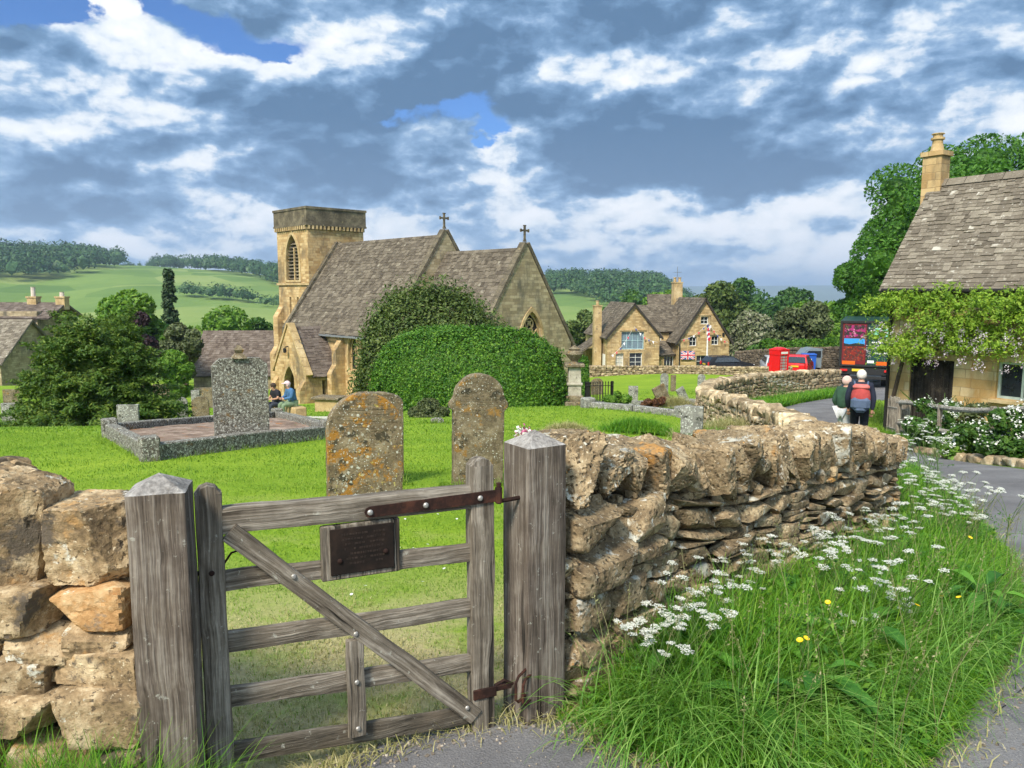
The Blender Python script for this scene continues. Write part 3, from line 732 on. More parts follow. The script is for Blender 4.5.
cw = dict(dark=(.085,.062,.04), mid=(.24,.175,.10), light=(.45,.355,.22))
m_wall = rock('limestone_rubble', cw['dark'], cw['mid'], cw['light'], 9, [(46, .57, (.085,.065,.042)), (60, .60, (.50,.43,.30)), (18, .60, (.045,.036,.026)), (3.5, .60, (.48,.46,.38)), (11, .60, (.50,.49,.43)), (2.5, .62, (.42,.22,.07)), (5, .63, (.05,.05,.035))], .32, 1.0, .022, 48, pits=True)
m_core = plain('wall_shade_core', (.035,.028,.02), 1, var=.4)  # core coloured dark so the gaps between stones look shaded
m_wfar = rock('limestone_rubble_far', (.09,.07,.045), (.28,.21,.125), (.52,.43,.29), 3, [(6, .60, (.5,.48,.40))], .35, .5, .03, 14)

def walk(P, ds):
    """resample a polyline of (x,y,...) at spacing ds: positions and tangents"""
    P = np.array(P, float); seg = np.linalg.norm(np.diff(P[:, :2], axis=0), axis=1); S = np.concatenate([[0], np.cumsum(seg)])
    return S, lambda s: np.array([np.interp(s, S, P[:, k]) for k in range(P.shape[1])])
def tang(at, s, e=.05):
    a, b = at(max(s - e, 0)), at(s + e); d = b[:2] - a[:2]; return d / (np.linalg.norm(d) + 1e-9)
def frame(t, slope=0.0):
    """columns: along the wall, outward normal (right-hand side), up"""
    a = Vector((t[0], t[1], slope)).normalized(); n = Vector((t[1], -t[0], 0)); u = n.cross(a) * -1
    return Matrix((a, n, u)).transposed()
def drywall(name, label, P, th, hc, lc, cope, lib, mat, side=(1,), group=None, seed=1, copelen=(.1,.2), lean=.35, kids=False, stuffing=True):
    """P: x, y, base z, z under the coping, z of the top"""
    rng = np.random.default_rng(seed); S, at = walk(P, .1); Lt = S[-1]
    root = thing(name, label, 'stone wall', (P[0][0], P[0][1], P[0][2])) ; o0 = np.array(root.location)
    if group: root['group'] = group
    mb = MB()
    for sd in side:
        v = 0.0
        H0 = np.mean([p[3] - p[2] for p in P])
        while v < 1:
            h = rng.uniform(*hc); dv = h / H0; s = rng.uniform(-.1, 0)
            if v + dv * 1.4 > 1: dv = 1 - v
            while s < Lt:
                l = rng.uniform(*lc) * (1 + .5 * rng.random()); sc_ = min(max(s + l/2, 0), Lt); p = at(sc_); t = tang(at, sc_)
                q = at(min(sc_ + .1, Lt)); r_ = at(max(sc_ - .1, 0))
                zc = p[2] + (p[3] - p[2]) * (v + dv / 2); hh = dv * (p[3] - p[2])
                sl = ((q[2] + (q[3]-q[2]) * v) - (r_[2] + (r_[3]-r_[2]) * v)) / (np.hypot(*(q[:2]-r_[:2])) + 1e-6)
                M = frame(t, sl); nrm = np.array([t[1], -t[0]]) * sd
                dpt = rng.uniform(.12, .2) if lib is not LIBL else .22
                c = np.array([*(p[:2] + nrm * (th/2 - dpt/2 + rng.uniform(-.012, .018) + (1-v) * .05)), zc]) - o0
                rr = Matrix.Rotation(rng.normal() * .05, 3, Vector((t[1], -t[0], 0))) @ M
                if rng.random() < .25 and hh > .06:
                    k = rng.uniform(.35, .65)
                    for a_, b_ in ((0, k), (k, 1)):
                        put(mb, lib, c + np.array([0, 0, hh * ((a_+b_)/2 - .5)]), (l * rng.uniform(.9, 1.0), dpt, hh * (b_-a_) * 1.02), rr, rng)
                else: put(mb, lib, c, (l * 1.0, dpt, hh * rng.uniform(.98, 1.1)), rr, rng)
                s += l * .985
            v += dv
    mb.build('stonework', mat, root, smooth=(0 if lib is LIBL else 28))
    cm = MB(); n = max(2, int(Lt / .4)); ss = np.linspace(.02, Lt - .02, n); k = th/2 - .10; L_ = []
    for s in ss:
        p = at(s); t = tang(at, s); nn = np.array([t[1], -t[0]])
        for a, z in ((-k, p[2] - .1), (k, p[2] - .1), (k, p[3] + .02), (-k, p[3] + .02)): L_.append([*(p[:2] + nn * a - o0[:2]), z - o0[2]])
    fs = [(i*4+j, i*4+(j+1) % 4, i*4+4+(j+1) % 4, i*4+4+j) for i in range(n-1) for j in range(4)] + [(3, 2, 1, 0), (n*4-4, n*4-3, n*4-2, n*4-1)]
    cm.add(L_, fs); fix_normals(cm.build('rubble_core', m_core, root))
    if cope:
        s = 0.0; mb = MB()
        while s < Lt - .03:
            l = rng.uniform(*copelen); p = at(s + l/2); t = tang(at, s + l/2); H = (p[4] - p[3]) * rng.uniform(.86, 1.1)
            M = frame(t, 0); rr = Matrix.Rotation(rng.normal() * .12, 3, 'Z') @ Matrix.Rotation(lean + rng.normal() * .14, 3, Vector((t[1], -t[0], 0))) @ M
            for dd in ((0,) if lib is not LIBL or rng.random() < .6 else (-.12, .12)):
                put(mb, lib, np.array([*(p[:2] + np.array([t[1], -t[0]]) * (dd + rng.uniform(-.03, .03))), p[3] + H * .46]) - o0, (l * 1.25, th * (1.05 if dd == 0 else .6), H * 1.08), rr, rng)
            s += l
        mb.build('coping', mat, root, smooth=(0 if lib is LIBL else 28))
    return root

# the long wall right of the gate: large blocks by the post, thin courses farther on
NP = [(.215, 2.80), (.62, 3.22), (1.06, 3.68), (1.55, 4.2), (2.05, 4.72), (2.55, 5.25), (2.95, 5.78), (3.25, 6.4)]
zt = [1.03, .945, .85, .80, .735, .625, .48, .34]; zc = [.785, .69, .575, .505, .45, .36, .26, .12]
off = np.array([-.13, .13])   # the listed line is the visible face, the wall's middle lies behind it
PN = [(x + off[0], y + off[1], gz1(x, y) - .05, c, t) for (x, y), c, t in zip(NP, zc, zt)]
S_, at_ = walk(PN, .1)
wall = drywall('stone_wall', 'long dry stone wall with big upright coping stones running from the gate post beside the flowering verge', PN, .36, (.065, .115), (.16, .34), False, LIBM, m_wall, (1,), seed=4)
wl = np.array(wall.location)
rng = np.random.default_rng(31)
# big blocks at the near end
def near_stone(name, px0, px1, py0, py1, s, dep=.30, seed=0, n=18, rough=.035, planes=5, rk=8, ry=0.0, out=0.02, parent=None, mat=None):
    """one hewn block of the near wall: extents read on its face, s metres along the wall"""
    pass
S1 = MB()
def face_block(mb, s0, s1, z0, z1, dep, seed, n=18, out=.03, tilt=0.0, rough=.03, rk=9):
    r_ = np.random.default_rng(seed); V, Fs = stone(r_, n, 5, rough, rk, asp=(s1-s0, dep, z1-z0) / np.array([.2, .2, .2]))
    p = at_((s0+s1)/2); t = tang(at_, (s0+s1)/2); nn = np.array([t[1], -t[0]])
    c = np.array([*(p[:2] + nn * (.18 - dep/2 + out)), (z0+z1)/2]) - wl
    M = np.array(Matrix.Rotation(tilt, 3, Vector((t[1], -t[0], 0))) @ frame(t, 0))
    mb.add((V * np.array([s1-s0, dep, z1-z0]) * 1.04) @ M.T + c, Fs)
for a in ((.0, .33, .615, .775, .34, 1, .07), (.0, .36, .44, .615, .34, 2, .085), (.34, .60, .56, .72, .3, 3, .05, .1), (.0, .20, .30, .44, .3, 4, .06), (.21, .46, .29, .43, .3, 5, .06), (.38, .64, .42, .56, .3, 6, .045), (0, .26, .13, .29, .3, 7, .05), (.27, .6, .12, .28, .3, 8, .05), (.0, .3, -.05, .13, .3, 9, .05)):
    face_block(S1, a[0], a[1], a[2], a[3], a[4], a[5], out=a[6], tilt=(a[7] if len(a) > 7 else 0))
S1.build('corner_block', m_wall, wall, smooth=24)['label'] = 'large squared blocks at the post end'
s = -.02; k = 0
while s < S_[-1] - .05:
    l = [.235, .215, .16, .13, .19, .15, .15][k] if k < 7 else rng.uniform(.09, .16)
    p = at_(s + l/2); t = tang(at_, s + l/2); H = (p[4] - p[3]) * rng.uniform(.84, 1.12); nn = np.array([t[1], -t[0]])
    r_ = np.random.default_rng(100 + k)
    V, Fs = stone(r_, 30 if k < 14 else 18, 7 if k < 2 else 12, .05 if k < 2 else .032, 4.5 if k < 2 else 12, pit=.35 if k < 3 else .15, asp=(l / .2, 1.9, H / .2))
    lean = (0.05 if k < 2 else .42 + r_.normal() * .16); yaw = r_.normal() * .16
    th = .40 + r_.uniform(-.05, .05) if k >= 2 else .34
    M = np.array(Matrix.Rotation(yaw, 3, 'Z') @ Matrix.Rotation(lean, 3, Vector((t[1], -t[0], 0))) @ Matrix.Rotation(r_.normal() * .06, 3, Vector((t[0], t[1], 0))) @ frame(t, 0))
    c = np.array([*(p[:2] + nn * (r_.uniform(-.03, .03) + .02)), p[3] + H * .5]) - wl
    MB().add((V * np.array([l * (1.22 if k > 2 else 1.08), th, H * (1.06 if k > 2 else 1.02)])) @ M.T + c, Fs).build('coping_stone', m_wall, wall, smooth=22)
    s += l; k += 1
# small stones wedged in under the coping
w2 = MB()
for i in range(60):
    s = rng.uniform(.2, S_[-1] - .1); p = at_(s); t = tang(at_, s); nn = np.array([t[1], -t[0]])
    put(w2, LIBM, np.array([*(p[:2] + nn * rng.uniform(.1, .17)), p[3] + rng.uniform(-.02, .05)]) - wl, rng.uniform(.04, .09, 3), rotz(rng.uniform(0, 6)), rng)
w2.build('wedge_stones', m_wall, wall, smooth=28)

# its continuation down the hill, seen over the near coping
def ptop(px, py, Y, hh, chh=.2, sink=.05):
    v = pix(px, py, Y); zb = gz1(v.x, v.y) - sink
    top = v.z; top = max(top, zb + .45); return (v.x, v.y, zb, max(top - chh, zb + .2), top)
w_far = drywall('stone_wall', 'tumbled stretch of churchyard wall running downhill from the near wall towards the bend', [(3.25, 6.9, gz1(3.25, 6.9) - .05, -.05, .12), (3.9, 9, gz1(3.9, 9) - .05, -.35, -.18)] + [ptop(*a) for a in ((790, 411, 12, .7), (765, 405, 14, .7), (742, 399, 16.5, .7), (718, 393, 20, .7), (704, 389.5, 23.5, .7))], .45, (.08, .15), (.18, .38), True, LIBM, m_wfar, (1, -1), seed=9, copelen=(.14, .3), lean=.5)
w_far2 = drywall('stone_wall', 'dry stone wall along the lane from the churchyard bend to the end by the truck', [ptop(*a) for a in ((704, 387.0, 23.8, .8), (712, 380.5, 26, .8), (745, 375, 29, .9), (790, 371, 33, .9), (836, 369.5, 36.5, 1))], .5, (.10, .18), (.22, .45), True, LIBL, m_wfar, (1, -1), seed=10, copelen=(.16, .3), lean=.3)
w_pub = drywall('stone_wall', 'low far stone wall with upright coping between the churchyard lawn and the inn', [ptop(px, 365.5 + (1 if px > 700 else 0), Y, .8) for px, Y in ((584, 61), (620, 62), (660, 62), (700, 60), (745, 57), (790, 53))], .5, (.12, .2), (.25, .5), True, LIBL, m_wfar, (1,), seed=11, copelen=(.18, .32), lean=.1)

# the wall left of the gate: read block by block
lw = thing('stone_wall', 'short rough stone wall of orange and tan blocks at the left edge beside the gate post', 'stone wall', (-1.35, 2.25, -.1)); lo = np.array(lw.location)
def lblock(name, x0, x1, y0, y1, Y=2.10, dep=.32, seed=0, mat=None, rz=0.0, ry=0.0, rough=.035, rk=7, n=30, lab=None, pit=.12, planes=6):
    r_ = np.random.default_rng(seed); a, b = pix(x0, y1, Y), pix(x1, y0, Y)
    s = np.array([b.x - a.x, dep, b.z - a.z]) * 1.04; c = np.array([(a.x+b.x)/2, Y + dep/2, (a.z+b.z)/2])
    V, Fs = stone(r_, n, planes, rough, rk, pit=pit, asp=s / .2)
    M = np.array(Matrix.Rotation(rz, 3, 'Z') @ Matrix.Rotation(ry, 3, 'Y'))
    o = MB().add((V * s) @ M.T + c - lo, Fs).build(name, mat or m_lw, lw, smooth=22)
    if lab: o['label'] = lab
m_lw = rock('tan_block', (.07,.048,.028), (.27,.19,.105), (.52,.41,.26), 8, [(44, .58, (.09,.065,.04)), (58, .61, (.50,.42,.29)), (3.5, .58, (.10,.08,.06)), (9, .62, (.52,.50,.42)), (2.2, .60, (.36,.21,.085)), (16, .62, (.05,.04,.03))], .2, 1.0, .02, 34)
m_lo = rock('orange_block', (.20,.09,.03), (.40,.23,.10), (.55,.40,.23), 6, [(4, .60, (.22,.17,.12)), (12, .62, (.55,.5,.4))], .1, .9, .02, 34)
lblock('coping_stone', 38, 122, 512, 590, 2.12, .26, 3, rz=.10, lab='squared block nearest the post')
lblock('coping_stone', -34, 24, 486, 604, 2.12, .20, 5, ry=.24, rz=-.1, lab='tall slab set on edge and leaning')
lblock('coping_stone', -120, -22, 478, 596, 2.12, .36, 6)
for i, a in enumerate(((48, 121, 587, 633, 2.13, 'o'), (-20, 46, 592, 640, 2.11, ''), (2, 62, 636, 667, 2.11, ''), (60, 126, 631, 663, 2.12, ''), (-60, 0, 640, 668, 2.1, ''), (40, 131, 660, 700, 2.08, ''), (-24, 40, 666, 702, 2.09, ''), (-100, -22, 594, 700, 2.1, ''), (48, 136, 696, 752, 2.06, ''), (-40, 50, 702, 752, 2.06, ''), (0, 80, 752, 800, 2.06, ''), (80, 138, 752, 800, 2.06, ''), (-100, 0, 752, 800, 2.06, ''), (118, 136, 560, 640, 2.2, ''), (122, 138, 640, 700, 2.2, ''))):
    lblock('wall_block', a[0], a[1], a[2], a[3], a[4], .26, 40 + i, m_lo if a[5] else m_lw, n=18, rk=9, rough=.03, rz=rnd.uniform(-.08, .08), ry=rnd.uniform(-.04, .04))
cm = MB(); A, B = pix(-140, 700, 2.2), pix(130, 592, 2.2)
cm.box(((A.x+B.x)/2 - lo[0], 2.36 - lo[1], B.z/2 - .1 - lo[2]), (B.x - A.x, .28, B.z + .2)); cm.build('rubble_core', m_core, lw)
sm = MB(); r_ = np.random.default_rng(8)
for i in range(26):
    v = pix(r_.uniform(20, 128), r_.choice([590, 600, 634, 664, 700]), 2.25); put(sm, LIBM, np.array(v) - lo, r_.uniform(.02, .06, 3), rotz(r_.uniform(0, 6)), r_)
for i in range(10):
    v = pix(r_.uniform(-60, 20), 470 + r_.uniform(-5, 8), 2.4); put(sm, LIBM, np.array(v) - lo, r_.uniform(.06, .14, 3), rotz(r_.uniform(0, 6)), r_)
sm.build('wedge_stones', m_lw, lw, smooth=True)

# ------------------------------------------------------------ gravestones
g_ora = rock('lichened_headstone', (.075,.055,.032), (.165,.125,.075), (.30,.24,.15), 8, [(5, .53, (.30,.145,.028)), (7, .57, (.055,.047,.03)), (17, .22, (.46,.45,.38), 'v'), (40, .22, (.50,.50,.44), 'v'), (55, .60, (.40,.38,.30)), (20, .62, (.42,.36,.12))], 0, .7, .012, 50, pits=True)
g_br = rock('brown_headstone', (.065,.05,.03), (.15,.118,.072), (.27,.22,.14), 8, [(6, .58, (.24,.135,.04)), (5, .58, (.045,.04,.026)), (22, .20, (.46,.45,.39), 'v'), (42, .20, (.45,.45,.38), 'v'), (55, .60, (.36,.34,.27))], 0, .7, .012, 50, pits=True)
g_gr = rock('grey_headstone', (.09,.09,.08), (.19,.185,.165), (.32,.31,.27), 7, [(8, .58, (.05,.05,.042)), (25, .40, (.45,.46,.42), 'v')], 0, .5, .01, 40)
g_sp = rock('speckled_headstone', (.05,.045,.038), (.12,.11,.09), (.26,.25,.21), 16, [(20, .55, (.04,.036,.03)), (30, .54, (.42,.42,.37)), (7, .60, (.16,.10,.045)), (42, .57, (.36,.36,.32)), (26, .60, (.10,.065,.035))], 0, .4, .008, 60)
def roundtop(w, h, sh=.0, n=16, kind='round', rise=None):
    """outline of a headstone standing on y=0"""
    hw = w / 2
    if kind == 'round': r_ = rise or hw * .8; arc = [(hw * math.cos(t), h - r_ + r_ * math.sin(t)) for t in np.linspace(0, math.pi, n)]
    elif kind == 'ogee':   # shouldered, with a rounded head
        s = hw * 1.0; arc = [(hw, h*.70), (hw*1.13, h*.72), (hw*1.15, h*.76), (hw*1.02, h*.80)]
        m = [(hw*.98*math.cos(t), h*.80 + h*.20*math.sin(t)**.9) for t in np.linspace(.12, math.pi-.12, n)]; arc = arc + m + [(-x, y) for x, y in arc[::-1]]
    elif kind == 'gothic': arc = [(hw * (1 - (i/8) ** 2.0), h * .72 + h * .28 * math.sin(i / 8 * math.pi / 2) ) for i in range(8)]; arc = arc + [(0, h)] + [(-x, y) for x, y in arc[::-1]]
    elif kind == 'clip': arc = [(hw, h - hw*.28), (hw*.72, h - .01), (hw*.2, h), (-hw*.2, h), (-hw*.72, h - .01), (-hw, h - hw*.28)]
    else: arc = [(hw, h), (-hw, h)]
    return [(-hw*.98, 0), (hw*.98, 0)] + arc
def headstone(px, Y, w, h, th, m, kind, rz, label, tilt=0.0, lean=0.0, rise=None, sink=.12, cross=False, name='gravestone', nx=22):
    p = onground(px, Y, -sink); o = thing(name, label, 'gravestone', p, rz, None)
    pl = roundtop(w, h + sink, kind=kind, rise=rise)
    import bmesh
    mb = MB().prism(pl, (0, th/2, 0), (1,0,0), (0,0,1), (0,-th,0)); ob = mb.build('slab', m); bm = bmesh.new(); bm.from_mesh(ob.data)
    bmesh.ops.recalc_face_normals(bm, faces=bm.faces)
    bmesh.ops.bevel(bm, geom=[e for e in bm.edges if e.calc_face_angle(0) > .6], offset=th*.12, segments=2, profile=.6, affect='EDGES')
    if Y < 20:
        bmesh.ops.triangulate(bm, faces=bm.faces); 
        for _ in range(2): bmesh.ops.subdivide_edges(bm, edges=[e for e in bm.edges if e.calc_length() > .05], cuts=2)
        for v in bm.verts: v.co += v.normal * (mn.noise(v.co * 9) * .006 + mn.noise(v.co * 30) * .003)
    bm.to_mesh(ob.data); bm.free(); ob.parent = o; o.rotation_euler = (tilt, lean, rz); return o
HS = 'gravestones in the churchyard'
h1 = headstone(365, 6.7, .67, 1.08, .13, g_ora, 'round', R(20), 'round-topped gravestone crusted with orange lichen directly behind the gate', rise=.34, lean=.015)
h1b = headstone(377, 8.3, .60, 1.02, .11, g_br, 'round', R(10), 'grey-brown gravestone peeping out behind the orange-lichened one', rise=.12)
h2 = headstone(477, 8.4, .57, 1.24, .14, g_br, 'ogee', R(14), 'shouldered brown gravestone with a rounded head just left of the right gate post', lean=.02)
# ------------------------------------------------------------ buildings
ASH = ((.20,.125,.055), (.41,.265,.12), (.55,.40,.21))
m_ash = masonry('honey_limestone', ASH, .42, .20, (.30,.21,.11), .011, .36, (.17,.13,.08))
m_ashg = masonry('grey_weathered_limestone', ((.15,.12,.075), (.30,.235,.14), (.44,.36,.23)), .40, .18, (.20,.16,.1), .010, .35, (.13,.115,.085))
m_dress = rock('dressed_limestone', (.24,.165,.08), (.42,.30,.15), (.56,.44,.26), 1.2, [(2.5, .60, (.17,.14,.10))], 0, .3, .02, 12)
m_dark_st = rock('blackened_limestone', (.05,.043,.032), (.12,.10,.07), (.22,.185,.125), 1.4, [(3, .60, (.26,.21,.12))], 0, .4, .02, 12)
m_pub = masonry('inn_limestone', ((.22,.15,.065), (.40,.275,.125), (.56,.42,.22)), .40, .16, (.26,.18,.09), .010, .38, (.22,.16,.09))
m_cot = masonry('cottage_limestone', ((.34,.22,.09), (.50,.35,.16), (.62,.50,.30)), .46, .22, (.36,.26,.14), .012, .42, (.42,.24,.08))
m_sl = slatem('stone_slates', ((.050,.040,.030), (.112,.092,.068), (.20,.168,.125)), (.34,.31,.24), .5)
m_sl2 = slatem('cottage_stone_slates', ((.075,.062,.046), (.16,.135,.103), (.28,.245,.19)), (.50,.47,.40), .75)
m_sl3 = slatem('brown_stone_slates', ((.062,.046,.038), (.125,.098,.080), (.20,.165,.14)), (.34,.30,.25), .35)
m_glass = plain('window_glass', (.02,.025,.03), .08, var=.2, spec=.8)
m_black = plain('dark_opening', (.012,.011,.010), .9)
m_white = plain('white_paint', (.72,.72,.68), .5, var=.06)
m_lead = plain('lead', (.16,.17,.18), .7)
Z3 = (0, 0, 1)
def slates(mb, A, B, C, D, row=.22, wid=.3, th=.03, seed=0, sag=.0, lift=.03):
    """courses of stone slates from the eave A-B up to the ridge D-C (D above A)"""
    A, B, C, D = [np.array(p, float) for p in (A, B, C, D)]; rng = np.random.default_rng(seed)
    up = ((D - A) + (C - B)) / 2; L = np.linalg.norm(up); n = max(2, int(L / row)); nrm = np.cross(B - A, up); nrm /= np.linalg.norm(nrm)
    if nrm[2] < 0: nrm = -nrm
    Vs = []; Fs = []; k = 0; bx = np.array([q for q in BOXF])
    deck = MB
    for i in range(n):
        f0, f1 = i / n, min((i + 1.35) / n, 1.0)
        a0, b0 = A + (D-A)*f0, B + (C-B)*f0; a1, b1 = A + (D-A)*f1, B + (C-B)*f1
        W_ = np.linalg.norm(b0 - a0); wd = wid * (1.25 - .5 * f0); t = -rng.random() * wd / W_ if W_ > wd else 0
        while t < 1:
            dt = wd / W_ * rng.uniform(.65, 1.35); s0, s1 = max(t, 0) , min(t + dt, 1); t += dt
            if s1 - s0 < .2 * wd / W_: continue
            g_ = .01 * (s1 - s0); j = rng.normal() * .12 * row * (up / L); h = th * rng.uniform(.7, 1.3); lf = lift * rng.uniform(.6, 1.2)
            p = [a0 + (b0-a0)*(s0+g_) - (up/L)*0 + j, a0 + (b0-a0)*(s1-g_) + j, a1 + (b1-a1)*(s1-g_), a1 + (b1-a1)*(s0+g_)]
            sg = -nrm * sag * math.sin(math.pi * (s0+s1)/2)
            lo = [p[0] + nrm*lf + sg, p[1] + nrm*lf*rng.uniform(.7, 1.3) + sg, p[2] + sg, p[3] + sg]; hi = [q + nrm*h for q in lo]
            Vs += lo + hi; Fs.append(bx + k); k += 8
    mb.add(np.array(Vs), np.concatenate(Fs))
    mb.add([tuple(p - nrm*.02) for p in (A, B, C, D)] + [tuple(p - nrm*.12) for p in (A, B, C, D)], BOXF)
    return mb
def build_roof(name, mat, parent, planes, **k):
    mb = MB()
    for i, p in enumerate(planes): slates(mb, *p, seed=hash((name, i)) % 999 if False else len(name) * 7 + i, **k)
    # ridge tiles
    for p in planes[:1]:
        C, D = Vector(p[2]), Vector(p[3]); n = max(1, int((C - D).length / .45))
        for i in range(n):
            a, b = D.lerp(C, i / n), D.lerp(C, (i + .96) / n)
            d = (b - a).normalized(); s = Vector((d.y, -d.x, 0)).normalized() * .16
            h = Vector((0, 0, .09)); lo = Vector((0, 0, -.10))
            mb.add([a - s + lo, a + s + lo, a + h, b - s + lo, b + s + lo, b + h], [(0,1,2), (3,5,4), (0,2,5,3), (1,4,5,2), (0,3,4,1)])
    return fix_normals(mb.build(name, mat, parent))
def arch(cx, w, z0, h, n=7, flat=.0):
    """outline of a pointed opening"""
    hw = w / 2; zs = z0 + h - w * .95; pts = [(cx - hw, z0), (cx + hw, z0)]; r = w * 1.05
    for i in range(n + 1):
        t = i / n; x = hw * (1 - t) ; y = math.sqrt(max(r*r - (x + (r - hw))**2, 0)); pts.append((cx + x, zs + y * (h - (zs - z0)) / math.sqrt(r*r - (r-hw)**2)))
    return pts + [(2*cx - a, b) for a, b in pts[2:-1][::-1]]
def grow(poly, d):
    c = Vector((sum(p[0] for p in poly)/len(poly), sum(p[1] for p in poly)/len(poly)))
    return [(p[0] + d * (1 if p[0] > c.x else -1) * (0 if abs(p[0]-c.x) < 1e-4 else 1), p[1] + (d if p[1] > c.y else -d)) for p in poly]
def wallp(name, mat, parent, o, u, n, poly, holes=(), th=.45, mb=None):
    m = mb or MB(); n = Vector(n); m.prism(poly, o, u, Z3, -n * th, holes)
    return m if mb is not None else m.build(name, mat, parent)
def window(parent, o, u, n, cx, z0, w, h, nx=2, ny=2, fm=None, gm=None, fr=.06, bar=.035, set_=.14, name='window', sur=None, hood=False):
    """frame and pane set into a rectangular opening"""
    o, u, n = Vector(o), Vector(u), Vector(n); fm = fm or m_white
    b = MB(); P = lambda a, z: o + u * a + Vector((0, 0, z)) - n * set_
    b.prism([(cx-w/2, z0), (cx+w/2, z0), (cx+w/2, z0+h), (cx-w/2, z0+h)], o - n*set_, u, Z3, -n*.06, [[(cx-w/2+fr, z0+fr), (cx+w/2-fr, z0+fr), (cx+w/2-fr, z0+h-fr), (cx-w/2+fr, z0+h-fr)]])
    for i in range(1, nx):
        x = cx - w/2 + w*i/nx; b.prism([(x-bar/2, z0+fr), (x+bar/2, z0+fr), (x+bar/2, z0+h-fr), (x-bar/2, z0+h-fr)], o - n*(set_+.005), u, Z3, -n*.04)
    for j in range(1, ny):
        z = z0 + h*j/ny; b.prism([(cx-w/2+fr, z-bar/2), (cx+w/2-fr, z-bar/2), (cx+w/2-fr, z+bar/2), (cx-w/2+fr, z+bar/2)], o - n*(set_+.008), u, Z3, -n*.034)
    f = b.build(name, fm, parent)
    MB().prism([(cx-w/2+.01, z0+.01), (cx+w/2-.01, z0+.01), (cx+w/2-.01, z0+h-.01), (cx-w/2+.01, z0+h-.01)], o - n*(set_+.07), u, Z3, -n*.02).build('pane', gm or m_glass, f)
    if sur:
        s = MB(); e = .12
        s.prism([(cx-w/2-e, z0-e*1.1), (cx+w/2+e, z0-e*1.1), (cx+w/2+e, z0+h+e), (cx-w/2-e, z0+h+e)], o + n*.035, u, Z3, -n*.15, [[(cx-w/2, z0), (cx+w/2, z0), (cx+w/2, z0+h), (cx-w/2, z0+h)]])
        if hood: s.prism([(cx-w/2-e-.08, z0+h+e), (cx+w/2+e+.08, z0+h+e), (cx+w/2+e+.08, z0+h+e+.1), (cx-w/2-e-.08, z0+h+e+.1)], o + n*.11, u, Z3, -n*.2)
        s.build('surround', sur, f)
    return f
def rect(cx, z0, w, h): return [(cx-w/2, z0), (cx+w/2, z0), (cx+w/2, z0+h), (cx-w/2, z0+h)]
def cross_mb(z, s=1.0, axis='y'):
    mb = MB(); r = (lambda a: (0, a, 0)) if axis == 'y' else (lambda a: (a, 0, 0))
    sz = lambda a, h: (.12*s, a, h) if axis == 'y' else (a, .12*s, h)
    mb.box((0, 0, z + .12*s), sz(.34*s, .24*s), top=(.5, .5)); mb.box((0, 0, z + .7*s), sz(.14*s, 1.0*s)); 
    for t in (-1, 1): mb.box(tuple(np.array(r(t*.25*s)) + [0, 0, z + .82*s]), sz(.36*s, .14*s)); mb.box(tuple(np.array(r(t*.40*s)) + [0, 0, z + .82*s]), sz(.08*s, .24*s))
    mb.box((0, 0, z + 1.18*s), sz(.24*s, .08*s)); return mb

# the church: local x runs east along the nave, -y is south
CH = Vector((-15.6, 63.5, 0)); crz = math.atan2(-.724, .69)
church = thing('church', 'honey stone church with a square tower, steep stone-slate roofs and crosses on its gables', 'church', (CH.x, CH.y, -7.2), crz)
cb = -7.2
def cz(z): return z - cb
X_, Y_, S_v, E_v, W_v, N_v = (1,0,0), (0,1,0), (0,-1,0), (1,0,0), (-1,0,0), (0,1,0)
TT = 7.9
tw = MB(); tbel = arch(0, 2.1, cz(2.35), 3.6)
H_ = cz(6.2)
wallp('', None, None, (0,-2.5,0), X_, S_v, [(-2.5,0),(2.5,0),(2.5,H_),(-2.5,H_)], [tbel, rect(-.6, cz(-.5), .3, 1.5), rect(.6, cz(-.5), .3, 1.5)], .5, tw)
wallp('', None, None, (2.5,0,0), Y_, E_v, [(-2.0,0),(2.0,0),(2.0,H_),(-2.0,H_)], [rect(.9, cz(3.3), .35, 1.3)] , .5, tw)
wallp('', None, None, (-2.5,0,0), Y_, W_v, [(-2.0,0),(2.0,0),(2.0,H_),(-2.0,H_)], [], .5, tw)
wallp('', None, None, (0,2.5,0), X_, N_v, [(-2.5,0),(2.5,0),(2.5,H_),(-2.5,H_)], [], .5, tw)
tower = tw.build('tower', m_ash, church)
MB().box((0, 0, cz(3.2)), (3.4, 3.4, 6)).box((0, .4, cz(-.2)), (3.9, 3.0, 2.4)).build('belfry_darkness', m_black, tower)
lv = MB()
for i in range(11):
    z = cz(2.5) + i * .27; ww = 2.1 if z < cz(4.2) else max(.25, 2.1 * (1 - ((z - cz(4.2)) / 1.75) ** 1.8))
    lv.box((0, -2.25, z), (ww, .28, .05), Matrix.Rotation(R(35), 3, 'X'))
lv.build('louvres', m_dark_st, tower)
sur = MB().prism(arch(0, 2.6, cz(2.2), 4.1), (0, -2.56, 0), X_, Z3, (0, .12, 0), [arch(0, 2.07, cz(2.36), 3.57)]); sur.build('belfry_arch', m_dress, tower)
MB().box((0, -2.3, cz(3.6)), (.16, .16, 2.6)).build('mullion', m_dress, tower)
pr = MB()
def ring(mb, hw, z0, z1, th=.4):
    for s in (-1, 1): mb.box((0, s*(hw-th/2), (z0+z1)/2), (2*hw, th, z1-z0)); mb.box((s*(hw-th/2), 0, (z0+z1)/2), (th, 2*hw-2*th, z1-z0))
ring(pr, 2.66, H_+.42, cz(7.75), .5); ring(pr, 2.72, cz(7.75), cz(7.93), .6); ring(pr, 2.56, H_-.0, H_+.42, .6); ring(pr, 2.70, H_+.30, H_+.44, .3)
pr.box((0, 0, cz(7.3)), (4.6, 4.6, .2))
pr.build('parapet', m_dark_st, church)
cbm = MB()
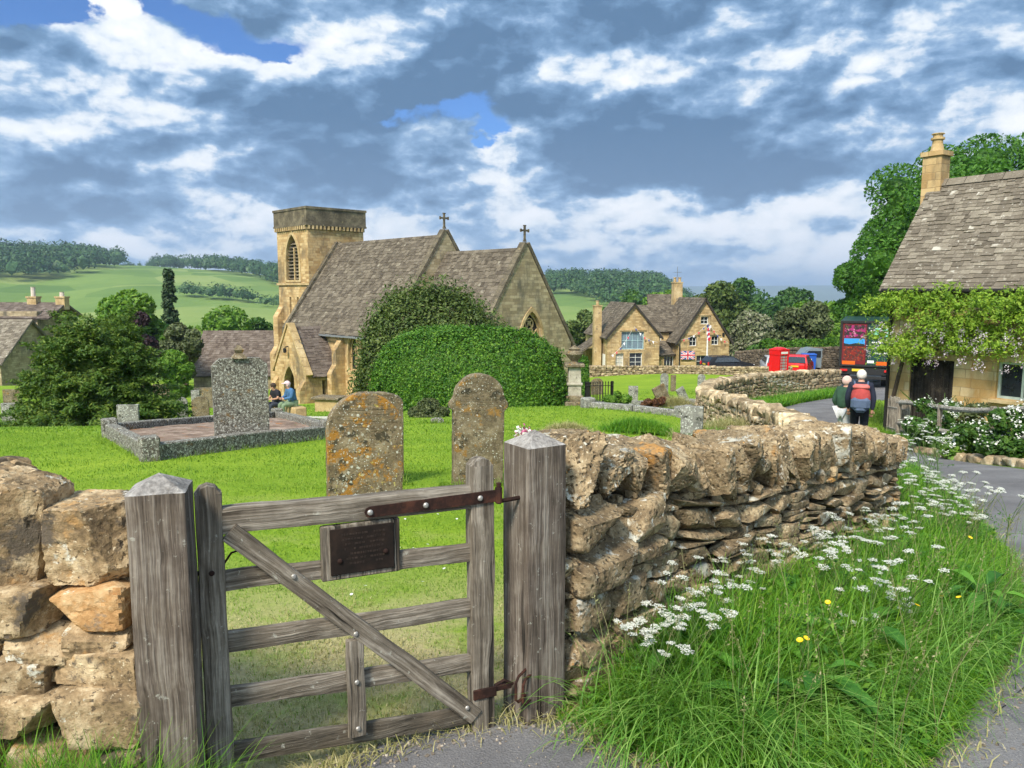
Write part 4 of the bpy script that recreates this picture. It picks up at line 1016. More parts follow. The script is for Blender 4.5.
for s in np.arange(-2.45, 2.46, .34):
    for a in (-1, 1): cbm.box((s, a*2.62, H_+.16), (.16, .16, .28)); cbm.box((a*2.62, s, H_+.16), (.16, .16, .28))
cbm.build('corbel_table', m_dress, church)
for za, zb_, rr_ in ((1.95, 2.12, 2.62), (-1.1, -.9, 2.66)): st = MB(); ring(st, rr_, cz(za), cz(zb_), .3); st.build('string_course', m_dress, tower)
bt = MB()
def buttress(mb, o, n, w, z0, steps):
    """steps: (projection, top z)"""
    n = Vector(n); u = Vector((-n.y, n.x, 0)); pts = [(-.12, z0)]; 
    pr0 = steps[0][0]; pts = [(-.1, z0), (pr0, z0)]
    for k, (p, z) in enumerate(steps):
        pts.append((p, z)); nx = steps[k+1][0] if k+1 < len(steps) else 0.0; pts.append((nx, z + (p-nx)*1.5))
    pts.append((-.1, pts[-1][1]))
    mb.prism(pts, Vector(o) - u*w/2, n, Z3, u*w)
for a_ in (((-2.5, -2.1, 0), W_v, .8, 0, [(1.1, cz(-3.6)), (.7, cz(-.6))]), ((-2.1, -2.5, 0), S_v, .8, 0, [(1.0, cz(-3.6)), (.6, cz(-.6))])):
    bt = MB(); buttress(bt, *a_); fix_normals(bt.build('tower_buttress', m_ash, tower))
# nave
NX0, NX1, NH, RZ, EZ = 2.5, 16.3, 4.45, cz(5.15), cz(-1.05)
nv = MB()
nvw = [arch(11.7, 1.2, cz(-3.9), 2.5), arch(14.2, 1.2, cz(-3.9), 2.5)]
wallp('', None, None, (0,-NH,0), X_, S_v, [(NX0,0),(NX1,0),(NX1,EZ),(NX0,EZ)], nvw, .5, nv)
wallp('', None, None, (0,NH,0), X_, N_v, [(NX0,0),(NX1,0),(NX1,EZ),(NX0,EZ)], [], .5, nv)
gab = lambda h, top, ez: [(-h,0),(h,0),(h,ez),(0,top),(-h,ez)]
wallp('', None, None, (NX0+.5,0,0), Y_, W_v, gab(NH-.02, RZ-.1, EZ-.1), [], .5, nv)
nave = nv.build('nave', m_ash, church)
wallp('nave_east_gable', m_ashg, nave, (NX1,0,0), Y_, E_v, [(-NH-.05,0),(NH+.05,0),(NH+.05,EZ),(0,RZ+.28),(-NH-.05,EZ)], [], .495)
def coped(parent, x, h, top, ez, w=.5, out=.12, mat=None):
    """raking coping stones on a gable in the plane x"""
    mb = MB()
    for s in (-1, 1):
        a, b = Vector((x, s*(h+.28), ez-.30)), Vector((x, 0, top)); d = (b-a); L = d.length; d.normalize(); nn = Vector((0, s*d.z, abs(d.y))).normalized()
        k = int(L / .7)
        for i in range(k):
            p = a + d * L * i / k; q = a + d * L * (i + .97) / k; sx = Vector((w/2, 0, 0)); t = nn * .2
            mb.add([p-sx, p+sx, q+sx, q-sx, p-sx+t, p+sx+t, q+sx+t, q-sx+t], BOXF)
        mb.box((x, s*(h+.18), ez-.45), (w+.04, .5, .4))
    return fix_normals(mb.build('gable_coping', mat or m_dark_st, parent))
coped(nave, NX1-.2, NH, RZ+.32, EZ); coped(nave, NX0+.2, NH, RZ+.1, EZ, .4)
build_roof('nave_roof', m_sl, church, [((NX0+.1,-NH-.35,EZ-.45),(NX1-.45,-NH-.35,EZ-.45),(NX1-.45,0,RZ),(NX0+.1,0,RZ)), ((NX0+.1,NH+.35,EZ-.45),(NX1-.45,NH+.35,EZ-.45),(NX1-.45,0,RZ),(NX0+.1,0,RZ))], row=.26, wid=.34)
MB().box(((NX0+NX1)/2, -NH-.42, EZ-.52), (NX1-NX0-.6, .13, .12)).build('gutter', m_lead, nave)
o_ = cross_mb(RZ+.45, .85).build('gable_cross', m_dark_st, nave); o_.location = (NX1-.2, 0, 0)
def archwin(parent, o, u, n, cx, w, z0, h, tracery=False, name='arched_window'):
    o, u, n = Vector(o), Vector(u), Vector(n)
    f = MB().prism(arch(cx, w+.36, z0-.14, h+.42), o + n*.06, u, Z3, -n*.12, [arch(cx, w-.01, z0+.005, h-.01)])
    f.prism(arch(cx, w-.02, z0+.01, h-.02), o - n*.18, u, Z3, -n*.07, [arch(cx, w-.22, z0+.11, h-.27)])
    P = lambda a, z: o + u*a + Vector((0,0,z)) - n*.22
    if tracery:
        for k in (-1, 1): f.tube([P(cx+k*w/6, z0+.05), P(cx+k*w/6, z0+h*.55), P(cx+k*w*.02, z0+h*.80)], .055, 6); f.tube([P(cx+k*w/6, z0+h*.5), P(cx+k*w*.33, z0+h*.62), P(cx+k*w*.46, z0+h*.45)], .05, 6); f.tube([P(cx+k*w/6, z0+h*.52), P(cx, z0+h*.64)], .05, 6)
        f.tube([P(cx+.28*w*math.cos(t)*.62, z0+h*.74+.28*w*math.sin(t)*.62) for t in np.linspace(0, 2*math.pi, 13)], .05, 6)
        for k in range(4): t = k*math.pi/2+.785; f.tube([P(cx, z0+h*.74), P(cx+.17*w*math.cos(t), z0+h*.74+.17*w*math.sin(t))], .04, 5)
    else: f.tube([P(cx, z0+.05), P(cx, z0+h*.62)], .05, 6); f.tube([P(cx-w*.25, z0+h*.5), P(cx, z0+h*.7), P(cx+w*.25, z0+h*.5)], .04, 6)
    fr = f.build(name, m_dress, parent)
    MB().prism(arch(cx, w-.1, z0+.05, h-.12), o - n*.30, u, Z3, -n*.03).build('leaded_pane', m_glass, fr)
    return fr
for c_ in (11.7, 14.2): archwin(nave, (0,-NH,0), X_, S_v, c_, 1.2, cz(-3.9), 2.5)
for x in (10.35, 15.9): nb = MB(); buttress(nb, (x, -NH, 0), S_v, .55, 0, [(1.1, cz(-4.1)), (.7, cz(-2.5))]); fix_normals(nb.build('nave_buttress', m_ash, nave))

# chancel
CX0, CX1, CHH, CR, CE = 16.3, 23.9, 3.95, cz(4.0), cz(-1.75)
ce = arch(.4, 1.9, cz(-2.6), 2.9)
cn = MB()
wallp('', None, None, (CX1,0,0), Y_, E_v, [(-CHH,0),(CHH,0),(CHH,CE),(0,CR+.25),(-CHH,CE)], [ce], .5, cn)
wallp('', None, None, (0,-CHH,0), X_, S_v, [(CX0+.02,0),(CX1-.5,0),(CX1-.5,CE),(CX0+.02,CE)], [], .5, cn)
wallp('', None, None, (0,CHH,0), X_, N_v, [(CX0+.02,0),(CX1-.5,0),(CX1-.5,CE),(CX0+.02,CE)], [], .5, cn)
chancel = cn.build('chancel', m_ashg, church)
coped(chancel, CX1-.2, CHH, CR+.30, CE)
archwin(chancel, (CX1,0,0), Y_, E_v, .4, 1.9, cz(-2.6), 2.9, True, 'east_window')
build_roof('chancel_roof', m_sl, church, [((CX0+.02,-CHH-.3,CE-.4),(CX1-.45,-CHH-.3,CE-.4),(CX1-.45,0,CR),(CX0+.02,0,CR)), ((CX0+.02,CHH+.3,CE-.4),(CX1-.45,CHH+.3,CE-.4),(CX1-.45,0,CR),(CX0+.02,0,CR))], row=.26, wid=.34)
o_ = cross_mb(CR+.42, .8).build('gable_cross', m_dark_st, chancel); o_.location = (CX1-.2, 0, 0)
# porch
PX, PH, PY, PR, PE = 7.55, 2.2, -7.0, cz(-1.05), cz(-4.0)
pc = MB(); pa = arch(PX, 1.75, cz(-6.75), 3.1)
wallp('', None, None, (0,PY,0), X_, S_v, [(PX-PH,0),(PX+PH,0),(PX+PH,PE),(PX,PR+.25),(PX-PH,PE)], [pa], .45, pc)
for s in (-1, 1): wallp('', None, None, (PX+s*PH,0,0), Y_, (s,0,0), [(PY+.45,0),(-NH,0),(-NH,PE),(PY+.45,PE)], [rect(-5.6, cz(-5.6), .3, 1.0)], .4, pc)
porch = pc.build('porch', m_ash, church)
MB().prism(arch(PX, 2.35, cz(-6.95), 3.62), (0, PY-.05, 0), X_, Z3, (0, .1, 0), [arch(PX, 1.76, cz(-6.8), 3.14)]).build('porch_arch', m_dress, porch)
MB().box((PX, PY+2.2, cz(-5.6)), (2.6, .1, 3.4)).build('dark_porch_interior', m_black, porch)
MB().prism(arch(PX, 1.6, cz(-6.7), 2.9), (0, PY+1.3, 0), X_, Z3, (0, .12, 0), [arch(PX, .8, cz(-6.75), 2.5)]).build('inner_arch', m_dress, porch)
pcp = MB()
for s in (-1, 1):
    a, b = Vector((PX+s*(PH+.2), PY+.15, PE-.2)), Vector((PX, PY+.15, PR+.3)); d = b-a; L = d.length; d.normalize(); nn = Vector((s*d.z, 0, abs(d.x))).normalized()*.16
    for i in range(6): p, q = a+d*L*i/6, a+d*L*(i+.97)/6; sx = Vector((0,.24,0)); pcp.add([p-sx,p+sx,q+sx,q-sx,p-sx+nn,p+sx+nn,q+sx+nn,q-sx+nn], BOXF)
fix_normals(pcp.build('gable_coping', m_dress, porch))
build_roof('porch_roof', m_sl3, porch, [((PX+PH+.3,PY+.4,PE-.3),(PX+PH+.3,-NH+.1,PE-.3),(PX,-NH+.9,PR),(PX,PY+.4,PR)), ((PX-PH-.3,PY+.4,PE-.3),(PX-PH-.3,-NH+.1,PE-.3),(PX,-NH+.9,PR),(PX,PY+.4,PR))], row=.22, wid=.3)
for s in (-1, 1): pb_ = MB(); buttress(pb_, (PX+s*(PH-.3), PY, 0), S_v, .5, 0, [(.45, cz(-5.2))]); fix_normals(pb_.build('porch_buttress', m_ash, porch))
MB().tube([(PX, PY-.3, cz(-2.35)), (PX, PY-.05, cz(-2.3))], .04, 6).lathe([(.02,0),(.12,.05),(.12,.3),(.02,.36)], (PX, PY-.32, cz(-2.75)), 8).build('lantern', m_black, porch)

# outbuilding behind the church, and the old house at the left edge
ob = thing('outbuilding', 'long low outbuilding with a dark stone-slate roof left of the church porch', 'outbuilding', (-19.4, 66.5, -7.5), R(2))
oz = lambda z: z + 7.5
m = MB(); wallp('', None, None, (0,0,0), X_, S_v, [(-8.2,0),(4,0),(4,oz(-5.6)),(-8.2,oz(-5.6))], [], .4, m)
for x, n_ in ((-8.2, W_v), (4, E_v)): wallp('', None, None, (x,3.2,0), Y_, n_, [(-3.15,0),(3.2,0),(3.2,oz(-5.6)),(0,oz(-2.3)),(-3.15,oz(-5.6))], [], .4, m)
m.build('wall', m_ashg, ob)
build_roof('roof', m_sl3, ob, [((-8.35,-.3,oz(-5.85)),(4.1,-.3,oz(-5.85)),(4.1,3.2,oz(-2.15)),(-8.35,3.2,oz(-2.15))), ((-8.35,6.7,oz(-5.85)),(4.1,6.7,oz(-5.85)),(4.1,3.2,oz(-2.15)),(-8.35,3.2,oz(-2.15)))], row=.24, wid=.3)
yw = drywall('stone_wall', 'low dark wall crossing below the outbuilding left of the church', [ (p.x, p.y, gz1(p.x, p.y)-.1, p.z-.3, p.z) for p in (pix(px, 388, Y) for px, Y in ((120, 58), (190, 58), (262, 57)))], .5, (.12,.2), (.25,.5), True, LIBL, m_wfar, (1,), seed=21, copelen=(.2,.34), lean=.05)
hs = thing('old_house', 'stone-roofed old house with two pale chimneys at the left edge behind the big yew', 'house', (-50.0, 66, -7), R(-4))
hz = lambda z: z + 7
m = MB(); wallp('', None, None, (0,0,0), X_, S_v, [(-12,0),(6.2,0),(6.2,hz(-4.6)),(-12,hz(-4.6))], [rect(.5, hz(-6.2), .9, 1.1), rect(-3, hz(-6.2), .9, 1.1)], .4, m)
wallp('', None, None, (6.2,4,0), Y_, E_v, [(-3.6,0),(4,0),(4,hz(-4.6)),(0,hz(-1.25)),(-3.6,hz(-4.6))], [], .4, m); m.build('wall', m_ashg, hs)
for cx in (.5, -3): window(hs, (0,0,0), X_, S_v, cx, hz(-6.2), .9, 1.1)
build_roof('roof', m_sl2, hs, [((-12,-.3,hz(-4.8)),(6.5,-.3,hz(-4.8)),(6.5,4,hz(-1.15)),(-12,4,hz(-1.15))), ((-12,8.3,hz(-4.8)),(6.5,8.3,hz(-4.8)),(6.5,4,hz(-1.15)),(-12,4,hz(-1.15)))], row=.24, wid=.3)
rl = MB(); rl.box((-4, 12, hz(-3)), (14, 5, 5)); back = rl.build('rear_range', m_ashg, hs)
build_roof('rear_roof', m_sl3, hs, [((-11,9.2,hz(-1.2)),(4.4,9.2,hz(-1.2)),(4.4,12,hz(.25)),(-11,12,hz(.25))), ((-11,14.8,hz(-1.2)),(4.4,14.8,hz(-1.2)),(4.4,12,hz(.25)),(-11,12,hz(.25)))], row=.26, wid=.34)
for x, hh in ((1.0, 1.9), (4.0, .9)):
    c = MB().box((x, 12, hz(.2)), (.95, .75, 1.2)).box((x, 12, hz(.85)), (1.1, .9, .14)).build('chimney', m_dress, hs); MB().lathe([(.22,0),(.2,hh*.45),(.24,hh*.5)], (x, 12, hz(.92)), 10).build('chimney_pot', rock('pale_pot', (.4,.33,.28),(.55,.47,.4),(.65,.6,.52), 4), c)

# ------------------------------------------------------------ the inn
pg = Vector((9.45, 76, -6.6)); pub = thing('village_inn', 'two-gabled honey stone inn with stone-slate roofs, tall chimneys and bunting behind the churchyard', 'inn', pg, R(7)); pz = lambda z: z + 6.6
w1, mid, x2, w2_ = 5.3, 7.35, 7.35, 5.35
mb = MB(); bay = rect(2.7, pz(-4.35), 2.7, 1.95); lowr = rect(3.0, pz(-6.0), 1.5, 1.35)
Z0 = pz(-2.85)
wallp('', None, None, (0,0,0), X_, S_v, [(0,0),(w1,0),(w1,Z0),(w1/2,pz(.15)),(0,Z0)], [rect(2.55, pz(-4.3), 2.3, 1.75), rect(2.9, pz(-6.05), 1.3, 1.4), rect(1.25, pz(-6.0), .8, 1.3)], .4, mb)
wallp('', None, None, (0,5,0), Y_, W_v, [(-4.6,0),(5,0),(5,Z0),(-4.6,Z0)], [], .4, mb)
lw_ = mb.build('left_wing', m_pub, pub)
window(lw_, (0,0,0), X_, S_v, 2.55, pz(-4.3), 2.3, 1.75, 4, 2, plain('pale_blue_paint', (.42,.60,.62), .5), gm=plain('sky_lit_glass', (.16,.22,.26), .15, spec=.8), sur=m_dress, hood=True)  # sky reflection put into the pane colour as lighter grey-blue
window(lw_, (0,0,0), X_, S_v, 2.9, pz(-6.05), 1.3, 1.4, 2, 3, sur=m_dress); window(lw_, (0,0,0), X_, S_v, 1.25, pz(-6.0), .8, 1.3, 2, 3, gm=plain('pale_blind', (.55,.52,.42), .7), sur=m_dress)
mb = MB(); wallp('', None, None, (0,3.2,0), X_, S_v, [(w1,0),(mid,0),(mid,pz(-2.6)),(w1,pz(-2.6))], [rect(6.1, pz(-3.75), .85, .95)], .4, mb); mw_ = mb.build('middle_range', m_pub, pub)
window(mw_, (0,3.2,0), X_, S_v, 6.1, pz(-3.75), .85, .95, 2, 2)
mb = MB(); wallp('', None, None, (0,1.2,0), X_, S_v, [(w1,0),(x2,0),(x2,pz(-5.0)),(w1,pz(-5.0))], [rect(6.7, pz(-6.2), 1.0, 1.1)], .3, mb); bw_ = mb.build('bay_front', m_pub, pub); window(bw_, (0,1.2,0), X_, S_v, 6.7, pz(-6.2), 1.0, 1.1, 3, 1, sur=m_dress)
mb = MB(); Z2 = pz(-3.5); xc = x2 + w2_/2
ws_ = [(xc-1.15, pz(-4.05), .75, .95), (xc+1.15, pz(-3.95), .75, .9), (xc, pz(-1.85), .8, .75), (xc+.0, pz(-6.2), 1.5, 1.2)]
wallp('', None, None, (0,.3,0), X_, S_v, [(x2,0),(x2+w2_,0),(x2+w2_,Z2),(xc,pz(.62)),(x2,Z2)], [rect(a,b,c,d) for a,b,c,d in ws_], .4, mb)
wallp('', None, None, (x2,5,0), Y_, W_v, [(-4.25,0),(5,0),(5,Z2),(-4.25,Z2)], [], .4, mb); wallp('', None, None, (x2+w2_,5,0), Y_, E_v, [(-4.25,0),(5,0),(5,Z2),(-4.25,Z2)], [], .4, mb)
rw_ = mb.build('right_wing', m_pub, pub)
for a,b,c,d in ws_[:3]: window(rw_, (0,.3,0), X_, S_v, a, b, c, d, 2, 2, sur=m_dress, hood=True)
window(rw_, (0,.3,0), X_, S_v, *ws_[3], 3, 2, sur=m_dress)
MB().box((.0 + xc + 2.0, .25, pz(-2.9)), (.2, .1, .35)).build('slit', m_black, rw_)
build_roof('left_wing_roof', m_sl, pub, [((-.35,-.25,Z0-.35),(-.35,9.5,Z0-.35),(w1/2,9.5,pz(.22)),(w1/2,-.25,pz(.22))), ((w1+.3,-.25,Z0-.3),(w1+.3,9.5,Z0-.3),(w1/2,9.5,pz(.22)),(w1/2,-.25,pz(.22)))], row=.25, wid=.34)
build_roof('middle_roof', m_sl, pub, [((w1-.7,2.9,pz(-2.75)),(x2+.9,2.9,pz(-2.75)),(x2+1.6,5.6,pz(-.1)),(w1-2.2,5.6,pz(-.1)))], row=.25, wid=.34)
build_roof('bay_roof', m_sl, pub, [((w1-.1,.9,pz(-5.05)),(x2,.9,pz(-5.05)),(x2-.4,3.15,pz(-3.75)),(w1+.02,3.15,pz(-3.75)))], row=.22, wid=.3)
build_roof('right_wing_roof', m_sl, pub, [((x2-.35,.05,Z2-.3),(x2-.35,10,Z2-.3),(xc,10,pz(.7)),(xc,.05,pz(.7))), ((x2+w2_+.35,.05,Z2-.3),(x2+w2_+.35,10,Z2-.3),(xc,10,pz(.7)),(xc,.05,pz(.7)))], row=.25, wid=.34)
build_roof('rear_roof', m_sl, pub, [((6.9,9.0,pz(-1.2)),(11.0,9.0,pz(-1.2)),(11.0,11.5,pz(1.0)),(7.4,11.5,pz(1.0)))], row=.25, wid=.34)
bg_ = MB()
for (x, zz_, hw, y) in ((w1/2, pz(.3), w1/2+.35, -.3), (xc, pz(.78), w2_/2+.4, 0.0)):
    ez = (Z0-.35) if x < 5 else (Z2-.3)
    for s in (-1, 1):
        a, b = Vector((x+s*hw, y, ez-.05)), Vector((x, y, zz_)); d = (b-a); L = d.length; d.normalize(); nn = Vector((s*d.z,0,abs(d.x)))*-.16
        bg_.add([a, a+Vector((0,.06,0)), b+Vector((0,.06,0)), b, a+nn, a+nn+Vector((0,.06,0)), b+nn+Vector((0,.06,0)), b+nn], BOXF)
fix_normals(bg_.build('bargeboard', plain('dark_board', (.03,.025,.02), .8), pub))
def chimney(parent, x, y, z0, z1, w=.8, pots=1, d=.6, m=None, ph=.5):
    c = MB().box((x, y, (z0+z1)/2), (w, d, z1-z0)).box((x, y, z1+.07), (w+.10, d+.10, .12)).build('chimney', m or m_dress, parent)
    for i in range(pots): MB().lathe([(.17,0),(.14,ph*.8),(.19,ph*.85),(.19,ph),(.10,ph)], (x + (i-(pots-1)/2)*w*.55, y, z1+.14), 12).build('chimney_pot', m_dress, c)
    return c
chimney(pub, -.55, 2.2, 0, pz(-.1), .75, 1, .75, m_dress, .45); chimney(pub, 9.9, 8.5, pz(-1.5), pz(2.3), 1.0, 2, .8, m_dress, .5)
ant = MB().tube([(9.9, 8.5, pz(2.4)), (9.9, 8.5, pz(4.1))], .03, 5)
for k in range(5): ant.tube([(9.5, 8.5-.3+.15*k, pz(3.5)), (10.3, 8.5-.3+.15*k, pz(3.5))], .015, 4)
ant.tube([(9.9, 7.9, pz(3.5)), (9.9, 9.1, pz(3.5))], .015, 4); ant.build('aerial', m_lead, pub)
# porch lean-to on the left flank
for y_ in (3.2, 5.4): MB().box((-1.6, y_, pz(-5.6)), (.18, .18, 2.0)).build('porch_post', m_pub, pub)
MB().box((-.7, 5.7, pz(-5.6)), (1.6, .2, 2.0)).build('porch_wall', m_pub, pub)
build_roof('side_porch_roof', m_sl, pub, [((-2.1,2.6,pz(-4.7)),(-2.1,6.0,pz(-4.7)),(.0,6.0,pz(-3.3)),(.0,2.6,pz(-3.3)))], row=.22, wid=.3)
MB().box((-.03, 1.3, pz(-5.7)), (.06, .9, 1.7)).build('side_door', m_white, pub)
dp = MB(); dp.tube([(x2+.1, .15, 0), (x2+.1, .15, Z2-.3)], .06, 6); dp.tube([(w1-.05, -.1, pz(-4.9)), (x2, -.1+1.0, pz(-4.95))], .04, 6); dp.build('downpipe', m_black, pub)
# flags and bunting, each hung on the inn
def union_flag(mb_list, W_=1.9, H2=1.15):
    """blue field, white and red saltires and crosses as thin raised sheets"""
    blue, white, red = mb_list
    blue.box((0,0,0), (W_, .03, H2))
    d = math.atan2(H2, W_); L = math.hypot(W_, H2)
    def band(mb, w, y, a):
        c, s = math.cos(a), math.sin(a); hw = w/2; hx, hz_ = W_/2, H2/2
        t = hw/abs(s); k = hw/abs(c)
        pts = [(-hx, -hz_*(1 if a > 0 else -1)), ]
        # saltire band clipped to the cloth
        sg = 1 if a > 0 else -1
        P2 = [(-hx, -sg*hz_), (-hx+t, -sg*hz_), (hx, sg*(hz_-k)), (hx, sg*hz_), (hx-t, sg*hz_), (-hx, -sg*(hz_-k))]
        mb.prism(P2, (0, y, 0), (1,0,0), (0,0,1), (0,.006,0))
    for a in (d, -d): band(white, .24*W_/1.9, -.022, a); band(red, .09*W_/1.9, -.029, a)
    q_ = W_/1.9; white.box((0,-.034,0), (W_, .006, .34*q_)); white.box((0,-.034,0), (.34*q_, .006, H2)); red.box((0,-.042,0), (W_, .006, .19*q_)); red.box((0,-.042,0), (.19*q_, .006, H2))
m_fb, m_fw, m_fr = plain('flag_blue', (.03,.05,.22), .8), plain('flag_white', (.75,.72,.72), .8), plain('flag_red', (.55,.03,.06), .8)
q = Matrix.Translation(pg) @ Matrix.Rotation(R(7), 4, 'Z')
fl = thing('union_flag_banner', 'red, white and blue union flag hung flat on the wall of the inn right wing', 'flag', q @ Vector((x2+.95, .12, pz(-4.95))), R(7))
L3 = [MB(), MB(), MB()]; union_flag(L3, 1.45, .85)
for mb, nm, mt in zip(L3, ('blue_field', 'white_crosses', 'red_crosses'), (m_fb, m_fw, m_fr)): fix_normals(mb.build(nm, mt, fl))
fpz = onground(706.5, 68, 0); fp = thing('flagpole', 'slim white flagpole with a furled union flag standing in front of the inn', 'flagpole', fpz)
hh = pix(706, 326, 68).z - fpz.z
MB().tube([(0,0,-.1), (0,0,hh)], [.075, .05], 10).lathe([(.02,0),(.07,.04),(.07,.1),(.0,.14)], (0,0,hh), 10).build('pole', m_white, fp)
ff = MB(); rng = np.random.default_rng(3)
for i, (mt) in enumerate((m_fb, m_fw, m_fr)):
    b = MB(); 
    for k in range(3):
        zt_ = hh + .1 - k*.42 - i*.14; x0 = rng.uniform(-.12, .06); w0 = rng.uniform(.12, .3); b.add([(x0, -.08-.02*i, zt_), (x0+w0, -.10-.03*i, zt_+rng.uniform(-.1,.1)), (x0+w0*.7, -.06-.02*i, zt_-rng.uniform(.2,.36)), (x0-.03, -.12+.02*i, zt_-rng.uniform(.15,.3))], [(0,1,2,3)])
    b.build('flag_fold', mt, fp)
bt_ = MB; cols3 = (m_fr, m_fw, m_fb)
bl_ = [((.2, -.6, pz(-4.9)), (2.4, -.2, pz(-2.4))), ((2.6,-.2,pz(-2.0)), (5.0,-.3,pz(-3.6))), ((x2+.2,.0,pz(-3.4)), (x2+3.0,.0,pz(-1.7))), ((x2+3.0,0,pz(-1.7)),(x2+5.1,0,pz(-3.7)))]
for n_, (a, b) in enumerate(bl_):
    B = thing('bunting', ('string of red and white pennants at the lower left of the inn left gable', 'string of small pennants across the right half of the inn left gable', 'string of pennants rising left to right across the inn right gable', 'string of pennants falling down the right side of the inn right gable')[n_], 'bunting', q @ Vector(a), R(7), 'bunting on the inn')
    d = Vector(b) - Vector(a); pts = [d*t + Vector((0,0,-.35*math.sin(math.pi*t))) for t in np.linspace(0, 1, 12)]
    MB().tube(pts, .012, 4).build('cord', m_white, B)
    for k in range(1, 11, 2):
        p = pts[k]; s = .10; MB().add([(p.x-s, p.y, p.z), (p.x+s, p.y, p.z+.02), (p.x+.02, p.y-.06, p.z-.26)], [(0,1,2)]).build('pennant', cols3[(k+n_) % 3], B)
# ------------------------------------------------------------ trees, hedges, woods
m_bark = rock('bark', (.03,.022,.015), (.075,.055,.038), (.14,.11,.08), 3, fine=20)
LF = {'yew': leafm('yew_leaves', (.035,.085,.014), (.09,.17,.022), (.21,.27,.04), .35),
      'dark': leafm('dark_green_leaves', (.022,.07,.014), (.045,.115,.02), (.085,.17,.03), .3),
      'mid': leafm('mid_green_leaves', (.03,.085,.014), (.06,.14,.02), (.11,.20,.03), .3),
      'fresh': leafm('fresh_green_leaves', (.06,.15,.015), (.12,.24,.02), (.20,.32,.04), .35),
      'horse': leafm('large_tree_leaves', (.035,.11,.014), (.07,.19,.02), (.14,.30,.035), .4),
      'hedge': leafm('clipped_hedge_leaves', (.03,.10,.012), (.08,.20,.018), (.18,.32,.03), .3, patch=2.5),
      'olive': leafm('grey_green_leaves', (.05,.065,.025), (.085,.11,.04), (.16,.18,.07), .2),
      'holly': leafm('dull_green_leaves', (.04,.075,.015), (.09,.14,.028), (.18,.22,.06), .3),
      'purple': leafm('purple_leaves', (.022,.012,.016), (.045,.022,.028), (.08,.04,.04), .2),
      'pine': leafm('conifer_needles', (.012,.035,.012), (.03,.06,.018), (.06,.09,.03), .1),
      'flower': leafm('blossoming_leaves', (.07,.09,.04), (.14,.16,.07), (.36,.34,.26), .2),
      'wist': leafm('climber_leaves', (.10,.20,.015), (.22,.36,.03), (.38,.50,.06), .35),
      'rust': leafm('red_brown_leaves', (.05,.02,.012), (.11,.045,.02), (.20,.10,.04), .2),
      'straw': leafm('straw_grass', (.12,.14,.03), (.24,.25,.06), (.42,.38,.16), .3),
      'far': leafm('woodland_leaves', (.02,.06,.02), (.04,.10,.026), (.08,.15,.04), .1, patch=.02)}
def sprays(mb, rng, L, n, k, size, spread, droop=.5, up=.3):
    """feathery branchlets: leaf faces strung along short drooping twigs"""
    C = np.array([l[0] for l in L]); r = np.array([l[1] for l in L]); p = r**2/(r**2).sum(); i = rng.choice(len(L), n, p=p)
    d = sph(rng, n); d[:, 2] = np.abs(d[:, 2]) * .9 - .15; d /= np.linalg.norm(d, axis=1)[:, None]
    S = C[i] + d * (r[i] * rng.uniform(.55, .95, n))[:, None]; out = d.copy(); out[:, 2] += up; out /= np.linalg.norm(out, axis=1)[:, None]
    Ln = spread * rng.uniform(.5, 1.3, n)
    for j in range(k):
        t = (j + .5) / k; P = S + out * (Ln * t)[:, None]; P[:, 2] -= droop * Ln * t * t; P += rng.normal(size=P.shape) * size * .5
        V, Fc = foliage_pts(rng, P, out, size * (1.15 - .5 * t), asp=.32, droop=.3); mb.add(V, Fc)
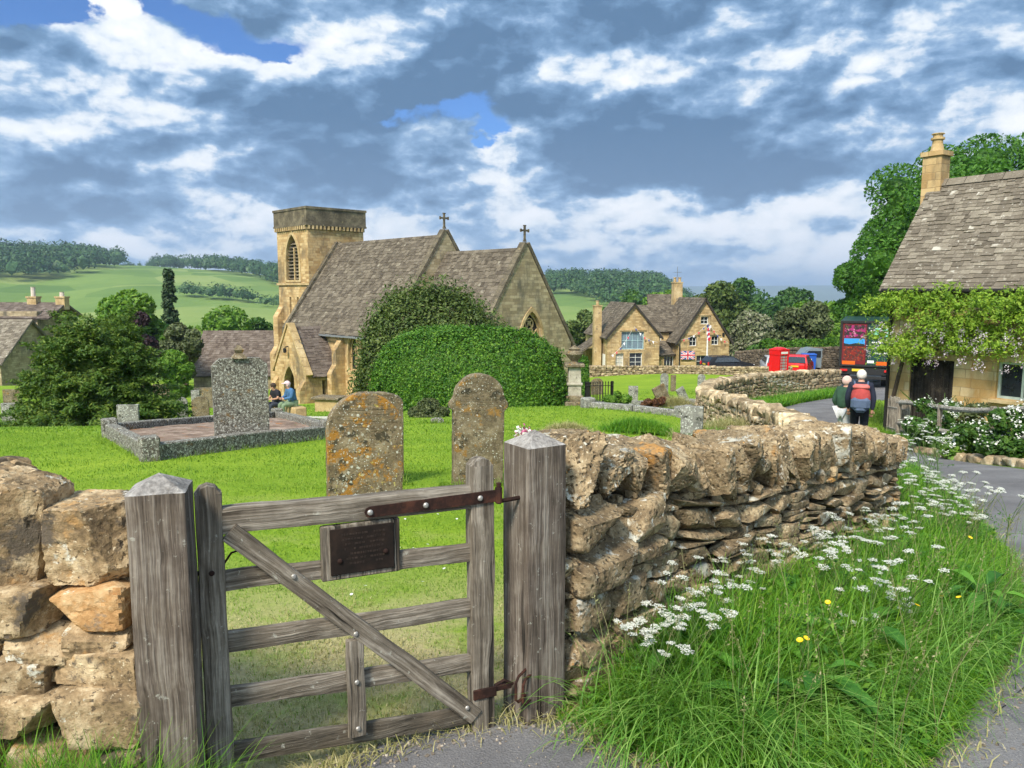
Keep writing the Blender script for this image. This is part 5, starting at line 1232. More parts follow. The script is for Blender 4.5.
def tree(name, label, px, Y, pytop, wpx, kind, n=9000, leaf=.12, nl=16, seed=0, pybase=None, cat='tree', group=None, tall=1.0, style='crown', trunk=.25, clear=.15, core=.66, zoff=0.0, nb=6, depth=.9, conic=False, kmin=.3):
    rng = np.random.default_rng(seed + 500); p = onground(px, Y)
    if pybase: p = Vector((p.x, p.y, pix(px, pybase, Y).z))
    H = pix(px, pytop, Y).z - p.z; Wd = wpx / F * Y * 1.0; t = thing(name, label, cat, p, 0, group)
    R3 = (Wd/2, Wd/2*depth, H*(1-clear)/2); mid = H*clear + R3[2]
    if conic:
        L = []
        for i in range(nl):
            f = (i + .5) / nl; rr = Wd/2 * (1 - f) ** .8
            for a in range(3): th = rng.uniform(0, 6.28); L.append((np.array([rr*.5*math.cos(th), rr*.5*math.sin(th), H*(clear + (1-clear)*min(f + rng.uniform(-.05, .05), 1))]), max(rr*.72, .62*H/nl)))
    else:
        r0 = kmin * min(R3[0], R3[2]*1.3); L = lobes_in(rng, R3, nl, r0*.8, r0*1.35, mid)
        L = [(c, r) for c, r in L] + [(np.array([0, 0, mid]), min(R3[0], R3[2])*.62)]
    if style == 'spray':
        L = []
        for i in range(46):
            f = rng.random()**1.25; th = rng.uniform(0, 6.28); rr = Wd/2*(1-f)**.62*rng.uniform(.45, .92); L.append((np.array([rr*math.cos(th), rr*math.sin(th)*depth, H*(.06+.82*f)]), Wd*rng.uniform(.075, .13)*(1.15-.5*f)))
        L.append((np.array([0, 0, H*.35]), Wd*.28))
    mb = MB()
    if style == 'spray':
        for b_ in range(360):
            f = rng.random()**1.1*.86; az_ = rng.uniform(0, 6.28); el_ = rng.uniform(.05, .55) + .9*f**2; S0 = np.array([0, 0, H*f*.75]); rr = Wd/2*(1-f)**.5*rng.uniform(.82, 1.16)
            dv = np.array([math.cos(az_), math.sin(az_)*depth, math.tan(el_)*.55]); Ln_ = rr; m_ = 330; tt = .30 + .74*rng.random(m_)**.8; w_ = Wd*.055*(1.25-tt)[:, None]
            Pp = S0 + dv*(Ln_*tt)[:, None] + rng.normal(size=(m_, 3))*w_*np.array([1, 1, .6]); Pp[:, 2] -= .10*Ln_*tt**3; Pp[:, 2] = np.maximum(Pp[:, 2], .03)
            V, Fc = foliage_pts(rng, Pp, np.tile(dv*.4+np.array([0, 0, .8]), (m_, 1)), leaf, asp=.36, droop=.4, jit=.8); mb.add(V, Fc)
        iv, fi = ico(3); mb.add(iv*np.array([Wd*.20, Wd*.20*depth, H*.34])+np.array([0, 0, H*.36]), fi)
        d_ = sph(rng, 16000); d_[:, 2] = np.abs(d_[:, 2])*1.1-.1; Pp = d_*np.array([Wd*.36, Wd*.36*depth, H*.80])*rng.uniform(.72, 1.0, (16000, 1))*(1-.25*np.clip(d_[:, 2:3], 0, 1)); V, Fc = foliage_pts(rng, Pp+np.array([0, 0, .15]), d_, leaf*1.2, asp=.4, droop=.3); mb.add(V, Fc)
    elif style == 'old': sprays(mb, rng, L, n, 9, leaf, Wd*.20, droop=.45, up=.30); crown(mb, rng, L, n//4, leaf, core=core)
    else: crown(mb, rng, L, n, leaf, core=core)
    mb.build('crown', LF[kind], t)
    trunk_mb(rng, H*(clear+.35), trunk, L, 0, nb).build('trunk', m_bark, t)
    return t
# the big yew on the left
tree('yew_tree', 'broad dark feathery yew tree filling the left of the churchyard lawn', 101, 21.5, 303, 170, 'yew', 21000, .062, 34, 1, trunk=.22, clear=-.22, style='spray', kmin=.36, pybase=430, depth=.8)
# behind it
tree('tree', 'bright yellow-green rounded tree rising behind the big yew', 140, 62, 290, 92, 'fresh', 9000, .26, 14, 2, clear=.1)
tree('tree', 'small purple-leaved tree between the yellow-green tree and the dark conifer', 147, 54, 303, 42, 'purple', 3600, .18, 9, 3, clear=.1)
tree('conifer', 'slim dark conifer with layered top left of the church outbuilding', 174, 80, 273, 22, 'pine', 5000, .24, 14, 4, conic=True, clear=.15)
tree('shrub', 'dark olive shrub below the slim conifer', 186, 60, 312, 50, 'olive', 6000, .2, 12, 5, clear=.02)
tree('tree', 'mid green rounded bush immediately left of the outbuilding roof', 178, 50, 345, 46, 'fresh', 5000, .16, 10, 6, clear=.02)
tree('tree', 'light green low spreading tree above the outbuilding roof ridge', 218, 82, 308, 70, 'fresh', 6500, .28, 14, 7, clear=.02, kmin=.5)
tree('tree', 'pale green tree peeping over the ridge beside the church tower', 262, 95, 318, 44, 'mid', 3500, .3, 10, 8, clear=.02)
tree('tree', 'far rounded green tree on the hillside above the old house', 22, 150, 291, 60, 'mid', 5000, .6, 14, 9, clear=.0)
tree('tree', 'dark green tree standing left of the far rounded one on the hillside', -14, 130, 296, 50, 'dark', 3500, .6, 12, 10, clear=.0)
tree('tree', 'dark tree filling the gap between the east gable of the church and the inn', 580, 92, 294, 40, 'holly', 5500, .22, 12, 11, clear=.02, kmin=.45)
# shrubs in the churchyard
def hedge_dome(name, label, px, Y, wpx, pyt, pyb, kind, n, leaf, seed, ex=2.6, depth=.7, cat='hedge', bump=.06, loose=.05):
    rng = np.random.default_rng(seed); base = pix(px, pyb, Y); top = pix(px, pyt, Y); H = top.z - base.z; a = wpx/F*Y/2; b = a*depth
    t = thing(name, label, cat, base)
    d = sph(rng, n); d[:, 2] = np.abs(d[:, 2]); k = (np.abs(d)**ex).sum(1)**(-1/ex); D = d * k[:, None]
    nr = np.sign(D) * np.abs(D)**(ex-1); nr /= np.linalg.norm(nr, axis=1)[:, None]
    wob = np.array([mn.noise(Vector(q*2.2+seed)) for q in D])
    wob += .6*np.array([mn.noise(Vector(q*6.5+seed)) for q in D]) + .4*np.array([mn.noise(Vector(q*15+seed)) for q in D])
    P = D * np.array([a, b, H]) * (1 + bump*wob[:, None] - .06*rng.random((n, 1))**2 + loose*rng.random((n, 1))**7)
    V, Fc = foliage_pts(rng, P, nr, leaf, flat=.25, jit=.75); mb = MB().add(V, Fc)
    iv, fi = ico(4); q = iv.copy(); q[:, 2] = np.where(q[:, 2] < 0, q[:, 2]*.05, q[:, 2]); k = (np.abs(q)**ex).sum(1)**(-1/ex); mb.add(q*k[:, None]*np.array([a, b, H])*(.95-bump*1.3), fi)
    mb.build('foliage', LF[kind], t); MB().tube([(0, 0, -.2), (0, 0, H*.6)], [.1, .05], 6).build('stem', m_bark, t); return t
hedge_dome('clipped_hedge', 'big rounded clipped green hedge standing in front of the church chancel', 470, 29.5, 194, 328, 411, 'hedge', 52000, .055, 4, ex=3.0, depth=.5)
hedge_dome('shrub', 'wide dull green evergreen shrub rising between the nave and the clipped hedge', 432, 37, 148, 291, 405, 'holly', 52000, .085, 6, ex=2.25, depth=.6, cat='shrub', bump=.13, loose=.16)
hedge_dome('clipped_hedge', 'narrow upright clipped hedge column beside the stone urn monument', 581, 34, 15, 357, 400, 'hedge', 5000, .05, 5, ex=5, depth=1)
tree('shrub', 'low round yellowish box shrub at the foot of the clipped hedge', 430, 19.5, 396, 42, 'olive', 9000, .04, 14, 13, pybase=425, clear=0, cat='shrub', trunk=.04)
tree('shrub', 'red-brown dying clump on the kerbed grave plot', 655, 24.5, 396, 30, 'rust', 1800, .06, 6, 14, pybase=411, clear=0, cat='shrub', trunk=.02)
tree('shrub', 'fresh green leafy clump left of the red-brown one on the grave plot', 618, 25.5, 391, 34, 'fresh', 1500, .07, 7, 15, pybase=411, clear=0, cat='shrub', trunk=.02)
tree('shrub', 'small green bush at the corner of the inn beside the dark wall', 736, 74, 347, 16, 'dark', 1500, .14, 6, 16, clear=0, cat='shrub', trunk=.05)
# trees beyond the inn and the lane
T3 = [('bright green spreading tree just left of the inn chimney', 668, 105, 283, 62, 'fresh', 6500, .4), ('dense flowering chestnut right behind the inn right gable', 722, 92, 281, 74, 'holly', 11000, .3), ('dark tree behind the inn at the far left of the tall chimney', 640, 150, 290, 60, 'mid', 5500, .5),
      ('grey-green blossoming tree beyond the inn right corner', 752, 84, 312, 56, 'flower', 8000, .26), ('tall dark rounded tree standing on the skyline right of the inn', 767, 170, 279, 40, 'dark', 5000, .6), ('loose dark green tree second from the right on the skyline', 793, 170, 283, 40, 'dark', 4500, .6),
      ('mid green tree on the skyline close to the inn chestnut', 738, 160, 280, 40, 'mid', 4500, .6), ('low dark green tree under the skyline trees', 776, 140, 300, 54, 'dark', 5000, .55), ('broad yellow-green tree behind the round bush by the lane', 812, 88, 295, 76, 'fresh', 8500, .32),
      ('round olive bush with pale blossom beyond the phone box', 800, 70, 303, 62, 'olive', 9500, .22), ('light green tree filling the gap left of the huge tree', 838, 95, 300, 50, 'fresh', 5000, .35), ('round dark tree on the skyline right of the loose one', 818, 180, 284, 36, 'mid', 4000, .6), ('low wide green tree on the skyline behind the first dark one', 752, 190, 288, 60, 'dark', 4500, .6), ('small dark green bush between the blossoming tree and the round olive bush', 765, 74, 338, 40, 'mid', 4500, .22)]
for i, (lb, px, Y, pt, wp, kd, n, lf) in enumerate(T3): tree('tree', lb, px, Y, pt - (5 if Y > 135 else 2), wp * (1.25 if Y > 135 else 1.05), kd, int(n*1.5), lf*.85, 22, 30+i, clear=-.05, kmin=.36)
# the huge trees behind the cottage
def bigtree(label, px, Y, pytop, wpx, n, leaf, seed, nl=60, **k): return tree('tree', label, px, Y, pytop, wpx, 'horse', n, leaf, nl, seed, clear=.04, kmin=.24, trunk=.5, **k)
bigtree('huge dark green tree rising behind the truck and the cottage chimney', 938, 46, 140, 218, 95000, .125, 60, nl=70, depth=.7)
bigtree('huge tree behind the cottage roof at the right edge of the view', 1060, 42, 104, 300, 70000, .125, 61, nl=60, depth=.7)
bigtree('lower leafy tree filling in behind the truck body', 868, 52, 250, 90, 30000, .13, 62, nl=30)
# hedge and dark bank beyond the junction
def hedge_row(name, label, pts, h, w_, kind, n, leaf, seed, cat='hedge'):
    rng = np.random.default_rng(seed); P = np.array([[*onground(px, Y)] for px, Y in pts]); S, at = walk(P, .1); t = thing(name, label, cat, P[0])
    s = rng.uniform(0, S[-1], n); th = rng.uniform(-.2, math.pi+.2, n); Q = np.array([at(a) for a in s])
    hh = h*(1+.12*np.array([mn.noise(Vector((a*.7, seed, 0))) for a in s])); off = np.stack([np.zeros(n), -np.cos(th)*w_/2, np.maximum(np.sin(th), 0)**.5*hh], 1)
    D = np.stack([rng.normal(size=n)*.3, -np.cos(th), np.sin(th)], 1); V, Fc = foliage_pts(rng, Q+off-P[0], D, leaf); mb = MB().add(V, Fc)
    for a in np.linspace(.9, S[-1]-.9, int(S[-1]/1.5)+2): 
        q = at(a) - P[0]; iv, fi = ico(2); mb.add(iv*np.array([1.0, w_*.34, h*.72])+q, fi)
    mb.build('foliage', LF[kind], t); return t
hedge_row('field_hedge', 'long level clipped hedge behind the parked vehicles and the truck', [(760, 66), (800, 64), (850, 60), (900, 58)], 2.7, 1.4, 'hedge', 9000, .16, 71)
drywall('stone_wall', 'dark stone wall behind the phone box and the parked vehicles', [(v.x, v.y, gz1(v.x, v.y)-.1, gz1(v.x, v.y)+1.75, gz1(v.x, v.y)+2.0) for v in (onground(736, 70), onground(780, 63), onground(850, 57), onground(900, 54))], .45, (.12,.2), (.25,.5), True, LIBL, rock('dark_rubble', (.05,.04,.028), (.12,.095,.065), (.25,.2,.14), 3, island=.3, fine=14), (1,), seed=22, copelen=(.2,.34), lean=.05)

# woods on the far hills: masses nobody could count
def wood_mass(name, label, spans, seed, size, kind='far', n_leaf=0, dens=1.0):
    """spans: (px, near distance, far distance) columns along the wood"""
    rng = np.random.default_rng(seed); mb = MB(); A = np.array(spans, float); iv1, fi1 = ico(1)
    for i in range(len(A)-1):
        a, b = A[i], A[i+1]; da = abs(b[0]-a[0])/F; rm = (a[1]+b[1]+a[2]+b[2])/4; area = da*rm*((a[2]-a[1])+(b[2]-b[1]))/2
        m = int(area / (size*size*1.1) * dens) + 3
        for _ in range(m):
            t = rng.random(); px = a[0]+(b[0]-a[0])*t; y0 = a[1]+(b[1]-a[1])*t; y1 = a[2]+(b[2]-a[2])*t; Y = y0+(y1-y0)*rng.random()**1.1
            x = (px-512)/F*Y; z = gz1(x, Y); r = size*rng.uniform(.6, 1.15)*.62; h = size*rng.uniform(.9, 1.5)
            sd = rng.uniform(0, 50, 3); q = iv1*np.array([r, r, h*.55])*.48*(1+.2*rng.normal(size=(len(iv1), 1))); mb.add(q+np.array([x, Y, z+h*.5]), fi1)
            nl_ = 130 if size > 9 else 80; d = sph(rng, nl_); d[:, 2] = np.abs(d[:, 2])*1.1-.35; k = np.array([mn.noise(Vector(e*1.8+sd)) for e in d])
            P = d*np.array([r, r, h*.58])*(1+.45*k[:, None])+np.array([x, Y, z+h*.5]); V, Fc = foliage_pts(rng, P, d, size*.085, jit=.7); mb.add(V, Fc)
    o = mb.build(name, LF[kind]); return tag(o, label, 'woodland', kind='stuff')
wood_mass('far_woodland', 'dark wood covering the far hilltop at the left edge', [(-60, 560, 1050), (20, 570, 1050), (70, 600, 1040), (100, 660, 1000), (124, 760, 980)], 1, 15)
wood_mass('far_woodland', 'long dark strip of wood along the ridge behind the church tower', [(157, 965, 1030), (200, 860, 1030), (240, 760, 1030), (285, 640, 1020), (330, 600, 1000)], 2, 13)
wood_mass('far_woodland', 'line of small far trees on the skyline between the two hilltop woods', [(118, 995, 1020), (160, 1000, 1020)], 3, 8)
wood_mass('field_hedgerow', 'dark hedgerow crossing the green hillside fields', [(184, 470, 478), (215, 462, 474), (258, 455, 468)], 4, 7, dens=2.2)
wood_mass('field_hedgerow', 'scattered dark bushes on the field above the outbuilding', [(262, 430, 470), (285, 430, 470)], 5, 6, dens=.5)
wood_mass('far_woodland', 'wooded far hill between the church and the inn', [(548, 640, 1000), (575, 600, 1000), (610, 470, 1000), (650, 450, 960), (690, 450, 900)], 6, 13)
wood_mass('far_woodland', 'band of woods in the valley beyond the inn and lane', [(690, 220, 420), (760, 230, 420), (840, 220, 400), (900, 220, 400)], 7, 10, 'dark')
wood_mass('field_hedgerow', 'lower dark trees along the foot of the green hillside at the left', [(-30, 250, 300), (40, 240, 290), (70, 260, 280)], 8, 8)
# ------------------------------------------------------------ cottage at the right
cg_ = Vector((9.83, 20, -2.5)); cot = thing('cottage', 'stone cottage with a steep stone-slate roof, dark plank door and single chimney at the right', 'cottage', cg_, math.atan2(-.83, .56)); kz = lambda z: z + 2.5
EW = kz(1.72); RG = pix(934, 184, 21.3).z; HD = 1.95
mb = MB(); dr = rect(1.12, kz(-2.15), 1.08, 2.02); wn_ = rect(3.15, kz(-.92), 1.05, .86)
wallp('', None, None, (0,0,0), X_, S_v, [(0,0),(9,0),(9,EW),(0,EW)], [dr, wn_], .4, mb)
wallp('', None, None, (0,HD,0), Y_, W_v, [(-HD+.41,0),(HD,0),(HD,EW),(0,kz(RG)-.12),(-HD+.41,EW+.4)], [], .4, mb)
mb.build('wall', m_cot, cot)
build_roof('roof', m_sl2, cot, [((-.22,-.26,EW-.16),(9.5,-.26,EW-.16),(9.5,HD,kz(RG)),(-.22,HD,kz(RG))), ((-.22,2*HD+.26,EW-.16),(9.5,2*HD+.26,EW-.16),(9.5,HD,kz(RG)),(-.22,HD,kz(RG)))], row=.125, wid=.20, th=.022, lift=.022)
dm = MB()
for i in range(7): dm.bbox((.60+.52+(-3+i)*.15, .16, kz(-1.14)), (.145, .05, 2.0), .008)
m_door = wood('dark_plank', 'Z', ((.012,.010,.009),(.028,.022,.018),(.05,.042,.036)))
door = dm.build('door', m_door, cot)
df = MB()
for x in (.62, 1.62): df.bbox((x, .10, kz(-1.14)), (.08, .10, 2.04), .006)
df.bbox((1.12, .10, kz(-.15)), (1.08, .10, .09), .006); df.build('door_frame', m_door, door)
MB().bbox((1.12, -.02, kz(-.03)), (1.5, .12, .16), .02).build('lintel', m_dress, cot)
win_ = window(cot, (0,0,0), X_, S_v, 3.15, kz(-.92), 1.05, .86, 2, 1, plain('sage_white_paint', (.42,.50,.44), .5), fr=.055, bar=.05, set_=.10)
MB().bbox((3.15, -.04, kz(-.98)), (1.25, .16, .09), .01).build('sill', m_dress, win_)
ch = chimney(cot, -.12, HD, kz(RG)-.9, pix(934, 154, 21.3).z + 2.5 - .1, .50, 0, .44, m_ash)
MB().lathe([(.17,0),(.15,.12),(.13,.2),(.13,.30),(.17,.31),(.17,.36),(.12,.37),(.12,.44),(.16,.45),(.16,.47),(.02,.48)], (-.12, HD, pix(934, 154, 21.3).z + 2.5 + .04), 14).build('chimney_pot', m_dress, ch)
MB().tube([(.05, -.08, 0), (.05, -.08, EW-.1)], .045, 8).tube([(-.1, -.33, EW-.14), (9.4, -.33, EW-.16)], .05, 8).build('downpipe', m_black, cot)
cq = Matrix.Translation(cg_) @ Matrix.Rotation(cot.rotation_euler.z, 4, 'Z')
# the climber on the wall: its stems, leaves and pale flower bunches
wi = thing('climbing_wisteria', 'bright yellow-green climbing shrub spread along the cottage wall under the eaves', 'climber', cq @ Vector((.2, -.15, 0)), cot.rotation_euler.z)
rng = np.random.default_rng(77); L = []
for x in np.arange(-.15, 7.5, .26):
    for k in range(3):
        L.append((np.array([x + rng.normal()*.12, -.22 - rng.uniform(0, .30), kz(.15) + rng.uniform(0, 1.35)]), rng.uniform(.20, .36)))
L += [(np.array([x, -.5 - rng.uniform(0,.2), kz(rng.uniform(-.05, .5))]), rng.uniform(.18, .28)) for x in np.arange(-.15, 1.2, .22)]
wb = MB(); sprays(wb, rng, L, 2600, 8, .050, .38, droop=.9, up=-.1); crown(wb, rng, L, 7000, .05, core=.5); wb.build('leaves', LF['wist'], wi)
sb_ = MB(); sb_.tube([(0,0,0), (.05,-.02,1.2), (.3,-.05,2.4), (1.2,-.08,3.4), (3,-.08,3.6), (6.5,-.08,3.7)], [.06,.055,.05,.04,.03,.02], 7).tube([(.3,-.05,2.4), (1.5,-.08,2.75), (4,-.08,2.8), (7,-.08,2.9)], [.04,.03,.025,.02], 6); sb_.build('stem', m_bark, wi)
fb_ = MB(); m_petal = leafm('white_petals', (.55,.56,.50), (.75,.76,.72), (.85,.84,.84), .3); m_lil = leafm('pale_lilac_petals', (.42,.34,.45), (.60,.52,.60), (.75,.70,.72), .3)
for i in range(120):
    c = np.array([rng.uniform(-.5, 5), -.45 - rng.uniform(0, .3), kz(rng.uniform(-.2, .7))]); m_ = 14
    P = c + rng.normal(size=(m_, 3))*np.array([.03,.03,.06]); V, Fc = foliage_pts(rng, P, sph(rng, m_), .022, asp=.8); fb_.add(V, Fc)
fb_.build('blossom', m_lil, wi)
m_rail = wood('split_rail', 'X', ((.10,.085,.07),(.27,.25,.21),(.46,.44,.39)))
m_pale = wood('grey_pales', 'Z', ((.08,.065,.05),(.22,.19,.15),(.38,.34,.28)))
def gseg(px0, Y0, px1, Y1, n): return [Vector(pix(px0+(px1-px0)*t, 384, Y0+(Y1-Y0)*t)) for t in np.linspace(0, 1, n)]
A_, B_ = onground(897, 17.3), onground(1060, 11.4)
fr_ = thing('rail_fence', 'grey round-rail fence in front of the cottage garden', 'fence', A_)
for k, t in enumerate(np.linspace(0, 1, 4)):
    p = A_.lerp(B_, t); p.z = gz1(p.x, p.y); MB().tube([p-A_-Vector((0,0,.2)), p-A_+Vector((0,0,.98))], .05, 8).build('post', m_pale, fr_)
for h in (.93, .46):
    pts = []
    for t in np.linspace(-.02, 1, 10): p = A_.lerp(B_, t); p.z = gz1(p.x, p.y); pts.append(p-A_+Vector((0, -.06, h+.015*math.sin(t*9))))
    MB().tube(pts, .05, 8).build('rail', m_rail, fr_)
pf0, pf1 = onground(887, 18.6), onground(907, 17.0)
pf = thing('picket_fence', 'short run of grey upright pales beside the cottage downpipe', 'fence', pf0)
for i in range(15):
    p = pf0.lerp(pf1, i/14); p.z = gz1(p.x, p.y) - pf0.z; h = 1.02 + rnd.uniform(-.04, .04)
    MB().bbox((p.x-pf0.x, p.y-pf0.y, p.z + h/2 - .03), (.055, .03, h), .004, rot=rotz(-.9)).build('pale', m_pale, pf)
for h in (.25, .75):
    a, b = Vector((0,.03,h)), pf1-pf0+Vector((0,.03,h)); MB().tube([a, b], .022, 5).build('rail', m_rail, pf)
# kerb of stones along the garden and lane
ks = MB(); rng = np.random.default_rng(5); pts = [onground(px, Y) for px, Y in ((872, 19.5), (884, 17.6), (905, 16.2), (935, 14.6), (965, 13.4), (1000, 12.3), (1040, 11.2), (1090, 10.4))]
S, at = walk([tuple(p) for p in pts], .1); s = 0; kt = thing('stone_edging', 'line of low rough edging stones between the lane and the cottage flower bed', 'edging', pts[0])
while s < S[-1]:
    l = rng.uniform(.22, .5); p = at(s+l/2); t = tang(at, s+l/2); put(ks, LIBM, np.array([p[0], p[1], gz1(p[0], p[1])+.04])-np.array(pts[0]), (l*1.02, .2, .2), frame(t), rng); s += l
ks.build('stones', m_wfar, kt, smooth=True)
def flowering(name, label, px, Y, h, w, kind, seed, n=2600, leaf=.05, nf=90, pet=None, group=None, cat='shrub', z=0):
    rng = np.random.default_rng(seed); p = onground(px, Y); t = thing(name, label, cat, p, 0, group)
    L = [(np.array([rng.normal()*w*.25, rng.normal()*w*.2, h*(.15+.65*rng.random())]), w*rng.uniform(.16, .30)) for _ in range(12)]; mb = MB(); crown(mb, rng, L, n, leaf, core=.5)
    st_ = MB()
    for i in range(18): st_.tube([(rng.normal()*.05, rng.normal()*.05, 0), (rng.normal()*w*.15, rng.normal()*w*.15, h*.5), (rng.normal()*w*.3, rng.normal()*w*.25, h*rng.uniform(.8, 1.05))], .006, 4)
    mb.build('foliage', LF[kind], t); st_.build('stems', LF[kind], t)
    f = MB()
    for i in range(nf):
        l = L[rng.integers(len(L))]; d = sph(rng, 1)[0]; d[2] = abs(d[2]); d[1] = -abs(d[1]) ; c = l[0] + d*l[1]*1.15; m_ = 9
        P = c + rng.normal(size=(m_, 3))*.035; V, Fc = foliage_pts(rng, P, np.tile([0, -.4, 1.0], (m_, 1)), .022, asp=.9); f.add(V, Fc)
    f.build('flowers', pet or m_petal, t); return t
flowering('flowering_shrub', 'tall leafy plant with white flower heads at the left end of the rail fence', 935, 15.6, 1.2, 1.0, 'mid', 1, 5000, .05, 50)
flowering('flowering_shrub', 'low bright green plant dotted with white flowers at mid fence', 962, 14.0, .6, .7, 'fresh', 2, 2600, .05, 60)
flowering('flowering_shrub', 'spreading white-flowered plant under the cottage window', 990, 13.6, .8, .9, 'mid', 3, 3200, .05, 35)
flowering('flowering_shrub', 'tall white-flowered bush at the right edge of the garden', 1018, 12.6, 1.05, .8, 'mid', 4, 3800, .05, 35)
flowering('flowering_shrub', 'dense white blossoming bush climbing the fence at its right end', 1062, 12.6, 1.2, .9, 'mid', 5, 4200, .05, 35)
flowering('flowering_shrub', 'small dark leafy plant against the cottage wall between door and window', 966, 17.2, 1.0, .9, 'olive', 6, 2600, .05, 20)

# ------------------------------------------------------------ graves and monuments
def hs_(px, Y, w, h, m, kind, rz, label, **k): return headstone(px, Y, w, h, .1, m, kind, rz, label, **k)
hs_(181, 28, .52, .80, g_gr, 'round', .2, 'narrow rounded grey gravestone, left one of the pair beyond the tall speckled slab')
hs_(201, 27.5, .60, .82, g_br, 'round', .2, 'rounded brown gravestone, right one of the pair beyond the tall speckled slab')
hs_(211, 37, .8, 1.0, g_br, 'flat', .1, 'square-topped brown gravestone behind the rounded pair', name='gravestone')
hs_(196, 38, .4, .85, g_gr, 'flat', .1, 'thin square grey gravestone between and behind the rounded pair')
hs_(162, 38, .8, 1.1, g_br, 'flat', .1, 'wide dark gravestone half hidden at the right side of the yew')
hs_(129, 19.2, .52, .56, g_gr, 'flat', .15, 'small square grey gravestone at the foot of the yew')
hs_(14, 27, .6, 1.0, g_br, 'flat', .1, 'upright brown gravestone near the left edge behind two grey ones')
hs_(11, 24, .5, .65, g_gr, 'flat', .1, 'dark grey gravestone at the left edge in front of the brown one')
hs_(25, 22.5, .6, .42, g_gr, 'flat', .1, 'squat grey gravestone touching the left side of the yew')
hs_(633, 32, .40, .80, g_gr, 'flat', -.1, 'small dark square gravestone behind the grave plot with the red-brown clump')
hs_(664, 40, .42, 1.25, g_gr, 'round', .1, 'tall thin dark gravestone with a rounded top in the far lawn')
hs_(668, 28, .5, .85, g_br, 'flat', .2, 'brown gravestone leaning over to the left beside the red-brown clump', lean=-.45)
hs_(701, 41, .40, 1.05, g_gr, 'round', .0, 'dark rounded gravestone standing against the far lawn left of the wall bend')
hs_(719, 42, .30, .6, g_gr, 'gothic', .3, 'small pointed gravestone leaning by the far wall', lean=.3)
hs_(688, 31, .35, .75, g_gr, 'flat', .3, 'thin dark gravestone tilted steeply left of the wall bend', lean=-.5)
hs_(691, 13.2, .38, .80, g_gr, 'flat', -.35, 'small square grey gravestone just behind the near coping stones')
hs_(597, 44, .72, .95, g_br, 'gothic', .1, 'pointed brown gravestone beside the iron railings')
hs_(743, 36, .28, 1.0, g_br, 'flat', .1, 'narrow stone stump by the far wall in front of the black car')
hs_(673, 44, .3, .95, g_br, 'flat', .1, 'narrow brown stone in the far lawn in front of the low wall')
sl_ = thing('gravestone', 'tall pale speckled headstone with clipped corners on the kerbed plot', 'gravestone', (-4.22, 11.85, gz1(-4.1, 11.9) + .05), R(26))
plz = MB().prism(roundtop(.82, 1.33, kind='clip'), (0, .07, 0), X_, Z3, (0, -.14, 0)); so_ = plz.build('slab', g_sp, sl_); fix_normals(so_)
MB().bbox((0, 0, -.02), (1.05, .36, .22), .02).build('plinth', g_sp, sl_); MB().lathe([(.12,0),(.05,.08),(.07,.13),(.02,.20)], (.0, .0, 1.32), 4).build('finial', g_br, sl_)
gp = thing('grave_kerb', 'large four-sided grave plot edged with lichen-blotched stone kerbs', 'grave plot', (-4.8, 10, gz1(-4.8, 10)))
K = [(-4.8, 10.0), (-6.9, 13.0), (-5.75, 18.6), (-3.15, 13.0)]; go_ = Vector(gp.location)
def kerb(parent, K, h, w_, mat, o0, close=True, seed=0, name='kerb'):
    rng = np.random.default_rng(seed)
    for i in range(len(K) if close else len(K)-1):
        a, b = Vector((*K[i], 0)), Vector((*K[(i+1) % len(K)], 0)); n = max(1, round((b-a).length/1.3)); mb = MB()
        for j in range(n):
            p, q_ = a.lerp(b, j/n), a.lerp(b, (j+.985)/n); p.z, q_.z = gz1(p.x, p.y), gz1(q_.x, q_.y); d = q_-p; L_ = d.length; d.normalize()
            c = (p+q_)/2 + Vector((0,0,h/2-.06)) - o0; fx = Matrix((d, Vector((-d.y, d.x, 0)).normalized(), d.cross(Vector((-d.y, d.x, 0)).normalized()))).transposed()
            mb.bbox(tuple(c + Vector((0,0,rng.normal()*.01))), (L_, w_, h+.12), .015, rot=fx)
        mb.build(name, mat, parent)
kerb(gp, K, .24, .17, g_sp, go_)
for x, y in K: MB().bbox((x-go_.x, y-go_.y, gz1(x, y)-go_.z+.13), (.24, .24, .40), .02, rot=rotz(.6)).build('corner_block', g_sp, gp)
gv = MB(); cxy = np.mean(K, axis=0); pts = [np.array(k)*.97+cxy*.03 for k in K]; n = 24; V = []
for i in range(n+1):
    for j in range(n+1):
        s, t = i/n, j/n; p = (pts[0]*(1-s)+pts[1]*s)*(1-t)+(pts[3]*(1-s)+pts[2]*s)*t; V.append([p[0]-go_.x, p[1]-go_.y, gz1(*p)-go_.z+.11+.03*mn.noise(Vector((p[0]*3, p[1]*3, 0)))])
gv.add(V, [(i*(n+1)+j, (i+1)*(n+1)+j, (i+1)*(n+1)+j+1, i*(n+1)+j+1) for i in range(n) for j in range(n)])
m_gravel = rock('red_gravel', (.09,.06,.045), (.22,.155,.115), (.38,.30,.24), 3, [(2, .58, (.30,.13,.05)), (9, .62, (.10,.16,.03))], 0, .8, .02, 45); fix_normals(gv.build('gravel_bed', m_gravel, gp))
K2 = [tuple(onground(px, Y)[:2]) for px, Y in ((588, 24), (682, 22.5), (690, 25.5), (606, 30))]; g2 = thing('grave_kerb', 'smaller low kerbed grave plot around the red-brown clump', 'grave plot', (*K2[0], gz1(*K2[0]))); kerb(g2, K2, .20, .2, g_gr, Vector(g2.location))
for x, y in K2[:3]: MB().bbox((x-g2.location.x, y-g2.location.y, gz1(x, y)-g2.location.z+.12), (.4, .35, .42), .04, rot=rotz(.4)).build('corner_block', g_gr, g2)
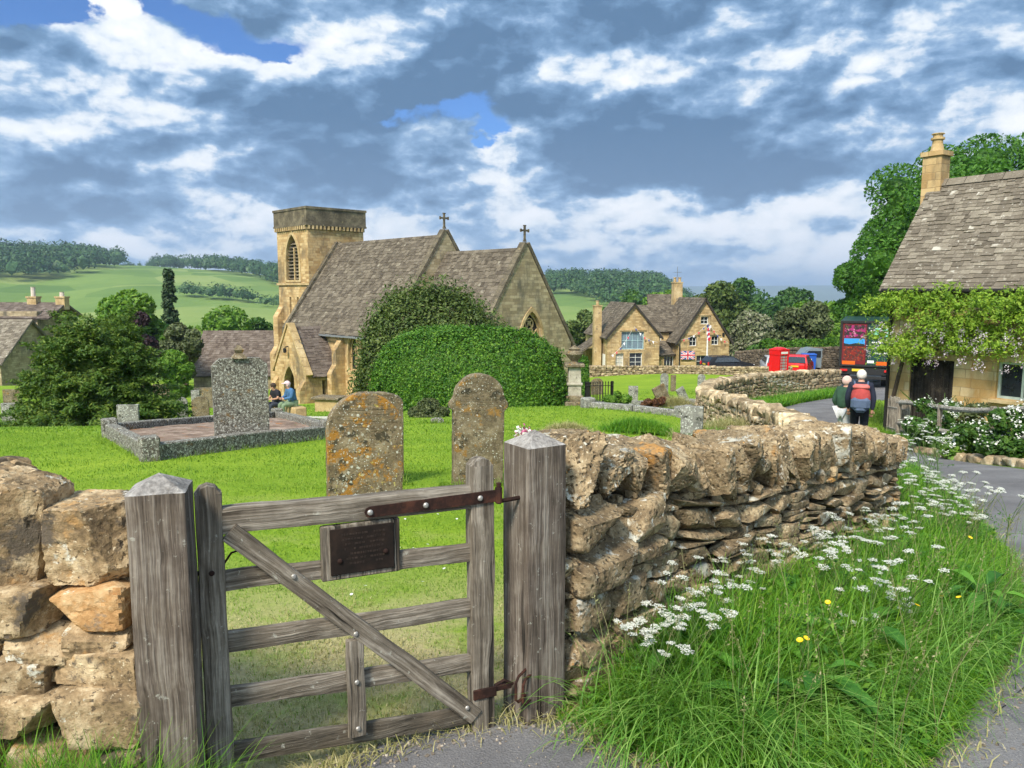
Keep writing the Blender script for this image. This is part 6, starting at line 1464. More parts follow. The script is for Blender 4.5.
mo = thing('urn_monument', 'pale stone pedestal topped by a carved urn beside the big clipped hedge', 'monument', onground(574, 29, -.1))
mh = pix(574, 347, 29).z - mo.location.z
MB().bbox((0,0,.15), (.85,.85,.4), .03).bbox((0,0,.45), (.66,.66,.25), .03).build('base', g_br, mo); MB().box((0,0,.55+(mh-1.25)/2), (.50,.50,mh-1.25), top=(.9,.9)).bbox((0,0,mh*.42),(.60,.60,.10),.02).build('pedestal', rock('pale_monument', (.20,.18,.14),(.36,.33,.26),(.52,.49,.40), 3, [(4,.6,(.12,.1,.08))], 0, .4, .02, 20), mo)
MB().bbox((0,0,mh-.68),(.74,.74,.14),.03).lathe([(.18,0),(.12,.08),(.22,.2),(.33,.36),(.30,.46),(.20,.50),(.24,.55),(.12,.62),(.03,.68)], (0,0,mh-.62), 14).build('urn', g_br, mo)
rl_ = thing('iron_railing', 'thin black iron railing around a grave beside the urn monument', 'railing', onground(585, 32)); r0 = rl_.location.copy()
cr_ = [onground(px, Y) for px, Y in ((585, 31), (611, 31), (613, 34), (590, 34))]
for i in range(4):
    a, b = cr_[i], cr_[(i+1) % 4]; mb = MB(); n = 9
    for k in range(n+1): p = a.lerp(b, k/n) - r0; mb.tube([p, p+Vector((0,0,.95))], .014, 5).lathe([(.02,0),(.025,.03),(.002,.09)], tuple(p+Vector((0,0,.95))), 5)
    for h in (.2, .85): mb.tube([a-r0+Vector((0,0,h)), b-r0+Vector((0,0,h))], .014, 5)
    mb.build('railing_side', m_black, rl_)
ct = thing('chest_tomb', 'pale chest tomb with a flat overhanging slab beside the porch', 'tomb', onground(330, 33), R(-14)); MB().bbox((0,0,.25), (1.05,.75,.6), .02).build('chest', m_dress, ct); MB().bbox((0,0,.60), (1.3,.98,.11), .02).build('ledger', g_br, ct)
hs_(347, 32, .35, .45, g_sp, 'round', .2, 'tiny pale rounded stone right of the chest tomb')
hs_(437, 17, .3, .12, g_sp, 'gothic', .2, 'low pale stone marker on the grass at the foot of the box shrub')
pth = [onground(px, Y) for px, Y in ((232, 44), (262, 36), (290, 27), (312, 22.5), (336, 19.3), (372, 16.8))]
PA = spline([(p.x-.2, p.y-.35) for p in pth], 50); PB = spline([(p.x+.25, p.y+.45) for p in pth], 50); strip('path', PA, PB, 5, plain('pale_path', (.50,.47,.38), .95, var=.15, scale=4), .03)
pz_ = thing('flower_posy', 'small posy of pink and white flowers on the grass just behind the right gate post', 'flowers', onground(524, 12.5)); rng = np.random.default_rng(6)
f1 = MB(); f2 = MB()
for f in (f1, f2):
    P = rng.normal(size=(60, 3))*np.array([.07,.05,.04])+np.array([0,0,.24]); V, Fc = foliage_pts(rng, P, sph(rng, 60), .03, asp=.9); f.add(V, Fc)
f1.build('pink_flowers', plain('pink_petals', (.50,.12,.25), .7), pz_); f2.build('white_flowers', m_petal, pz_); MB().lathe([(.06,0),(.08,.2),(.07,.22)], n=10).build('pot', rock('clay_pot', (.2,.08,.05), (.35,.16,.1), (.45,.25,.18), 6), pz_)
# ------------------------------------------------------------ vehicles, phone box
def pmat(n, c, r=.3, **k): return plain(n, c, r, var=.05, **k)
m_red, m_tyre, m_chr = pmat('red_paint', (.62,.012,.015), .25), plain('tyre_rubber', (.02,.02,.02), .9), pmat('dull_metal', (.3,.3,.3), .4)
def wheel(parent, c, r=.32, w=.2, ax='x', rim=None):
    d = Vector((w/2, 0, 0)) if ax == 'x' else Vector((0, w/2, 0)); c = Vector(c)
    t = MB().tube([c-d, c-d*.9, c+d*.9, c+d], [r*.93, r, r, r*.93], 20).build('wheel', m_tyre, parent)
    MB().tube([c-d*1.02, c+d*1.02], [r*.6, r*.6], 14).tube([c-d*1.06, c+d*1.06], [r*.2]*2, 8).build('rim', rim or m_chr, t); return t
def car(name, label, loc, rz, mat, L=4.1, W_=1.75, H=1.48, hatch=True):
    """body faces +x; side profile lofted across its width with tumblehome"""
    t = thing(name, label, 'car', loc, rz); h0 = .28
    prof = [(-L/2, .5), (-L/2+.02, .85), (-L/2+.12, H*.66), (-L/2+.42, H*.95), (-L*.28, H), (L*.02, H*.985), (L*.20, H*.70), (L*.30, H*.62), (L*.46, H*.53), (L/2, H*.38), (L/2-.03, .32), (L/2-.3, h0), (-L/2+.3, h0)] if hatch else [(-L/2, .5), (-L/2, H*.6), (-L*.42, H*.66), (-L*.30, H*.95), (-L*.1, H), (L*.08, H*.97), (L*.24, H*.66), (L*.46, H*.55), (L/2, H*.38), (L/2, .34), (L/2-.3, h0), (-L/2+.3, h0)]
    n = len(prof); secs = [(-1, .86), (-.97, .96), (0, 1.0), (.97, .96), (1, .86)]; V = []; Fs = []
    for s, k in secs:
        for x, z in prof:
            tum = 1 - .22 * max(0, (z - H*.62) / (H*.38)); V.append((x * (1 - .02*(abs(s) > .9)), s * W_/2 * tum, .3 + (z-.3) * (1 if abs(s) < .99 else .985)))
    for i in range(len(secs)-1):
        for j in range(n): Fs.append((i*n+j, (i+1)*n+j, (i+1)*n+(j+1) % n, i*n+(j+1) % n))
    Fs += [tuple(range(n)), tuple(range((len(secs)-1)*n+n-1, (len(secs)-1)*n-1, -1))]
    fix_normals(MB().add(V, Fs).build('body', mat, t))
    gl = m_glass
    for s in (-1, 1):
        zb, zt = H*.66, H*.92; y0, y1 = s*W_/2*.985, s*W_/2*.985*(1-.22*.75)
        q = [(-L*.38, zb), (L*.17, zb), (L*.03, zt), (-L*.30, zt)]; V = [(x, (y0 if z < H*.8 else y1)+s*.012, z) for x, z in q]; fix_normals(MB().add(V + [(x, y-s*.03, z) for x, y, z in V], BOXF).build('side_window', gl, t))
    def pane(nm, xa, za, xb, zb_, w0, w1): V = [(xa, -w0, za), (xa, w0, za), (xb, w1, zb_), (xb, -w1, zb_)]; fix_normals(MB().add(V + [(x*.97, y, z-.04) for x, y, z in V], BOXF).build(nm, gl, t))
    pane('rear_window', -L/2+.09, H*.68, -L/2+.40, H*.94, W_*.42, W_*.36); pane('windscreen', L*.205, H*.71, L*.035, H*.975, W_*.42, W_*.35)
    for s in (-1, 1):
        MB().bbox((-L/2+.03, s*W_*.41, H*.56), (.10, .16, .30), .02).build('tail_light', pmat('red_lamp', (.5,.02,.02), .2), t); MB().bbox((L/2-.12, s*W_*.38, H*.45), (.22, .26, .12), .03).build('headlight', pmat('clear_lamp', (.6,.6,.6), .1), t)
        for x in (-L*.31, L*.31): wheel(t, (x, s*(W_/2-.1), .31), .31, .2, 'y')
    MB().bbox((-L/2-.01, 0, .42), (.08, W_*.92, .22), .03).build('bumper', mat, t); MB().box((-L/2-.02, 0, H*.52), (.02, .5, .11)).build('number_plate', pmat('yellow_plate', (.6,.45,.03)), t)
    return t
car('red_car', 'small bright red hatchback parked just right of the phone box', onground(798, 55), R(62), m_red, 3.7, 1.65, 1.5)
car('black_car', 'black car parked in front of the right wing of the inn', onground(727, 66), R(12), pmat('black_paint', (.015,.015,.018), .2), 4.3, 1.8, 1.45)
car('silver_car', 'silver car almost hidden behind the left of the phone box', onground(773, 64), R(80), pmat('silver_paint', (.42,.44,.46), .3), 4.1, 1.75, 1.45)
# grey pick-up with a canopy
pk = thing('grey_pickup', 'grey pickup with a boxy canopy parked behind the blue bin', 'pickup', onground(806, 60), R(175)); mg = pmat('blue_grey_paint', (.17,.21,.24), .35)
fix_normals(MB().prism([(-2.6,.45),(-2.6,1.9),(-.2,1.95),(.25,1.85),(.75,1.2),(2.2,1.08),(2.4,.85),(2.4,.45)], (0,.88,0), X_, Z3, (0,-1.76,0)).build('body', mg, pk))
for s in (-1, 1):
    MB().prism([(-2.3,1.3),(-2.3,1.78),(-1.0,1.78),(-1.0,1.3)], (0, s*.885, 0), X_, Z3, (0, s*.02, 0)).build('side_window', m_glass, pk); MB().prism([(-.8,1.25),(-.8,1.75),(.12,1.75),(.55,1.25)], (0, s*.885, 0), X_, Z3, (0, s*.02, 0)).build('side_window', m_glass, pk)
    for x in (-1.6, 1.6): wheel(pk, (x, s*.8, .38), .38, .24, 'y')
    MB().bbox((2.38, s*.68, .9), (.1,.28,.16), .02).build('headlight', pmat('clear_lamp', (.6,.6,.6), .1), pk)
MB().bbox((0,0,.36), (4.2,1.5,.2), .03).build('chassis', m_black, pk)
bn = thing('blue_bin', 'blue wheeled bin standing behind the red car', 'bin', onground(808, 58.5), R(-10)); mbl = pmat('blue_plastic', (.015,.09,.42), .4)
MB().box((0,0,.78), (.86,.75,1.15), top=(1.12,1.12)).build('body', mbl, bn); MB().bbox((0,-.02,1.40), (1.02,.95,.12), .04).bbox((0,.46,1.36),(.9,.08,.08),.02).build('lid', mbl, bn)
for s in (-1, 1): wheel(bn, (s*.36, .3, .12), .12, .08, 'x')
MB().box((0,-.43,.95), (.28,.02,.28), rotz(0)).build('pale_badge', m_white, bn)
# the kiosk
kp = onground(778, 49); kt = pix(778, 347, 49).z - kp.z; kb = thing('telephone_box', 'red telephone box standing beyond the lane wall', 'phone box', kp, R(28)); s_ = kt/2.5
K_ = MB(); 
K_.bbox((0,0,.09), (.98,.98,.18), .01); K_.bbox((0,0,2.12), (.96,.96,.34), .01).bbox((0,0,2.31),(1.0,1.0,.06),.01)
for a in (-1, 1):
    for b in (-1, 1): K_.bbox((a*.40, b*.40, 1.06), (.13,.13,1.9), .01)
K_.box((0,.42,1.06), (.74,.05,1.8)); K_.box((-.42,0,1.06), (.05,.74,1.8))
k_o = K_.build('frame', m_red, kb)
dome = MB(); Vd = []; N = 8
for i in range(N+1):
    for j in range(N+1): x, y = (i/N*2-1), (j/N*2-1); Vd.append((x*.46, y*.46, 2.34 + .17*(1-abs(x)**2.4)*(1) *(.5+.5*(1-abs(y)**2.4)) * (1 if True else 0)*(1-abs(y)**6*.5)))
dome.add(Vd, [(i*(N+1)+j, (i+1)*(N+1)+j, (i+1)*(N+1)+j+1, i*(N+1)+j+1) for i in range(N) for j in range(N)]).box((0,0,2.34),(.93,.93,.04)); dome.build('domed_roof', m_red, kb)
dr_ = MB()
for k in range(9): dr_.box((0, -.425, .30+k*.205), (.68,.04,.022))
for x in (-.17, .17, -.34, .34): dr_.box((x, -.425, 1.1), (.022 if abs(x) < .2 else .05,.04,1.74))
d_o = dr_.build('door', m_red, kb); MB().box((0,-.415,1.1),(.66,.012,1.7)).build('door_pane', plain('pale_pane', (.30,.33,.33), .15), d_o)
s2 = MB()
for k in range(9): s2.box((.425, 0, .30+k*.205), (.04,.68,.022))
for x in (-.17, .17): s2.box((.425, x, 1.1), (.04,.022,1.74))
w_o = s2.build('side_glazing', m_red, kb); MB().box((.415,0,1.1),(.012,.66,1.7)).build('pane', plain('pale_side_pane', (.30,.33,.33), .15), w_o)
for a in ((0,-.483,2.12,.66,.012,.15), (.483,0,2.12,.012,.66,.15)): MB().box(a[:3], a[3:]).build('sign_panel', m_white, kb)
kb.scale = (s_*1.0, s_*1.0, s_)
# the lorry
tp = onground(864.5, 38); tr = thing('box_lorry', 'dark green box lorry seen from behind with flower and landscape pictures on its doors', 'lorry', tp, R(-25))
zt_, zb_ = pix(864, 321, 38).z - tp.z, pix(864, 367, 38).z - tp.z; Wt = 2.5
m_tg, m_tk = pmat('dark_green_panel', (.012,.045,.038), .4), pmat('black_chassis', (.012,.012,.013), .6)
MB().bbox((0, 3.6, (zt_+zb_)/2), (Wt, 7.1, zt_-zb_), .03).build('box_body', m_tg, tr)
fm_ = MB(); hh_ = zt_-zb_; zm = (zt_+zb_)/2
for x in (-Wt/2+.05, Wt/2-.05): fm_.bbox((x, .02, zm), (.10,.08,hh_), .01)
fm_.bbox((0,.02,zt_-.06),(Wt-.2,.08,.12),.01).bbox((0,.02,zb_+.05),(Wt-.2,.08,.10),.01).bbox((0,.025,zm),(.05,.05,hh_-.25),.005); fm_.build('rear_frame', m_tk, tr)
def picture(nm, x0, x1, z0, z1, mat, y=.035): MB().box(((x0+x1)/2, y, (z0+z1)/2), (x1-x0, .02, z1-z0)).build(nm, mat, tr)
def blotch(nm, bg, cols, sc_):
    m, nt = newmat(nm); v = obj(nt); c = bg
    for k, (cc, th) in enumerate(cols): c = nt.mix(nt.rng(nt.noise(nt.map(v, (1,1,1), (k*5.3, 0, k*2.1)), sc_*(1+.3*k), 4, .6), th, th+.04), c, cc)
    return finish(m, nt, c, .45)
zA = zt_-.14; picture('red_border', -Wt/2+.12, -.04, zb_+.12, zA, pmat('maroon_panel', (.14,.015,.02)), .04)
picture('pink_flower_picture', -Wt/2+.20, -.10, zA-.70, zA-.08, blotch('pink_flowers_print', (.03,.02,.02), [((.30,.02,.12), .50), ((.50,.18,.30), .60), ((.10,.12,.04), .60)], 5), .03)
picture('blue_landscape_picture', -Wt/2+.20, -.10, zA-1.05, zA-.74, pmat('sky_blue_print', (.04,.26,.62)), .03)
hl = MB().prism([(-Wt/2+.2, zA-1.12), (-.12, zA-1.12), (-.12, zA-1.0), (-.5, zA-.96), (-.8, zA-1.03), (-Wt/2+.2, zA-.98)], (0,.018,0), X_, Z3, (0,.01,0)); hl.build('dark_hills_print', m_tk, tr)
picture('red_poppy_picture', -Wt/2+.20, -.10, zb_+.30, zA-1.14, blotch('poppy_print', (.08,.02,.018), [((.22,.02,.012), .50), ((.42,.08,.02), .60), ((.08,.07,.06), .60)], 7), .03)
picture('pale_green_panel', .28, .92, zA-.62, zA-.20, pmat('mint_panel', (.20,.50,.34)), .03)
tl = MB(); rng = np.random.default_rng(3)
for r_i, (x0, x1) in enumerate(((.22, 1.0), (.28, .98), (.36, .95))):
    x = x0
    while x < x1: w_ = rng.uniform(.04, .09); tl.box((x+w_/2, .03, zA-.92-r_i*.26), (w_, .016, .08 if rng.random() < .7 else .11)); x += w_+.022
tl.build('white_lettering', m_white, tr); MB().box((.20,.03,zb_+.26),(.30,.016,.13)).build('white_badge', m_white, tr)
mo_ = pmat('orange_marker', (.62,.11,.01)); 
for x0, x1 in ((-Wt/2+.16, -.5), (.45, Wt/2-.12)): picture('orange_marker', x0, x1, zb_+.10, zb_+.28, mo_, .012)
cm_ = MB().bbox((0,3.4,(zb_+.45)/2+.28),(1.5,6.6,.35),.02).bbox((0,.0,.55),(2.3,.14,.16),.02); cm_.build('chassis', m_tk, tr)
MB().bbox((0,.1,.85),(2.4,.12,.35),.02).build('tail_lift', m_tk, tr); MB().box((-.35,-.02,.92),(.55,.02,.12)).build('number_plate', pmat('yellow_plate', (.65,.48,.04)), tr)
for s in (-1, 1):
    MB().bbox((s*1.0,-.02,.9),(.34,.06,.11),.01).build('tail_light', pmat('red_lamp', (.5,.02,.02), .2), tr)
    for y in (1.6, 7.6): wheel(tr, (s*.95, y, .48), .48, .42 if y < 3 else .28, 'x')
cab = MB().prism([(7.3,.6),(7.3,2.6),(8.6,2.6),(9.0,1.6),(9.0,.6)], (-1.15,0,0), Y_, Z3, (2.3,0,0)); fix_normals(cab.build('cab', m_tg, tr))

# ------------------------------------------------------------ people
def skin_mesh(name, pts, edges, rad, mat, parent, sub=2):
    me = bpy.data.meshes.new(name); me.from_pydata([tuple(p) for p in pts], edges, []); o = bpy.data.objects.new(name, me); col.objects.link(o)
    md = o.modifiers.new('s', 'SKIN'); o.modifiers.new('d', 'SUBSURF').levels = sub; o.modifiers['d'].render_levels = sub
    if not me.skin_vertices: return o
    for i, r in enumerate(rad):
        sv = me.skin_vertices[0].data[i]; sv.radius = (r, r) if not hasattr(r, '__len__') else r; sv.use_root = (i == 0)
    dg = bpy.context.evaluated_depsgraph_get(); dg.update(); m2 = bpy.data.meshes.new_from_object(o.evaluated_get(dg)); o.modifiers.clear(); o.data = m2; m2.name = name
    for p in m2.polygons: p.use_smooth = True
    m2.materials.clear(); m2.materials.append(mat); o.parent = parent; return o
m_skin = plain('skin', (.45,.24,.16), .6, var=.08); 
def ell(mb, c, r, sub=3, f=None):
    iv, fi = ico(sub); v = iv.copy()
    if f is not None: v = f(v)
    return mb.add(v*np.array(r)+np.array(c), fi)
def person(label, loc, rz, J, cloth, hair=None, sleeves=True, shorts=False, hat=None, hairlen=.0, group=None):
    """J: joint name -> point. The figure faces -y."""
    t = thing('person', label, 'person', loc, rz, group); N = ['pel','waist','chest','neck','head0','head1','shL','elL','wrL','haL','shR','elR','wrR','haR','hiL','knL','anL','toL','hiR','knR','anR','toR']
    E = [('pel','waist'),('waist','chest'),('chest','neck'),('neck','head0'),('head0','head1'),('chest','shL'),('shL','elL'),('elL','wrL'),('wrL','haL'),('chest','shR'),('shR','elR'),('elR','wrR'),('wrR','haR'),('pel','hiL'),('hiL','knL'),('knL','anL'),('anL','toL'),('pel','hiR'),('hiR','knR'),('knR','anR'),('anR','toR')]
    rd = dict(pel=.13,waist=.115,chest=.13,neck=.055,head0=.078,head1=.088,sh=.062,el=.043,wr=.028,ha=.035,hi=.095,kn=.06,an=.042,to=.035)
    r = lambda n: rd.get(n, rd.get(n[:-1]))
    body = skin_mesh('body', [J[n] for n in N], [(N.index(a), N.index(b)) for a, b in E], [r(n)*.93 for n in N], m_skin, t)
    # fingers and thumb on each hand, nose and ears on the head
    for s in 'LR':
        h, w = Vector(J['ha'+s]), Vector(J['wr'+s]); d = (h-w).normalized(); sd = d.cross(Vector((0,1,0))); sd = sd.normalized() if sd.length > .1 else Vector((1,0,0)); fb = MB(); cu = d.cross(sd)
        for k, ln in enumerate((.062,.072,.068,.054)): b0 = h + sd*(k-1.5)*.018 + d*.02; fb.tube([b0, b0+d*ln*.6+cu*.008, b0+d*ln*.9+cu*.03], [.009,.008,.006], 6)
        fb.tube([w+d*.02+sd*-.03, w+d*.05+sd*-.05, w+d*.075+sd*-.048], [.011,.010,.007], 6); fb.build('fingers', m_skin, body)
    hd = (Vector(J['head0'])+Vector(J['head1']))/2; f = MB(); ell(f, hd+Vector((0,-.095,-.01)), (.014,.022,.022), 1)
    for s in (-1, 1): ell(f, hd+Vector((s*.082,.005,-.01)), (.012,.02,.03), 1)
    f.build('nose_and_ears', m_skin, body); e = MB()
    for s in (-1, 1): ell(e, hd+Vector((s*.033,-.080,.015)), (.011,.008,.008), 1)
    e.build('eyes', m_black, body)
    top, leg, shoe = cloth
    tj = ['pel','waist','chest','neck','shL','elL','shR','elR'] + (['wrL','wrR'] if sleeves else [])
    te = [('pel','waist'),('waist','chest'),('chest','neck'),('chest','shL'),('shL','elL'),('chest','shR'),('shR','elR')] + ([('elL','wrL'),('elR','wrR')] if sleeves else [])
    P = {n: Vector(J[n]) for n in N}; P['neck'] = P['chest'].lerp(P['neck'], .95)
    if not sleeves: P['elL'] = P['shL'].lerp(P['elL'], .75); P['elR'] = P['shR'].lerp(P['elR'], .75)
    ex = dict(pel=.165,waist=.155,chest=.165,neck=.075,sh=.082,el=.062,wr=.044)
    skin_mesh('jacket' if sleeves else 't_shirt', [P[n] for n in tj], [(tj.index(a), tj.index(b)) for a, b in te], [ex.get(n, ex.get(n[:-1])) for n in tj], top, t)
    lj = ['pel','hiL','knL','anL','hiR','knR','anR']; le = [('pel','hiL'),('hiL','knL'),('knL','anL'),('pel','hiR'),('hiR','knR'),('knR','anR')]; lx = dict(pel=.145,hi=.112,kn=.078,an=.06)
    skin_mesh('trousers', [P[n] for n in lj], [(lj.index(a), lj.index(b)) for a, b in le], [lx.get(n, lx.get(n[:-1])) for n in lj], leg, t)
    for s in 'LR':
        a, b = Vector(J['an'+s]), Vector(J['to'+s]); sh = MB(); ell(sh, (a.lerp(b, .45)+Vector((0,0,-.025))), (.052,.145,.048), 2); o = sh.build('shoe', shoe, t, smooth=True)
    if hair or hat:
        hb = MB(); c = Vector(J['head1'])
        ell(hb, hd+Vector((0,.010,.028)), (.098,.112,.112), 3, lambda v: np.where((v[:, 1:2] < -.35) & (v[:, 2:3] < .25), v*.78, v)); hb.build('hair' if not hat else 'cap', hat or hair, t, smooth=True)
        if hat: MB().bbox(tuple(hd+Vector((0,-.12,.055))), (.15,.10,.015), .005).build('cap_peak', hat, t)
    return t
def standing(h=1.72, lean=.0, stride=.18, armL=(.0, -.06), armR=(.0, .08), turn=0.0, w=.19):
    k = h/1.75; S = lambda *p: Vector(p)*k
    return {'pel': S(0,0,.95), 'waist': S(0,0,1.12), 'chest': S(0,-lean*.5,1.34), 'neck': S(0,-lean*.8,1.49), 'head0': S(turn*.3,-lean-.015,1.56), 'head1': S(turn*.4,-lean-.01,1.645),
            'shL': S(w,-lean*.6,1.41), 'elL': S(w+.06,armL[0]+.03,1.14), 'wrL': S(w+.04,armL[1]-.05,.90), 'haL': S(w+.03,armL[1]-.07,.82), 'shR': S(-w,-lean*.6,1.41), 'elR': S(-w-.06,armR[0]+.03,1.14), 'wrR': S(-w-.04,armR[1]-.05,.90), 'haR': S(-w-.03,armR[1]-.07,.82),
            'hiL': S(.09,0,.90), 'knL': S(.095,-stride*.6,.50), 'anL': S(.09,-stride*.7,.09), 'toL': S(.10,-stride*.7-.15,.045), 'hiR': S(-.09,0,.90), 'knR': S(-.095,stride*.1,.50), 'anR': S(-.09,stride*.9,.10), 'toR': S(-.10,stride*.9-.14,.05)}
mc = lambda n, c: plain(n, c, .85, var=.2, scale=12)
wp = onground(857.5, 16.0); away = R(180-24)
man = person('white-haired walker in a dark navy coat carrying a red and grey rucksack', wp, away, standing(1.76, .04), (mc('navy_coat', (.010,.014,.030)), mc('black_trousers', (.008,.009,.014)), mc('dark_boots', (.02,.015,.012))), hair=mc('white_hair', (.62,.58,.52)))
bk = MB(); ell(bk, (0,.28,1.20), (.19,.14,.27), 3); bk.build('rucksack', mc('coral_red_nylon', (.36,.05,.045)), man, smooth=True)
MB().bbox((0,.30,1.08), (.37,.30,.28), .07).bbox((0,.36,1.02), (.25,.16,.26), .06).build('rucksack_base', mc('slate_nylon', (.07,.10,.16)), man); MB().bbox((0,.27,1.42), (.32,.24,.10), .05).build('rucksack_lid', mc('pale_red_nylon', (.50,.13,.11)), man)
for s in (-1, 1): MB().tube([(s*.12,.18,1.44), (s*.13,.0,1.50), (s*.14,-.14,1.38), (s*.16,-.06,1.15), (s*.15,.17,1.04)], .02, 6).build('shoulder_strap', mc('slate_nylon', (.07,.10,.16)), man)
wp2 = onground(842, 16.6)
wo_ = person('pink-faced walker in a dark green jacket and pale trousers with a hood of white hair', wp2, R(180-60), standing(1.60, .05, armL=(.02,-.1)), (mc('green_jacket', (.025,.065,.035)), mc('pale_trousers', (.50,.50,.50)), mc('dark_boots2', (.03,.025,.02))), hair=mc('pinkish_white_hair', (.62,.42,.36)))
def seated(h=1.7, arms=.3, lean=.12):
    k = h/1.75; S = lambda *p: Vector(p)*k
    return {'pel': S(0,0,.52), 'waist': S(0,-lean*.3,.68), 'chest': S(0,-lean,.90), 'neck': S(0,-lean*1.5,1.04), 'head0': S(0,-lean*1.7,1.12), 'head1': S(0,-lean*1.8,1.20),
            'shL': S(.19,-lean,.97), 'elL': S(.25,-.18,.74), 'wrL': S(.10,-.38,.70), 'haL': S(.04,-.43,.70), 'shR': S(-.19,-lean,.97), 'elR': S(-.25,-.18,.74), 'wrR': S(-.10,-.38,.70), 'haR': S(-.03,-.44,.71),
            'hiL': S(.10,-.03,.50), 'knL': S(.15,-.44,.50), 'anL': S(.14,-.42,.08), 'toL': S(.15,-.57,.045), 'hiR': S(-.10,-.03,.50), 'knR': S(-.15,-.44,.50), 'anR': S(-.14,-.42,.08), 'toR': S(-.15,-.57,.045)}
for px, Y, lb, cl, hr, ht, rz in ((279, 27.5, 'seated person in a black t-shirt with dark hair and bare forearms near the porch', (mc('black_cotton', (.012,.012,.018)), mc('dark_jeans', (.03,.035,.05)), mc('dark_shoes', (.02,.02,.02))), mc('dark_brown_hair', (.05,.03,.02)), None, -.7),
                              (294, 25.5, 'seated person in a pale cap and blue jacket near the kerbed grave', (mc('blue_fleece', (.05,.13,.26)), mc('grey_green_trousers', (.16,.22,.13)), mc('brown_shoes', (.05,.03,.02))), None, mc('pale_pink_cap', (.66,.48,.50)), -.9)):
    p = onground(px, Y); st_ = thing('stone_block', 'pale low stone block under the ' + ('person in black' if px < 285 else 'person in the blue jacket'), 'stone block', p, rz); MB().bbox((0,.05,.19), (.95,.42,.40), .03).build('slab', m_dress, st_)
    person(lb, p, rz, seated(), cl, hr, sleeves=(px > 285), hat=ht)
# ------------------------------------------------------------ grass, flowers
GM = {'lawn': leafm('lawn_blades', (.09,.19,.014), (.18,.32,.022), (.33,.42,.07), .4, patch=1.2), 'verge': leafm('verge_blades', (.055,.18,.014), (.13,.32,.02), (.30,.48,.05), .48, patch=1.0),
      'cool': leafm('cool_blades', (.07,.19,.025), (.15,.32,.045), (.32,.47,.12), .35, patch=2.0), 'dry': leafm('dry_blades', (.22,.22,.07), (.38,.35,.15), (.54,.49,.27), .3), 'stalk': leafm('stalks', (.06,.12,.03), (.12,.19,.05), (.20,.24,.10), .2)}
def blades(rng, XY, h, w, seg=4, bend=.5, zoff=-.01, lean=None, curl=1.0):
    """arching grass blades rooted at XY on the ground"""
    n = len(XY); z = gz(XY[:, 0], XY[:, 1]) + zoff; B = np.concatenate([XY, z[:, None]], 1); h = np.broadcast_to(h, n)*rng.uniform(.55, 1.25, n); w = np.broadcast_to(w, n)*rng.uniform(.6, 1.3, n)
    th = rng.uniform(0, 2*np.pi, n); D = np.stack([np.cos(th), np.sin(th), np.zeros(n)], 1)
    if lean is not None: D[:, :2] += lean; D[:, :2] /= np.linalg.norm(D[:, :2], axis=1)[:, None] + 1e-6
    S = np.stack([-D[:, 1], D[:, 0], np.zeros(n)], 1); bd = (bend*rng.uniform(.3, 1.5, n))
    V = np.empty((n, seg*2+1, 3))
    for i in range(seg+1):
        t = i/seg; a = bd*t*curl; P = B + D*(h*t*np.sin(a)*.9)[:, None]; P[:, 2] += h*t*np.cos(a*.9)
        if i < seg: k = (w*(1-t**1.6)*.5)[:, None]; V[:, i*2] = P - S*k; V[:, i*2+1] = P + S*k
        else: V[:, seg*2] = P
    fs = [[i*2, i*2+1, i*2+3, i*2+2] for i in range(seg-1)]; m = seg*2+1; o = (np.arange(n)*m)[:, None, None]
    Q = (np.array(fs)[None] + o).reshape(-1, 4) if fs else None; T = (np.array([[seg*2-2, seg*2-1, seg*2]])[None] + o).reshape(-1, 3)
    return V.reshape(-1, 3), Q, T
def addb(mb, r):
    V, Q, T = r; base = mb.n; 
    if Q is not None: mb.add(V, Q); mb.c.append((np.zeros((0, 3)), T + base))
    else: mb.add(V, T)
def inpoly(P, poly):
    x, y = P[:, 0], P[:, 1]; ins = np.zeros(len(P), bool); n = len(poly); j = n-1
    for i in range(n):
        xi, yi = poly[i]; xj, yj = poly[j]; c = ((yi > y) != (yj > y)) & (x < (xj-xi)*(y-yi)/(yj-yi+1e-12)+xi); ins ^= c; j = i
    return ins
rng = np.random.default_rng(2024)
roadpoly = [tuple(p) for p in RL] + [tuple(p) for p in RR[::-1]]
# mown lawn blades behind the gate and wall, thinning with distance
mb = MB(); LB = [(1.6, 5, 60000, .030, .0045), (5, 8.5, 60000, .034, .007), (8.5, 14, 55000, .042, .012), (14, 26, 50000, .055, .022), (26, 45, 30000, .07, .04)]
wallline = np.array([(p[0], p[1]) for p in PN] + [(3.9, 9), (4.6, 13.5), (5.0, 17), (5.3, 21), (6.5, 25)])
for y0, y1, n, h, w_ in LB:
    y = np.sqrt(rng.uniform(y0*y0, y1*y1, n)); lo_, hi_ = -.70*y - .2, np.interp(y, wallline[:, 1], wallline[:, 0], left=.2) - .12; hi_ = np.where(y > 25, .28*y, hi_)
    x = lo_ + (hi_-lo_)*rng.random(n); P = np.stack([x, y], 1); P = P[~inpoly(P, roadpoly)]; P = P[~inpoly(P, K)]
    # keep clear of the trodden dry patch by the gate
    d = np.array([mn.noise(Vector((a*1.6, b*1.6, 0))) for a, b in P]) ; keep = (P[:, 1] > 3.9 + d*1.2) | (rng.random(len(P)) < .25); P = P[keep]; d = d[keep]
    addb(mb, blades(rng, P, h*(1+.5*d), w_, 2, .8))
tag(mb.build('lawn_grass', GM['lawn']), 'short mown grass of the churchyard lawn', 'grass', kind='stuff')
